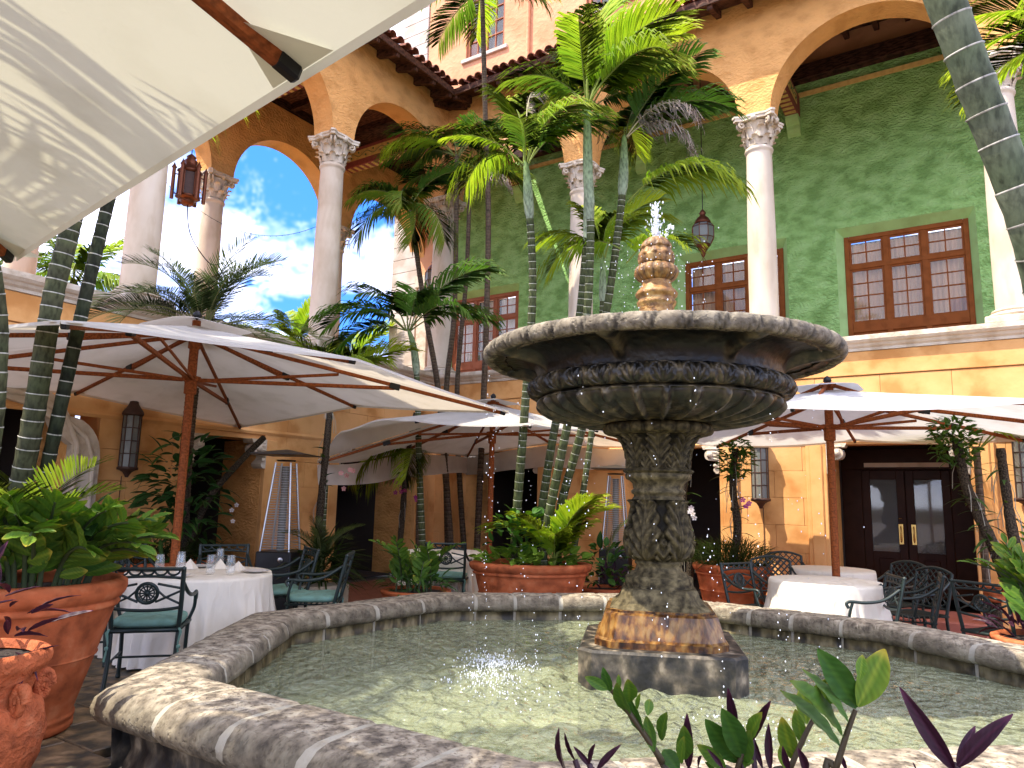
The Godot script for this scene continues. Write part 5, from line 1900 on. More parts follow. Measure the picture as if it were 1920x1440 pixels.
# a feather leaf that leaves the origin along +x and bends down; up is y
func make_frond(L: float, count: int, leaf: float, width: float, rise: float, fall: float, vee: float, hang: float, c0: Color, c1: Color, seed_: int, dead := 0.0, stalk := 0.18) -> ArrayMesh:
	var r := RandomNumberGenerator.new()
	r.seed = seed_
	var m := MB.new()
	var pts := []
	var rad := []
	var cols := []
	var p := Vector3.ZERO
	var N := 24
	for i in N + 1:
		var t := i / float(N)
		pts.append(p)
		rad.append(lerpf(0.016, 0.003, t) * (L / 1.8))
		cols.append(c0.lerp(Color(0.45, 0.42, 0.18), 0.5))
		var a := lerpf(rise, -fall, pow(t, 1.2))
		p += Vector3(cos(a), sin(a), 0.0) * L / N
	m.tube(pts, rad, 5, true, cols)
	for s in [-1.0, 1.0]:
		for k in count:
			var t := stalk + (1.0 - stalk) * (k + 0.5 + r.randf_range(-0.25, 0.25)) / count
			var f := t * N
			var i0 := mini(int(f), N - 1)
			var a: Vector3 = pts[i0].lerp(pts[i0 + 1], f - i0)
			var along: Vector3 = (pts[i0 + 1] - pts[i0]).normalized()
			var upv := Vector3(-along.y, along.x, 0)
			var u := (t - stalk) / (1.0 - stalk)
			var len_ := leaf * (0.55 + 0.75 * sin(PI * (0.18 + 0.72 * u))) * r.randf_range(0.88, 1.08)
			if u > 0.9: len_ *= 0.75
			var lean := lerpf(0.55, 1.15, u)
			var out := Vector3(0, 0, s).rotated(along, 0.0)
			var dir: Vector3 = (out * cos(lean * 0.9) * 1.0 + along * sin(lean * 0.9) + upv * (vee + r.randf_range(-0.12, 0.12))).normalized()
			var droop := hang * r.randf_range(0.6, 1.4)
			var q := a
			var mid := a + dir * len_ * 0.45 + Vector3(0, -droop * len_ * 0.10, 0)
			var mid2 := a + dir * len_ * 0.78 + Vector3(0, -droop * len_ * 0.32, 0)
			var tip := a + dir * len_ * (1.0 - 0.15 * droop) + Vector3(0, -droop * len_ * 0.65, 0)
			if dead > 0.0 and r.randf() < dead:
				mid += Vector3(r.randfn(), r.randfn() - 0.6, r.randfn()) * 0.03
				mid2 = a.lerp(mid2, 0.7) + Vector3(r.randfn() * 0.04, -0.10 - r.randf() * 0.08, r.randfn() * 0.04)
				tip = mid2 + Vector3(r.randfn() * 0.05, -0.06 + r.randfn() * 0.06, r.randfn() * 0.05)
			var w := width * r.randf_range(0.85, 1.15)
			var side := along * w * 0.5
			var c := c0.lerp(c1, clampf(u * 0.7 + r.randf_range(-0.2, 0.3), 0.0, 1.0))
			var n: Vector3 = dir.cross(along).normalized() * (-s)
			if n.y < 0: n = -n
			var b0 := m.v.size()
			var fold: Vector3 = n * w * 0.18
			m.col = c
			for e in [[q, 0.35], [mid, 1.0], [mid2, 0.75]]:
				var cen: Vector3 = e[0]
				var k2: float = e[1]
				m.put(cen - side * k2 + fold * k2, (n - along * 0.35).normalized())
				m.put(cen + side * k2 + fold * k2, (n + along * 0.35).normalized())
			m.col = c.lerp(Color(0.30, 0.22, 0.07), 0.35 if r.randf() < 0.4 else 0.0)
			m.put(tip, n)
			for tr in [[0, 1, 3], [0, 3, 2], [2, 3, 5], [2, 5, 4], [4, 5, 6]]:
				m.idx.append_array(PackedInt32Array([b0 + tr[0], b0 + tr[1], b0 + tr[2]]))
	return m.mesh()


func make_fronds() -> void:
	var bright := Color(0.27, 0.44, 0.028)
	var lime := Color(0.52, 0.56, 0.045)
	var deep := Color(0.075, 0.165, 0.03)
	var mid := Color(0.11, 0.22, 0.03)
	var straw := Color(0.58, 0.49, 0.38)
	var brown := Color(0.28, 0.18, 0.12)
	for k in 3:
		fronds["bright%d" % k] = make_frond(2.1, 50, 0.60, 0.066, 0.25, 0.75 + 0.25 * k, 0.30, 0.55, bright, lime, 100 + k)
		fronds["arch%d" % k] = make_frond(2.2, 52, 0.58, 0.056, 0.35, 1.35 + 0.15 * k, 0.10, 1.0, bright.lerp(mid, 0.4), lime.lerp(mid, 0.2), 110 + k)
		fronds["dark%d" % k] = make_frond(1.9, 46, 0.52, 0.058, 0.3, 0.9 + 0.3 * k, 0.25, 0.7, deep, mid, 120 + k)
		fronds["olive%d" % k] = make_frond(1.7, 46, 0.52, 0.052, 0.2, 1.1 + 0.2 * k, 0.15, 0.8, mid, Color(0.21, 0.24, 0.03), 130 + k)
		fronds["dead%d" % k] = make_frond(1.6, 46, 0.36, 0.022, 0.3, 1.5 + 0.3 * k, 0.0, 1.6, straw, brown, 140 + k, 0.9)
		fronds["date%d" % k] = make_frond(1.35, 58, 0.24, 0.015, 0.35, 0.75 + 0.3 * k, 0.35, 0.25, Color(0.09, 0.13, 0.045), Color(0.20, 0.24, 0.09), 150 + k)
		fronds["cycad%d" % k] = make_frond(0.95, 36, 0.20, 0.022, 0.5, 0.5 + 0.25 * k, 0.35, 0.15, Color(0.12, 0.22, 0.03), Color(0.38, 0.42, 0.06), 160 + k)


func set_frond(parent: Node3D, kind: String, at: Vector3, az: float, pitch: float, s := 1.0, roll := 0.0) -> void:
	var m: Material = M["dead leaf"] if kind.begins_with("dead") else M["palm leaf"]
	var o := put("frond", fronds[kind], m, parent)
	o.transform = Transform3D((Basis(Vector3.UP, az) * Basis(Vector3(0, 0, 1), pitch) * Basis(Vector3.RIGHT, roll)).scaled_local(Vector3.ONE * s), at)


func ringed_trunk(pts: Array, r0: float, r1: float, gap: float, body: Color, ring: Color, shaft := 0.0, sides := 12) -> MB:
	var sm := smooth(pts, 10)
	var len_ := 0.0
	var acc := [0.0]
	for i in range(1, sm.size()):
		len_ += sm[i].distance_to(sm[i - 1])
		acc.append(len_)
	var at := func(d: float) -> Vector3:
		var k := 0
		while k < acc.size() - 2 and acc[k + 1] < d: k += 1
		return (sm[k] as Vector3).lerp(sm[k + 1], (d - acc[k]) / maxf(acc[k + 1] - acc[k], 1e-5))
	var P := []
	var R := []
	var C := []
	var d := 0.0
	var live := len_ - shaft
	while d < live:
		var g: float = gap * rng.randf_range(0.75, 1.25) * lerpf(1.15, 0.7, d / len_)
		var t := d / len_
		var r := lerpf(r0, r1, t)
		var tint := vary(body, 0.14)
		for e in [[0.0, 1.05, ring], [0.004, 1.06, ring], [0.007, 1.0, tint * 0.6], [g * 0.4, 0.97, tint * 0.95], [g - 0.003, 1.01, vary(body, 0.15) * 1.25]]:
			P.append(at.call(minf(d + e[0], len_)))
			R.append(r * e[1] * (1.0 + 0.012 * rng.randfn()))
			C.append(e[2])
		d += g
	if shaft > 0.0:
		for k in 9:
			var t := k / 8.0
			P.append(at.call(minf(live + 0.02 + shaft * t, len_ - 0.001 * (8 - k))))
			R.append(r1 * [1.05, 1.4, 1.45, 1.4, 1.3, 1.15, 1.0, 0.8, 0.5][k])
			C.append(Color(0.36, 0.42, 0.30).lerp(Color(0.22, 0.34, 0.10), t))
	var m := MB.new()
	m.tube(P, R, sides, true, C)
	return m


# crown: [kind, azimuth in degrees, pitch in degrees, size]
func palm(called: String, label: String, group: String, pts: Array, r0: float, r1: float, gap: float, body: Color, ring: Color, shaft: float, crown: Array) -> void:
	var base: Vector3 = pts[0]
	var o := thing(called, label, "palm tree", base, 0.0, group)
	var q := []
	for p in pts: q.append(p - base)
	put("trunk", ringed_trunk(q, r0, r1, gap, body, ring, shaft), M["palm trunk"], o)
	var top: Vector3 = q[-1]
	for c in crown:
		var az := deg_to_rad(c[1])
		var down: float = c[4] if c.size() > 4 else 0.0
		set_frond(o, c[0], top + Vector3(0, -0.03 - down, 0) + Vector3(cos(az), 0, -sin(az)) * r1, az, deg_to_rad(c[2]), c[3], rng.randf_range(-0.25, 0.25))


func make_leaf(L: float, W: float, point: float, fold: float, curl: float, c0: Color, c1: Color, tipc: Color) -> ArrayMesh:
	var m := MB.new()
	var rows := []
	var cols := []
	for i in 18:
		var t := i / 17.0
		var w := W * pow(sin(PI * pow(clampf(t * 0.97 + 0.02, 0.0, 1.0), point)), 0.8)
		var r := PackedVector3Array()
		var cr := PackedColorArray()
		for j in 7:
			var u := (j - 3) / 3.0
			r.append(Vector3(u * w, absf(u) * w * fold + 0.0012 * sin(t * 26.0) * absf(u) - curl * t * t * L, t * L))
			var c := c0.lerp(c1, 0.35 * absf(u) + (0.6 if j == 3 else 0.0)) * (1.0 + 0.16 * sin(t * 46.0 - absf(u) * 9.0))
			cr.append(c.lerp(tipc, smoothstep(0.78, 1.0, t) * 0.8 + 0.35 * smoothstep(0.7, 1.0, absf(u)) * smoothstep(0.4, 1.0, t)))
		rows.append(r)
		cols.append(cr)
	m.grid(rows, false, cols, true)
	return m.mesh()


func make_leaves() -> void:
	var g0 := Color(0.03, 0.085, 0.016)
	var g1 := Color(0.07, 0.15, 0.022)
	for k in 4:
		var q := k / 3.0
		leaves["zz%d" % k] = make_leaf(0.115, 0.0225, 1.0, 0.35, 0.12, g0.lerp(Color(0.07, 0.16, 0.02), q), g1.lerp(Color(0.2, 0.28, 0.03), q), g1.lerp(Color(0.35, 0.30, 0.04), q * 0.8))
	leaves["zz_yellow"] = make_leaf(0.115, 0.025, 1.0, 0.3, 0.1, Color(0.075, 0.155, 0.02), Color(0.26, 0.32, 0.03), Color(0.50, 0.38, 0.05))
	for k in 3:
		leaves["purple%d" % k] = make_leaf(0.2, 0.021, 0.85, 0.6, 0.15 * k, Color(0.028, 0.012, 0.018), Color(0.075, 0.022, 0.05), Color(0.11, 0.03, 0.07))
	for k in 2:
		leaves["broad%d" % k] = make_leaf(0.26, 0.06, 0.9, 0.25, 0.3, Color(0.02, 0.06, 0.015), Color(0.05, 0.12, 0.03), Color(0.06, 0.12, 0.03))
		leaves["fig%d" % k] = make_leaf(0.17, 0.055, 1.15, 0.18, 0.25, Color(0.035, 0.10, 0.018), Color(0.09, 0.19, 0.03), Color(0.10, 0.19, 0.03))
		leaves["strap%d" % k] = make_leaf(0.32, 0.026, 0.8, 0.3, 0.55, Color(0.03, 0.075, 0.016), Color(0.08, 0.15, 0.03), Color(0.08, 0.14, 0.03))
		leaves["pothos%d" % k] = make_leaf(0.13, 0.05, 0.75, 0.2, 0.35, Color(0.10, 0.20, 0.02), Color(0.24, 0.34, 0.04), Color(0.3, 0.36, 0.06))
	leaves["blade"] = make_leaf(0.5, 0.013, 0.7, 0.4, 0.6, Color(0.03, 0.05, 0.014), Color(0.08, 0.11, 0.03), Color(0.16, 0.13, 0.05))


# an arching stem with leaves in two ranks; every leaf is a piece of the stem
func zz_stem(o: Node3D, at: Vector3, az: float, L: float, lean: float, count: int, size: float, start := 0.35, only := "", twist := 0.0) -> void:
	var pts := []
	var p := at
	var N := 14
	for i in N + 1:
		pts.append(p)
		var a := PI / 2 - lean * pow(i / float(N), 1.0) - 0.12
		p += (Vector3(cos(az), 0, -sin(az)) * cos(a) + Vector3.UP * sin(a)) * L / N
	var m := MB.new()
	var rad := []
	for i in N + 1: rad.append(lerpf(0.011, 0.004, i / float(N)) * size)
	m.col = Color(0.05, 0.07, 0.025)
	m.tube(pts, rad, 6)
	var st := put("stem", m, M["stem"], o)
	var across := Vector3(-sin(az), 0, -cos(az)).rotated((pts[N] - pts[0]).normalized(), twist)
	for k in count:
		var t := start + (1.0 - start) * (k + 0.6) / count
		var f := t * N
		var i0 := mini(int(f), N - 1)
		var a: Vector3 = pts[i0].lerp(pts[i0 + 1], f - i0)
		var along: Vector3 = (pts[i0 + 1] - pts[i0]).normalized()
		var s := 1.0 if k % 2 == 0 else -1.0
		var nrm := along.cross(across).normalized()
		if nrm.y < 0: nrm = -nrm
		nrm = nrm.rotated(along, rng.randf_range(-0.5, 0.5))
		var dir := (across * s * rng.randf_range(0.55, 0.85) + along * rng.randf_range(0.5, 0.8) + nrm * rng.randf_range(0.05, 0.35)).normalized()
		if k == count - 1: dir = along
		var sz := size * rng.randf_range(0.85, 1.15) * (0.75 + 0.5 * sin(PI * clampf(t, 0.2, 0.95)))
		var key := only if only else "zz%d" % clampi(int(rng.randf() * 2.0 + t * 2.4), 0, 3)
		if not only and rng.randf() < 0.05: key = "zz_yellow"
		put("leaf", leaves[key], M["glossy leaf"], st, aim(a, dir, nrm, sz))


func scatter_leaves(o: Node3D, at: Vector3, spread: Vector3, count: int, kinds: Array, size: float, mat_: Material, up := 0.4) -> void:
	for k in count:
		var d := Vector3(rng.randfn(), rng.randfn(), rng.randfn()).limit_length(1.7) * 0.6
		var p := at + d * spread
		var dir := Vector3(d.x + rng.randfn() * 0.35, d.y * 0.3 + up + rng.randfn() * 0.3, d.z + rng.randfn() * 0.35)
		put("leaf", leaves[kinds[rng.randi() % kinds.size()]], mat_, o, aim(p, dir, Vector3(rng.randfn() * 0.3, 1, rng.randfn() * 0.3), size * rng.randf_range(0.7, 1.25)))


# many small leaves that nobody would pick apart, as one mass
func leaf_mass(o: Node3D, called: String, at: Vector3, spread: Vector3, count: int, kind: String, size: float, mat_: Material, up := 0.5) -> void:
	var mm := MultiMesh.new()
	mm.transform_format = MultiMesh.TRANSFORM_3D
	mm.mesh = leaves[kind]
	mm.instance_count = count
	for k in count:
		var d := Vector3(rng.randfn(), rng.randfn(), rng.randfn()).limit_length(1.6) * 0.62
		mm.set_instance_transform(k, aim(at + d * spread, Vector3(d.x + rng.randfn() * 0.4, up + rng.randfn() * 0.35, d.z + rng.randfn() * 0.4), Vector3(rng.randfn() * 0.4, 1, rng.randfn() * 0.4), size * rng.randf_range(0.6, 1.3)))
	var i := MultiMeshInstance3D.new()
	i.name = called
	i.multimesh = mm
	i.material_override = mat_
	o.add_child(i, true)
	i.set_meta("kind", "stuff")


func pot(label: String, at: Vector3, r: float, h: float, sx := 1.0, sz := 1.0, turn := 0.0, foot := 0.66) -> Node3D:
	var o := thing("terracotta_pot", label, "pot", at, turn, "terracotta pots")
	var m := MB.new()
	var rim := 0.13 * minf(h, 0.9)
	var p := [Vector2(0.0, 0.005), Vector2(r * foot - 0.01, 0.0), Vector2(r * foot + 0.012, 0.02), Vector2(r * foot + 0.012, 0.05), Vector2(r * foot, 0.065), Vector2(r * foot + 0.015, 0.08), Vector2(r * foot + 0.015, 0.1), Vector2(r * foot + 0.004, 0.115)]
	var wall := func(t: float) -> float: return lerpf(r * foot + 0.004, r * 0.90, t)
	for k in range(1, 7):
		var t := 0.52 * k / 6.0
		p.append(Vector2(wall.call(t), 0.115 + (h - 0.115 - rim * 1.6) * t))
	p.append_array([Vector2(wall.call(0.525) + 0.009, 0.115 + (h - 0.115 - rim * 1.6) * 0.53), Vector2(wall.call(0.54) + 0.009, 0.115 + (h - 0.115 - rim * 1.6) * 0.54), Vector2(wall.call(0.55), 0.115 + (h - 0.115 - rim * 1.6) * 0.555)])
	for k in range(1, 7):
		var t := 0.56 + 0.44 * k / 6.0
		p.append(Vector2(wall.call(t), 0.115 + (h - 0.115 - rim * 1.6) * t))
	p.append_array([Vector2(r * 0.925, h - rim * 1.55), Vector2(r * 0.94, h - rim * 1.4), Vector2(r * 0.925, h - rim * 1.25), Vector2(r * 0.92, h - rim * 1.12), Vector2(r * 0.955, h - rim * 1.05), Vector2(r * 0.985, h - rim * 0.8), Vector2(r, h - rim * 0.5), Vector2(r * 0.995, h - rim * 0.2), Vector2(r * 0.96, h - 0.01), Vector2(r * 0.92, h), Vector2(r * 0.87, h - 0.02), Vector2(r * 0.84, h - rim)])
	m.lathe(p, 64, Vector3.ZERO, sx, sz)
	put("pot_wall", m, M["terracotta"], o)
	var s := MB.new()
	s.lathe([Vector2(r * 0.85, h - rim * 0.75), Vector2(r * 0.4, h - rim * 0.55), Vector2(0.0, h - rim * 0.5)], 32, Vector3.ZERO, sx, sz)
	put("soil", s, M["soil"], o)
	return o


func flower(o: Node3D, at: Vector3, dir: Vector3, c: Color, s: float) -> void:
	var m := MB.new()
	m.col = c
	for k in 5:
		var a := TAU * k / 5 + 0.3
		var x := aim(at, dir)
		var d := x.basis * Vector3(cos(a), sin(a), 0.15)
		var e := x.basis * Vector3(-sin(a), cos(a), 0.0)
		m.quad(at, at + (d * 0.6 - e * 0.36) * s, at + d * s, at + (d * 0.6 + e * 0.36) * s)
	m.col = Color(0.5, 0.3, 0.06)
	m.ball(at + dir.normalized() * 0.006, s * 0.16, 5)
	put("flower", m, M["petal"], o)


func orchid_post(label: String, pts: Array, r: float, leaf_from: float, leaf_n: int, blooms: Array) -> void:
	var base: Vector3 = pts[0]
	var o := thing("orchid_post", label, "orchid", base, 0.0, "posts grown with orchids")
	var q := []
	for p in pts: q.append(p - base)
	var m := MB.new()
	var sm := smooth(q, 8)
	var rad := []
	for i in sm.size(): rad.append(r * (1.0 + 0.25 * wob.get_noise_1d(i * 31.0)) * lerpf(1.1, 0.85, i / float(sm.size())))
	m.tube(sm, rad, 9)
	put("post", m, M["bark"], o)
	var roots := MB.new()
	roots.col = Color(0.35, 0.33, 0.26)
	for k in 14:
		var t := rng.randf_range(leaf_from, 0.95)
		var p: Vector3 = sm[int(t * (sm.size() - 1))]
		var d := Vector3(rng.randfn(), 0, rng.randfn()).normalized() * r * 1.1
		roots.tube([p + d, p + d * 1.8 - Vector3(0, 0.12, 0), p + d * (1.3 + rng.randf()) - Vector3(0, 0.3, 0)], [0.004], 4)
	put("root", roots, M["stem"], o)
	for k in leaf_n:
		var t := rng.randf_range(leaf_from, 1.0)
		var p: Vector3 = sm[int(t * (sm.size() - 1))]
		var d := Vector3(rng.randfn(), rng.randf_range(0.0, 0.9), rng.randfn())
		put("leaf", leaves[["strap0", "strap1", "broad0", "zz3", "zz_yellow"][rng.randi() % 5]], M["glossy leaf"], o, aim(p, d, Vector3.UP, rng.randf_range(0.6, 1.0)))
	for b in blooms:
		for k in b[2]:
			var p: Vector3 = (b[0] as Vector3) - base + Vector3(rng.randfn(), rng.randfn(), rng.randfn()) * b[3]
			flower(o, p, Vector3(0.4 + rng.randfn() * 0.3, rng.randfn() * 0.3, 1.0), b[1], 0.045)


func build_pots_and_plants() -> void:
	var gl: Material = M["glossy leaf"]
	var pur: Material = M["purple leaf"]
	# big pot at the left
	pot("big terracotta pot with a rolled rim at the left edge", Vector3(-5.40, 0, -2.36), 0.64, 0.96, 1.0, 1.0, 0.0, 0.60)
	var z := thing("zz_plant", "glossy leafy plant spilling over the rim of the big left pot", "plant", Vector3(-5.32, 0.9, -2.42))
	for k in 23:
		var az := deg_to_rad([-20, -50, -80, 10, 40, -110, -140, 75, 180, -35, -65, -5, 120, -95, -125, 25, -60, 0, -28, -45, -72, 18, 55][k])
		zz_stem(z, Vector3(cos(az) * 0.3, -0.03, -sin(az) * 0.3), az, rng.randf_range(0.55, 0.85), rng.randf_range(0.8, 1.9), 17, 1.7, 0.2, "", rng.randf_range(-0.9, 0.9))
	var cy := thing("cycad", "yellow-green feathery cycad leaves in the big left pot", "plant", Vector3(-5.45, 0.95, -2.30))
	for k in 11:
		set_frond(cy, "cycad%d" % (k % 3), Vector3(0, 0.05, 0), deg_to_rad([-25, -70, -50, 10, 35, -100, -130, 60, 95, -160, 160][k]), deg_to_rad([25, 20, 50, 40, 20, 20, 40, 45, 20, 40, 45][k]), [1.15, 0.95, 0.9, 1.1, 1.0, 1.0, 0.9, 0.9, 1.0, 1.0, 1.0][k])
	scatter_leaves(cy, Vector3(0.25, 0.32, -0.2), Vector3(0.3, 0.2, 0.3), 16, ["broad0", "broad1"], 0.9, gl)
	# scrolled pot in the left corner, with dark purple leaves
	var sp := thing("scrolled_pot", "rough terracotta pot with a scroll, cut by the lower left corner", "pot", Vector3(-4.22, 0, -1.66))
	var sm := MB.new()
	var rows := []
	var pr := curve([Vector2(0.24, 0.0), Vector2(0.26, 0.06), Vector2(0.33, 0.22), Vector2(0.355, 0.36), Vector2(0.33, 0.49), Vector2(0.28, 0.53), Vector2(0.29, 0.60), Vector2(0.32, 0.66), Vector2(0.35, 0.70), Vector2(0.345, 0.745), Vector2(0.30, 0.76), Vector2(0.27, 0.72)], 4)
	for p in pr:
		var r := PackedVector3Array()
		for j in 72:
			var a := TAU * j / 72
			var k := 1.0 + 0.035 * wob.get_noise_3d(cos(a) * 14.0, p.y * 40.0, sin(a) * 14.0) * (1.0 if p.y < 0.5 else 0.15)
			r.append(Vector3(cos(a) * p.x * k, p.y, sin(a) * p.x * k))
		rows.append(r)
	sm.grid(rows, true)
	put("pot_wall", sm, M["rough terracotta"], sp)
	for k in 6:
		var a := TAU * k / 6 + 0.35
		var sc := MB.new()
		var pts := []
		var rad := []
		for i in 26:
			var t := i / 25.0
			var rr := 0.075 * (1.0 - 0.85 * t)
			pts.append(Vector3(0.335 + cos(t * 11.0) * rr * 0.45, 0.545 + sin(t * 11.0) * rr, 0.02 * t))
			rad.append(0.03 * (1.0 - 0.55 * t))
		sc.tube(pts, rad, 7)
		put("scroll", sc, M["rough terracotta"], sp, Transform3D(Basis(Vector3.UP, a), Vector3.ZERO))
	var so := MB.new()
	so.lathe([Vector2(0.29, 0.71), Vector2(0.0, 0.73)], 24)
	put("soil", so, M["soil"], sp)
	var ph := thing("purple_heart_plant", "dark purple trailing plant in the scrolled corner pot", "plant", Vector3(-4.22, 0.74, -1.66), 0.0, "dark purple foliage plants")
	scatter_leaves(ph, Vector3(0.02, 0.16, -0.06), Vector3(0.30, 0.22, 0.26), 46, ["purple0", "purple1", "purple2"], 0.85, pur, 0.3)
	# plants in front of the camera, in a planter just below the picture
	var pl := pot("terracotta planter at the front edge, under the foreground leaves", Vector3(-0.15, 0, -1.22), 0.42, 0.72, 1.5, 0.62, 0.35, 0.8)
	pl.set_meta("group", "terracotta pots")
	var fz := thing("zz_plant", "glossy zz plant stems rising at the front before the pool rim", "plant", Vector3(-0.15, 0.66, -1.22), 0.0)
	foreground_stems(fz)
	var fp := thing("purple_heart_plant", "dark purple pointed leaves at the front before the pool rim", "plant", Vector3(-0.15, 0.66, -1.22), 0.0, "dark purple foliage plants")
	foreground_purple(fp)
	# long planter by the left wall
	pot("long dark terracotta planter under the wall lantern", Vector3(-8.95, 0, -5.55), 0.52, 0.68, 1.0, 1.75, 0.0, 0.86)
	var fern := thing("fern_bed", "fine ferny ground cover in the long planter by the left wall", "fern", Vector3(-8.95, 0.64, -5.55))
	leaf_mass(fern, "fern_leaves", Vector3(0, 0.08, 0), Vector3(0.4, 0.13, 0.8), 900, "blade", 0.42, M["palm leaf"], 0.9)
	var fg := thing("leafy_shrub", "dark leafy orchid shrub climbing behind the left umbrella pole", "shrub", Vector3(-8.9, 0.6, -5.75))
	var tr := MB.new()
	tr.tube(smooth([Vector3(0, 0, 0), Vector3(0.05, 0.6, 0.0), Vector3(0.02, 1.1, 0.05), Vector3(0.1, 1.55, 0.12)], 5), [0.06], 8)
	tr.tube(smooth([Vector3(0.02, 0.3, -0.1), Vector3(0.05, 0.9, -0.35), Vector3(0.1, 1.4, -0.75), Vector3(0.1, 1.75, -1.1)], 5), [0.045], 8)
	put("trunk", tr, M["bark"], fg)
	scatter_leaves(fg, Vector3(0.05, 0.85, 0.05), Vector3(0.36, 0.8, 0.5), 260, ["broad0", "broad1", "strap0"], 0.85, gl, 0.1)
	for k in 3: flower(fg, Vector3(0.2 + rng.randf() * 0.1, 0.5 + rng.randf() * 0.7, -0.55 + rng.randfn() * 0.15), Vector3(1, 0.2, 0.6), Color(0.75, 0.68, 0.62), 0.035)
	# small stone planter with grassy plant beside the heater
	var stp := thing("stone_planter", "square cream stone planter beside the heater", "planter", Vector3(-7.55, 0, -6.95), 0.15)
	var sb := MB.new()
	sb.box(Vector3(0.52, 0.34, 0.6), T(Vector3(0, 0.2, 0)), 0.012)
	sb.box(Vector3(0.44, 0.06, 0.5), T(Vector3(0, 0.03, 0)), 0.008)
	put("body", sb, M["cream stone"], stp)
	var gr := thing("spider_plant", "drooping grassy plant in the square cream stone planter", "plant", Vector3(-7.55, 0.36, -6.95))
	leaf_mass(gr, "grass_leaves", Vector3(0, 0.22, 0), Vector3(0.16, 0.2, 0.18), 240, "blade", 1.0, M["palm leaf"], 0.35)
	for k in 7: set_frond(gr, "date%d" % (k % 3), Vector3(0, 0.2, 0), TAU * k / 7, 0.9 + 0.2 * (k % 2), 0.62)
	# pots with glossy plants behind the pool
	pot("low terracotta pot behind the pool rim, left of the middle planter", Vector3(-6.05, 0, -7.15), 0.44, 0.42)
	var z2 := thing("zz_plant", "dark glossy plant in the low pot behind the pool rim", "plant", Vector3(-6.05, 0.36, -7.15))
	for k in 16: zz_stem(z2, Vector3(rng.randfn() * 0.1, 0, rng.randfn() * 0.1), rng.randf() * TAU, rng.randf_range(0.5, 0.85), rng.randf_range(0.4, 1.5), 17, 1.15, 0.2)
	leaf_mass(z2, "low_leaves", Vector3(0, 0.12, 0), Vector3(0.4, 0.14, 0.4), 160, "strap0", 0.5, gl)
	pot("wide oval terracotta planter holding the tall ringed palms", Vector3(-5.0, 0, -8.15), 0.6, 0.76, 1.32, 0.95, 0.58, 0.74)
	var pt := thing("pothos", "lime green leafy ground cover in the wide oval planter", "plant", Vector3(-5.0, 0.74, -8.15), 0.58)
	scatter_leaves(pt, Vector3(0, 0.07, 0), Vector3(0.68, 0.11, 0.45), 170, ["pothos0", "pothos1"], 1.0, gl, 0.6)
	scatter_leaves(pt, Vector3(-0.15, 0.35, 0.05), Vector3(0.35, 0.3, 0.3), 90, ["fig0", "fig1", "pothos0"], 0.8, gl, 0.5)
	var ar := thing("young_palm", "young feathery palm in the wide oval planter", "palm", Vector3(-4.68, 0.74, -8.2))
	for k in 9: set_frond(ar, ["bright0", "bright1", "bright2"][k % 3], Vector3.ZERO, deg_to_rad([-25, 20, -60, 70, 150, 200, -110, 100, 0][k]), deg_to_rad([58, 62, 52, 50, 50, 48, 55, 70, 80][k]), [0.55, 0.5, 0.42, 0.4, 0.5, 0.5, 0.42, 0.4, 0.5][k])
	pot("small scrolled terracotta pot behind the fountain stem", Vector3(-4.55, 0, -9.35), 0.32, 0.38)
	var bl := thing("croton", "bushy plant with green and purple leaves behind the fountain stem", "plant", Vector3(-4.5, 0.35, -9.35))
	scatter_leaves(bl, Vector3(0, 0.3, 0), Vector3(0.3, 0.3, 0.3), 90, ["fig0", "fig1", "broad0"], 0.8, gl)
	scatter_leaves(bl, Vector3(0.1, 0.15, 0.15), Vector3(0.25, 0.14, 0.2), 34, ["purple0", "purple1"], 0.8, pur)
	set_frond(bl, "date0", Vector3(0, 0.3, 0), 0.5, 1.2, 0.6)
	pot("tall terracotta pot with ferny foliage left of the sunlit tables", Vector3(-3.12, 0, -10.55), 0.55, 0.72, 1.0, 1.0, 0.0, 0.72)
	var as_ := thing("asparagus_fern", "yellow-green ferny foliage in the tall pot by the orange wall", "fern", Vector3(-3.12, 0.66, -10.55))
	leaf_mass(as_, "fern_leaves", Vector3(0, 0.12, 0), Vector3(0.5, 0.2, 0.5), 1500, "blade", 0.4, M["palm leaf"], 0.9)
	orchid_post("leaning bark post thick with orchids above the tall ferny pot", [Vector3(-3.15, 0.6, -10.6), Vector3(-3.05, 1.2, -10.6), Vector3(-3.1, 1.8, -10.6), Vector3(-3.05, 2.35, -10.6)], 0.055, 0.3, 46, [[Vector3(-2.85, 1.62, -10.4), Color(0.5, 0.07, 0.38), 3, 0.03]])
	leaf_on_top(Vector3(-3.05, 2.2, -10.6), "dense clump of small leaves crowning the orchid post by the left of the sunlit tables")
	orchid_post("slim dark post with purple orchids before the left doorways", [Vector3(-8.55, 0.3, -9.6), Vector3(-8.5, 1.2, -9.6), Vector3(-8.45, 2.2, -9.6), Vector3(-8.3, 3.0, -9.6)], 0.05, 0.4, 12, [[Vector3(-8.4, 1.72, -9.4), Color(0.38, 0.02, 0.16), 6, 0.07], [Vector3(-8.1, 1.55, -9.5), Color(0.42, 0.03, 0.25), 4, 0.04]])
	orchid_post("dark post with pale pink orchids beside the heater", [Vector3(-8.3, 0.2, -7.55), Vector3(-8.3, 1.2, -7.55), Vector3(-8.25, 2.2, -7.55), Vector3(-8.2, 3.6, -7.55)], 0.055, 0.25, 14, [[Vector3(-8.0, 1.85, -7.7), Color(0.62, 0.3, 0.28), 5, 0.1]])
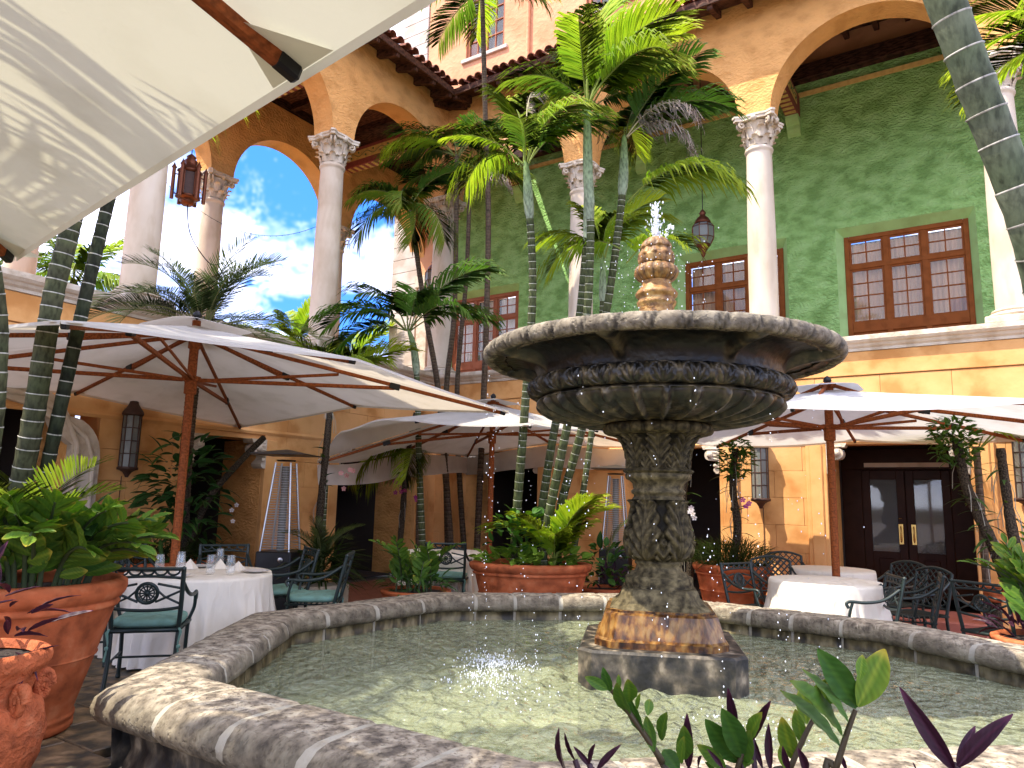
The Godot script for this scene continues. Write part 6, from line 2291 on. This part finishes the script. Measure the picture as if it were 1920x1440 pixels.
	orchid_post("bark post with white and magenta orchids in the dark doorway behind the stem", [Vector3(-3.9, 0.2, -10.9), Vector3(-3.85, 0.9, -10.9), Vector3(-3.95, 1.6, -10.9), Vector3(-3.85, 2.2, -10.9)], 0.055, 0.2, 34, [[Vector3(-3.75, 1.42, -10.6), Color(0.8, 0.78, 0.76), 9, 0.05], [Vector3(-3.95, 1.42, -10.6), Color(0.48, 0.08, 0.40), 9, 0.06]])
	orchid_post("knotted bark trunk of orchids right of the double door", [Vector3(0.15, 0.5, -9.75), Vector3(0.0, 1.15, -9.8), Vector3(-0.2, 1.75, -9.85), Vector3(-0.28, 2.35, -9.85)], 0.06, 0.3, 64, [])
	orchid_post("bare knobbly bark trunk beside the wall lantern at the far right", [Vector3(0.32, 0.5, -9.9), Vector3(0.2, 1.2, -9.9), Vector3(0.16, 1.8, -9.95), Vector3(0.14, 2.25, -9.95)], 0.055, 0.15, 16, [])
	leaf_on_top(Vector3(-0.3, 2.35, -9.85), "dark tuft of small leaves topping the orchid trunk by the double door")
	# glossy plants in the right corner
	pot("red terracotta pot cut by the right edge, under glossy plants", Vector3(0.42, 0, -7.85), 0.5, 0.5)
	var z3 := thing("zz_plant", "big bright glossy plant at the right edge beside an iron chair", "plant", Vector3(0.45, 0.42, -8.1))
	for k in 22: zz_stem(z3, Vector3(rng.randfn() * 0.14, 0, rng.randfn() * 0.14), deg_to_rad(90 + rng.randf_range(-10, 250)), rng.randf_range(0.6, 1.0), rng.randf_range(0.3, 1.4), 15, 1.5, 0.2)
	scatter_leaves(z3, Vector3(-0.3, 0.15, 0.2), Vector3(0.2, 0.15, 0.2), 30, ["purple0", "purple1", "purple2"], 0.9, pur)
	var hp := pot("tiny terracotta pot set among the glossy plants at right", Vector3(-0.02, 0.6, -9.4), 0.14, 0.17)
	hp.set_meta("group", "terracotta pots")
	var sh := MB.new()
	sh.tube([Vector3(0, 0, 0), Vector3(0, 0.6, 0)], [0.05], 8)
	tag(put("plant_stand", sh, M["bark"], null, T(Vector3(-0.02, 0, -9.4))), "short bark stand under the tiny pot at right", "stand")


func leaf_on_top(at: Vector3, label: String) -> void:
	var o := thing("epiphyte", label, "plant", at, 0.0, "leaf tufts on the orchid posts")
	leaf_mass(o, "small_leaves", Vector3.ZERO, Vector3(0.22, 0.3, 0.22), 320, "zz1", 0.9, M["glossy leaf"], 0.1)


func big_leaf(st: Node3D, key: String, m: Material, a: Vector3, b: Vector3, nrm: Vector3, L: float) -> void:
	put("leaf", leaves[key], m, st, aim(a, b - a, nrm, a.distance_to(b) / L))


func build_ground() -> void:
	var g := MB.new()
	g.quad(Vector3(-60, -0.06, 60), Vector3(60, -0.06, 60), Vector3(60, -0.06, -60), Vector3(-60, -0.06, -60))
	var ground := struct("ground", g, M["ground"])
	# slabs of slate, each its own piece, where the picture shows them apart
	var hole := PackedVector2Array()
	for p in ring_out: hole.append(p)
	var kinds := []
	for k in 6:
		var m := MB.new()
		m.col = Color(1, 1, 1) * rng.randf_range(0.75, 1.0)
		m.box(Vector3(0.59, 0.06, 0.44), Transform3D(), 0.006)
		kinds.append(m.mesh())
	var n := 0
	for i in 15:
		for j in 26:
			var p := Vector3(-9.4 + 0.6 * i + (0.3 if j % 2 else 0.0), -0.03, 0.4 - 0.45 * j)
			if Geometry2D.is_point_in_polygon(Vector2(p.x, p.z), hole): continue
			if p.x > -3.2 and p.z < -1.0 and p.z > -7.0: continue
			if n >= 290: continue
			n += 1
			put("paving_slab", kinds[rng.randi() % 6], M["slate"], ground, T(p + Vector3(0, rng.randf_range(-0.004, 0.003), 0), PI if rng.randf() < 0.5 else 0.0))
	var rt := MB.new()
	rt.quad(Vector3(-9.7, 0.004, -7.9), Vector3(6, 0.004, -7.9), Vector3(6, 0.004, -12), Vector3(-9.7, 0.004, -12))
	struct("tiled_pavement", rt, M["red tile"])
const FRONT_STEMS := [
	[[[-0.313, 0.417, -0.019], [-0.335, 0.469, 0.005], [-0.359, 0.517, 0.030], [-0.384, 0.562, 0.055], [-0.396, 0.580, 0.066]], [
		["z1", -0.394, 0.586, 0.086, -0.417, 0.608, 0.117],
		["z0", -0.402, 0.575, 0.055, -0.410, 0.614, 0.072],
		["z2", -0.377, 0.588, 0.075, -0.382, 0.609, 0.071],
		["z1", -0.374, 0.543, 0.045, -0.376, 0.595, 0.097],
		["z2", -0.377, 0.560, 0.038, -0.354, 0.602, 0.089],
		["z3", -0.361, 0.551, 0.043, -0.359, 0.577, 0.039],
		["z0", -0.356, 0.512, 0.030, -0.379, 0.565, 0.042],
		["z2", -0.353, 0.538, 0.018, -0.362, 0.559, -0.016],
		["z1", -0.340, 0.485, 0.022, -0.358, 0.536, 0.015],
		["z1", -0.336, 0.499, 0.002, -0.318, 0.550, 0.034],
		["z0", -0.303, 0.457, 0.006, -0.352, 0.476, -0.040],
		["z2", -0.304, 0.466, -0.006, -0.297, 0.512, 0.011],
	]],
	[[[-0.098, 0.442, -0.095], [-0.082, 0.483, -0.098], [-0.065, 0.534, -0.099], [-0.051, 0.572, -0.102]], [
		["z0", -0.052, 0.571, -0.120, -0.091, 0.661, -0.068],
		["zy", -0.047, 0.578, -0.102, -0.006, 0.664, -0.146],
		["ze", -0.059, 0.558, -0.076, -0.115, 0.635, -0.073],
		["ze", -0.070, 0.532, -0.091, -0.112, 0.630, -0.001],
		["ze", -0.077, 0.511, -0.104, -0.152, 0.596, -0.083],
		["z3", -0.040, 0.622, -0.085, -0.037, 0.658, -0.110],
	]],
	[[[-0.209, 0.360, -0.244], [-0.187, 0.418, -0.248], [-0.158, 0.483, -0.254], [-0.133, 0.531, -0.261]], [
		["zy", -0.155, 0.500, -0.243, -0.166, 0.560, -0.264],
		["z3", -0.144, 0.513, -0.268, -0.121, 0.584, -0.225],
		["zy", -0.184, 0.428, -0.263, -0.199, 0.501, -0.243],
		["z3", -0.166, 0.456, -0.263, -0.181, 0.515, -0.272],
		["zy", -0.192, 0.415, -0.241, -0.207, 0.452, -0.259],
		["z2", -0.133, 0.530, -0.280, -0.109, 0.585, -0.219],
	]],
	[[[-0.262, 0.386, -0.119], [-0.247, 0.437, -0.119], [-0.236, 0.468, -0.121]], [
		["z0", -0.249, 0.446, -0.133, -0.279, 0.519, -0.070],
		["z0", -0.237, 0.460, -0.121, -0.245, 0.544, -0.058],
		["z3", -0.229, 0.486, -0.132, -0.203, 0.541, -0.103],
		["z1", -0.247, 0.439, -0.137, -0.219, 0.506, -0.098],
		["z2", -0.264, 0.439, -0.111, -0.294, 0.480, -0.068],
		["z1", -0.324, 0.451, -0.072, -0.306, 0.513, -0.029],
		["z2", -0.231, 0.446, -0.113, -0.231, 0.452, -0.157],
		["z1", -0.282, 0.433, -0.109, -0.293, 0.447, -0.095],
	]],
]
const FRONT_PURPLE := [
	["p0", -0.233, 0.477, -0.166, -0.191, 0.555, -0.141],
	["p1", -0.252, 0.508, -0.134, -0.248, 0.569, -0.084],
	["p0", -0.333, 0.423, -0.120, -0.331, 0.518, -0.110],
	["p0", -0.194, 0.443, -0.137, -0.202, 0.511, -0.164],
	["p1", -0.214, 0.436, -0.161, -0.231, 0.481, -0.166],
	["p0", -0.146, 0.476, -0.056, -0.147, 0.519, -0.027],
	["p0", -0.123, 0.472, -0.077, -0.125, 0.520, -0.028],
	["p2", 0.072, 0.474, -0.230, 0.008, 0.583, -0.200],
	["p2", 0.079, 0.483, -0.216, 0.148, 0.577, -0.215],
	["p1", 0.074, 0.470, -0.286, 0.106, 0.526, -0.329],
	["p0", 0.008, 0.429, -0.343, 0.002, 0.438, -0.353],
	["p0", -0.074, 0.469, -0.135, -0.082, 0.501, -0.123],
	["p1", -0.494, 0.426, 0.037, -0.488, 0.507, 0.104],
	["p0", -0.479, 0.448, 0.036, -0.482, 0.500, 0.069],
	["p0", -0.449, 0.441, 0.033, -0.478, 0.473, 0.045],
	["p1", -0.447, 0.433, 0.015, -0.412, 0.479, 0.004],
	["p0", -0.449, 0.449, 0.041, -0.423, 0.494, 0.071],
	["p0", -0.291, 0.450, -0.051, -0.271, 0.484, -0.011],
	["p1", -0.256, 0.452, -0.071, -0.273, 0.482, -0.052],
]


func foreground_stems(o: Node3D) -> void:
	var names := {"z0": "zz0", "z1": "zz1", "z2": "zz2", "z3": "zz3", "zy": "zz_yellow", "ze": "zz1"}
	for s in FRONT_STEMS:
		var pts := [Vector3(rng.randf_range(-0.1, 0.1), -0.02, rng.randf_range(-0.05, 0.05))]
		for p in s[0]: pts.append(V3(p))
		var sm := smooth(pts, 5)
		var rad := []
		for i in sm.size(): rad.append(lerpf(0.007, 0.0035, i / float(sm.size())))
		var m := MB.new()
		m.col = Color(0.06, 0.045, 0.02)
		m.tube(sm, rad, 7)
		var st := put("stem", m, M["stem"], o)
		for l in s[1]:
			big_leaf(st, names[l[0]], M["glossy leaf"], Vector3(l[1], l[2], l[3]), Vector3(l[4], l[5], l[6]), Vector3(rng.randf_range(-0.5, 0.6), 0.5, 1.0) if l[0] != "ze" else Vector3(1.0, 0.75, 0.12), 0.115)


func foreground_purple(o: Node3D) -> void:
	for l in FRONT_PURPLE:
		var a := Vector3(l[1], l[2], l[3])
		var b := Vector3(l[4], l[5], l[6])
		var m := MB.new()
		m.col = Color(0.05, 0.02, 0.035)
		m.tube(smooth([Vector3(a.x * 0.6, -0.02, a.z * 0.6), a.lerp(Vector3(a.x * 0.6, 0, a.z * 0.6), 0.4) - (b - a) * 0.2, a], 5), [0.005], 6)
		var st := put("stem", m, M["stem"], o)
		big_leaf(st, "purple" + (l[0] as String).right(1), M["purple leaf"], a, b, Vector3(rng.randf_range(-0.4, 0.4), 0.6, 1.0), 0.2)




func build_palms() -> void:
	var dark := Color(0.055, 0.062, 0.032)
	var grey := Color(0.30, 0.29, 0.24)
	var pale := Color(0.58, 0.55, 0.46)
	var gr := "ringed palms at the left"
	palm("ringed_palm", "thick ringed palm trunk leaning out of the big left pot", gr, [Vector3(-5.95, 0.8, -2.46), Vector3(-5.79, 1.3, -2.44), Vector3(-5.62, 1.98, -2.41), Vector3(-5.48, 2.88, -2.38), Vector3(-5.41, 3.35, -2.4), Vector3(-5.27, 4.32, -2.43), Vector3(-5.2, 4.75, -2.45)], 0.074, 0.062, 0.105, Color(0.085, 0.09, 0.045), pale, 0.7,
		[["arch0", 140, 40, 1.0], ["arch1", 190, 35, 1.0], ["bright2", 235, 50, 1.0], ["bright0", 100, 75, 0.9]])
	palm("ringed_palm", "slimmer dark ringed palm trunk just right of the thick left one", gr, [Vector3(-5.85, 0.8, -2.62), Vector3(-5.73, 1.38, -2.57), Vector3(-5.58, 1.99, -2.55), Vector3(-5.43, 3.0, -2.58), Vector3(-5.37, 3.62, -2.62), Vector3(-5.24, 4.51, -2.66), Vector3(-5.18, 5.0, -2.7)], 0.048, 0.042, 0.12, Color(0.04, 0.047, 0.026), pale, 0.6,
		[["bright2", 130, 40, 0.9], ["arch2", 175, 30, 0.9], ["bright0", 215, 50, 0.9]])
	palm("ringed_palm", "ringed palm at the very left edge, its fronds shading the cream canopy", gr, [Vector3(-5.15, 0.0, -1.95), Vector3(-5.07, 1.59, -1.95), Vector3(-4.98, 2.23, -1.9), Vector3(-4.92, 2.74, -1.8), Vector3(-4.7, 3.7, -1.4), Vector3(-4.5, 4.5, -1.0)], 0.07, 0.05, 0.12, Color(0.085, 0.09, 0.045), pale, 0.5,
		[["arch0", -15, 15, 1.0], ["arch1", -50, 10, 0.95], ["arch2", 30, 20, 0.9], ["arch1", 165, 30, 1.0], ["bright1", 260, 40, 1.0]])
	# big ringed trunk crossing the upper right corner
	var big := thing("bamboo_palm", "thick grey-green ringed palm trunk leaning across the upper right corner", "palm tree", Vector3(1.0, 0, -2.7))
	var bp := []
	for p in [Vector3(1.0, 0.0, -2.7), Vector3(0.62, 1.3, -3.4), Vector3(0.32, 2.12, -3.74), Vector3(0.21, 2.72, -3.55), Vector3(0.08, 3.24, -3.37), Vector3(-0.03, 3.68, -3.21), Vector3(-0.15, 4.17, -3.04), Vector3(-0.4, 5.2, -2.7)]: bp.append(p - big.position)
	put("trunk", ringed_trunk(bp, 0.080, 0.068, 0.20, Color(0.15, 0.175, 0.105), Color(0.62, 0.58, 0.50), 0.0, 24), M["palm trunk"], big)
	for k in 5: set_frond(big, "arch%d" % (k % 3), bp[-1], deg_to_rad([-20, -60, 15, 45, -95][k]), 0.7, 1.0)
	# the tall clump in the wide planter
	var g2 := "tall ringed palms in the wide oval planter"
	var ring := Color(0.60, 0.60, 0.48)
	var stem := Color(0.09, 0.105, 0.045)
	palm("areca_palm", "leftmost tall ringed palm of the planter, rising straight before the green wall", g2, [Vector3(-5.26, 0.66, -8.19), Vector3(-5.25, 1.21, -8.17), Vector3(-5.00, 2.76, -7.94), Vector3(-4.77, 4.25, -7.70), Vector3(-4.69, 5.44, -7.41), Vector3(-4.69, 5.83, -7.34)], 0.062, 0.045, 0.115, stem, ring, 0.75,
		[["bright0", 95, 68, 0.86], ["bright1", 130, 50, 0.82], ["bright2", 60, 55, 0.74], ["bright1", 150, 75, 0.78], ["arch0", 165, 28, 0.67], ["arch1", -20, 40, 0.60], ["dark0", 20, 40, 0.60], ["bright0", 200, 35, 0.56], ["olive0", -60, 30, 0.52], ["dead0", 120, 60, 0.60, -0.6], ["dead1", 100, 62, 0.52, -0.8]])
	palm("areca_palm", "second tall ringed palm of the planter, one of the close pair", g2, [Vector3(-5.04, 0.66, -8.37), Vector3(-5.02, 1.05, -8.35), Vector3(-4.69, 2.50, -8.19), Vector3(-4.35, 3.58, -8.10), Vector3(-4.13, 4.65, -7.93), Vector3(-4.05, 5.32, -7.85), Vector3(-3.93, 6.48, -7.60)], 0.058, 0.042, 0.11, stem, ring, 1.7,
		[["bright2", 110, 70, 0.78], ["bright0", 75, 75, 0.82], ["bright1", 150, 55, 0.71], ["dead2", 140, 50, 0.60], ["arch1", 10, 45, 0.60], ["dark1", 40, 30, 0.60], ["bright1", 0, 70, 0.67]])
	palm("areca_palm", "brightest tall ringed palm of the planter, its crown reaching the roof edge", g2, [Vector3(-4.82, 0.66, -8.19), Vector3(-4.81, 1.05, -8.17), Vector3(-4.46, 2.33, -8.04), Vector3(-4.13, 3.52, -7.92), Vector3(-3.94, 4.75, -7.70), Vector3(-3.91, 5.66, -7.55), Vector3(-3.87, 6.46, -7.43)], 0.06, 0.044, 0.105, stem, ring, 1.5,
		[["bright0", 95, 80, 0.97], ["bright1", 60, 62, 0.86], ["bright2", 125, 62, 0.86], ["bright0", 30, 50, 0.74], ["bright1", 160, 40, 0.67], ["dead0", 100, 30, 0.60], ["dead1", 170, 20, 0.52], ["arch2", -10, 30, 0.67], ["bright2", 0, 55, 0.71], ["arch0", -70, 40, 0.60], ["olive1", 220, 40, 0.60]])
	palm("areca_palm", "rightmost tall ringed palm of the planter, with browning fronds to the right", g2, [Vector3(-4.84, 0.66, -8.57), Vector3(-4.80, 1.40, -8.54), Vector3(-4.43, 2.51, -8.46), Vector3(-4.05, 3.88, -8.34), Vector3(-3.79, 5.02, -8.19), Vector3(-3.69, 5.71, -8.13), Vector3(-3.65, 6.23, -8.07)], 0.06, 0.045, 0.11, stem, ring, 0.8,
		[["dark0", -10, 45, 0.71], ["dark1", 15, 30, 0.74], ["dark2", 35, 50, 0.67], ["dead0", -15, 25, 0.71], ["dead2", 5, 20, 0.67], ["arch0", -5, 20, 0.71, 0.9], ["bright1", -30, 10, 0.56, 1.7], ["arch1", 190, 15, 0.52, 1.5], ["dark0", 90, 60, 0.60], ["arch2", 110, 45, 0.60]])
	palm("areca_palm", "short pale-stemmed palm among the tall ringed ones", g2, [Vector3(-4.68, 0.66, -8.64), Vector3(-4.50, 2.31, -8.82), Vector3(-4.40, 3.75, -8.90), Vector3(-4.33, 4.33, -8.84), Vector3(-4.29, 4.92, -8.76)], 0.045, 0.036, 0.10, stem, ring, 0.65,
		[["bright0", 150, 70, 0.56], ["bright1", 30, 65, 0.56], ["bright2", 90, 80, 0.52], ["arch0", 185, 45, 0.52], ["arch1", -20, 45, 0.52]])
	# slender dark palms by the corner
	var g3 := "slender palms in the far corner"
	var br := Color(0.12, 0.085, 0.055)
	var brr := Color(0.2, 0.16, 0.11)
	palm("slender_palm", "slender palm left of the corner column, its yellow-green crown before the sky", g3, [Vector3(-8.68, 0.10, -11.31), Vector3(-8.85, 3.32, -10.94), Vector3(-8.96, 4.95, -10.56), Vector3(-9.05, 6.49, -10.21), Vector3(-9.08, 7.21, -10.06)], 0.07, 0.045, 0.07, br, brr, 0.0,
		[["olive0", 150, 30, 0.81], ["olive1", 180, 45, 0.77], ["olive2", 120, 55, 0.77], ["olive0", -10, -25, 0.86], ["olive1", -60, 0, 0.81], ["olive2", 200, 0, 0.81], ["dark0", 60, 50, 0.73], ["dark1", 20, 45, 0.73], ["olive0", 250, 10, 0.73], ["olive2", -35, -30, 0.77]])
	palm("slender_palm", "slender dark palm before the corner column", g3, [Vector3(-8.96, 0.10, -11.54), Vector3(-8.97, 3.36, -11.27), Vector3(-8.72, 5.04, -11.11), Vector3(-8.58, 6.62, -10.91), Vector3(-8.49, 8.33, -10.72)], 0.065, 0.045, 0.07, br, brr, 0.0,
		[["dark0", 130, 30, 0.90], ["dark1", 170, 25, 0.90], ["dark2", 95, 50, 0.90], ["dark0", 200, 15, 0.81], ["dark1", 220, 40, 0.73], ["dark2", 150, 60, 0.81], ["dark0", 30, 40, 0.81], ["arch0", 250, 10, 0.73], ["dark1", -30, 20, 0.81]])
	palm("slender_palm", "tallest slender palm, its yellow crown cut by the top of the picture", g3, [Vector3(-8.46, 0.10, -11.76), Vector3(-8.16, 3.13, -11.42), Vector3(-7.92, 4.95, -11.11), Vector3(-7.75, 6.99, -10.83), Vector3(-7.68, 8.72, -10.55), Vector3(-7.56, 10.68, -10.19), Vector3(-7.53, 11.24, -10.08)], 0.065, 0.045, 0.07, br, brr, 0.0,
		[["olive0", -20, -15, 0.81], ["olive1", 170, -10, 0.81], ["olive2", 20, 10, 0.81], ["bright0", -50, -10, 0.73], ["bright1", 130, 20, 0.81], ["bright2", 60, 40, 0.81], ["olive0", 230, 0, 0.73]])
	palm("slender_palm", "thin dark palm stem against the green wall, right of the corner column", g3, [Vector3(-8.79, 0.10, -11.87), Vector3(-8.90, 3.40, -11.54), Vector3(-8.51, 5.97, -11.20), Vector3(-8.34, 7.88, -10.98)], 0.06, 0.04, 0.07, br, brr, 0.0,
		[["dark1", 140, 35, 0.81], ["dark2", 100, 60, 0.81], ["dark0", 190, 20, 0.81], ["dead0", 160, 10, 0.63], ["dead1", 20, 20, 0.63], ["olive1", 60, 40, 0.81]])
	var g4 := "low palms along the left wing"
	var cr := []
	for k in 26: cr.append(["date%d" % (k % 3), k * 137.5, [62, 40, 22, 8][k % 4], rng.randf_range(0.9, 1.1)])
	palm("date_palm", "feathery low date palm with a round crown above the left umbrella", g4, [Vector3(-9.0, 0.5, -5.85), Vector3(-8.88, 2.05, -5.7), Vector3(-8.6, 3.4, -5.54), Vector3(-8.51, 3.68, -5.51)], 0.09, 0.075, 0.06, br, brr, 0.0, cr)
	palm("christmas_palm", "dark green palm with stiff arching fronds before the corner of the ledge", g4, [Vector3(-7.7, 0.1, -9.3), Vector3(-7.8, 2.2, -9.15), Vector3(-7.82, 3.4, -9.05), Vector3(-7.83, 4.0, -8.93), Vector3(-7.89, 4.3, -8.84)], 0.06, 0.045, 0.09, stem, ring, 0.8,
		[["dark0", 170, 45, 0.9], ["dark1", 195, 25, 0.9], ["dark2", 140, 60, 0.85], ["dark0", 20, 50, 0.9], ["dark1", -10, 20, 0.85], ["dark2", 215, 0, 0.8], ["dark0", 90, 55, 0.8], ["dark1", 250, 20, 0.8], ["dark2", -40, 35, 0.8], ["dark0", 50, 25, 0.8]])
	palm("areca_bush", "yellow-green areca fronds poking above the left umbrella near the ledge", g4, [Vector3(-8.9, 0.1, -8.2), Vector3(-8.85, 1.6, -8.15), Vector3(-8.8, 3.0, -8.1)], 0.04, 0.03, 0.1, stem, ring, 0.3,
		[["bright0", 150, 60, 0.75], ["bright1", 30, 55, 0.75], ["bright2", 90, 70, 0.75], ["arch0", 200, 50, 0.7], ["arch1", -20, 50, 0.7], ["bright0", 260, 60, 0.7]])
	palm("areca_bush", "green palm fronds hanging under the drape of the middle umbrella", g4, [Vector3(-8.35, 0.1, -9.9), Vector3(-8.35, 1.3, -9.85), Vector3(-8.3, 2.3, -9.8)], 0.05, 0.04, 0.1, br, brr, 0.0,
		[["arch0", 190, -5, 0.6], ["arch1", 240, 5, 0.6], ["arch2", 150, 10, 0.6], ["arch0", 300, 0, 0.6]])
	var g5 := "palms in the garden beyond the loggia"
	var k2 := 0
	for p in [[Vector3(-15.6, 5.6, -12.9), "distant palm beyond the loggia, left of the middle column"], [Vector3(-15.2, 5.3, -14.6), "distant palm beyond the loggia, right of the middle column"], [Vector3(-16.2, 6.0, -7.4), "distant palm beyond the loggia behind the left trunks"], [Vector3(-17.0, 4.9, -11.0), "lowest distant palm beyond the loggia"]]:
		var c := []
		for k in 10: c.append([["bright%d", "olive%d", "arch%d"][k % 3] % (k % 3), k * 137.5 + k2 * 30, [55, 30, 10][k % 3], 0.8])
		palm("garden_palm", p[1], g5, [Vector3(p[0].x, 0, p[0].z), Vector3(p[0].x, p[0].y * 0.5, p[0].z), p[0]], 0.09, 0.07, 0.15, br, brr, 0.0, c)
		k2 += 1
	palm("areca_palm", "palm at the upper right edge with yellow-green fronds before a column", g3, [Vector3(1.3, 0.1, -8.4), Vector3(1.25, 3.0, -8.3), Vector3(1.15, 6.0, -8.1)], 0.06, 0.045, 0.11, stem, ring, 0.7,
		[["bright0", 165, 45, 0.60], ["bright1", 150, 15, 0.60], ["bright2", 190, 20, 0.56], ["dead1", 175, -10, 0.48], ["arch1", 90, 40, 0.64], ["bright0", 30, 40, 0.64], ["arch2", 250, 20, 0.56]])
	palm("areca_bush", "feathery palm tips showing above the white umbrella at the right", g4, [Vector3(-0.1, 0.1, -11.0), Vector3(-0.1, 1.3, -11.0), Vector3(-0.1, 2.35, -11.0)], 0.05, 0.04, 0.1, br, brr, 0.0,
		[["bright0", 160, 35, 0.6], ["bright1", 20, 30, 0.6], ["date0", 130, 40, 0.8], ["date1", 60, 45, 0.8], ["arch0", -10, 35, 0.6]])


func build_sky(e: Environment) -> void:
	var W := 2048
	var H := 1024
	var b := PackedByteArray()
	b.resize(W * H * 4)
	b.fill(0)
	var f := FastNoiseLite.new()
	f.seed = 12
	f.frequency = 1.5
	f.fractal_octaves = 6
	f.fractal_gain = 0.52
	f.domain_warp_enabled = true
	f.domain_warp_amplitude = 0.25
	f.domain_warp_frequency = 1.6
	for y in H / 2:
		var el := (0.5 - (y + 0.5) / H) * PI
		var ce := cos(el)
		var se := sin(el)
		for x in W:
			var az := (x + 0.5) / W * TAU
			var n := f.get_noise_3d(sin(az) * ce * 1.3, se * 2.2, cos(az) * ce * 1.3)
			var a := clampf((n + 0.25) * 2.6, 0.0, 1.0)
			var k := (y * W + x) * 4
			b[k] = 255
			b[k + 1] = 252
			b[k + 2] = 247
			b[k + 3] = int(a * 255.0)
	var cover := ImageTexture.create_from_image(Image.create_from_data(W, H, false, Image.FORMAT_RGBA8, b))
	var s := ProceduralSkyMaterial.new()
	s.sky_top_color = Color(0.16, 0.35, 0.66)
	s.sky_horizon_color = Color(0.27, 0.46, 0.72)
	s.sky_curve = 0.18
	s.ground_bottom_color = Color(0.25, 0.22, 0.18)
	s.ground_horizon_color = Color(0.42, 0.40, 0.36)
	s.sky_cover = cover
	s.sky_cover_modulate = Color(0.84, 0.80, 0.71, 1.0)
	s.sun_angle_max = 20.0
	s.sun_curve = 0.1
	e.sky = Sky.new()
	e.sky.sky_material = s


func _ready() -> void:
	# camera, sky, sun, exposure
	var cam := Camera3D.new()
	cam.name = "camera"
	cam.transform = Transform3D(Basis(Vector3(0.83770, 0.02310, -0.54564), Vector3(0.06650, 0.98736, 0.14389), Vector3(0.54207, -0.15682, 0.82557)).orthonormalized(), Vector3(0, 1.55, 0))
	cam.fov = 55.87
	cam.near = 0.05
	cam.far = 400.0
	add_child(cam)
	cam.current = true
	var env := Environment.new()
	env.background_mode = Environment.BG_SKY
	env.tonemap_mode = Environment.TONE_MAPPER_LINEAR
	env.tonemap_exposure = 2.2
	env.background_energy_multiplier = 2.2
	env.sdfgi_enabled = true
	env.ssao_enabled = true
	env.ssil_enabled = true
	build_sky(env)
	var we := WorldEnvironment.new()
	we.name = "world"
	we.environment = env
	add_child(we)
	var sun := DirectionalLight3D.new()
	sun.name = "sun"
	sun.light_energy = 1.3
	sun.light_color = Color(1.0, 0.965, 0.90)
	sun.light_angular_distance = 0.53
	sun.shadow_enabled = true
	add_child(sun)
	sun.look_at_from_position(Vector3(-0.345, 0.856, 0.385) * 10.0, Vector3.ZERO)
	# setting, then things
	rng.seed = 7
	wob.seed = 5
	wob.frequency = 1.0
	wob.fractal_octaves = 3
	make_materials()
	build_architecture()
	build_pool()
	build_ground()
	build_fountain()
	make_fronds()
	make_leaves()
	build_umbrellas()
	build_palms()
	build_tables()
	build_pots_and_plants()
	build_fixtures()
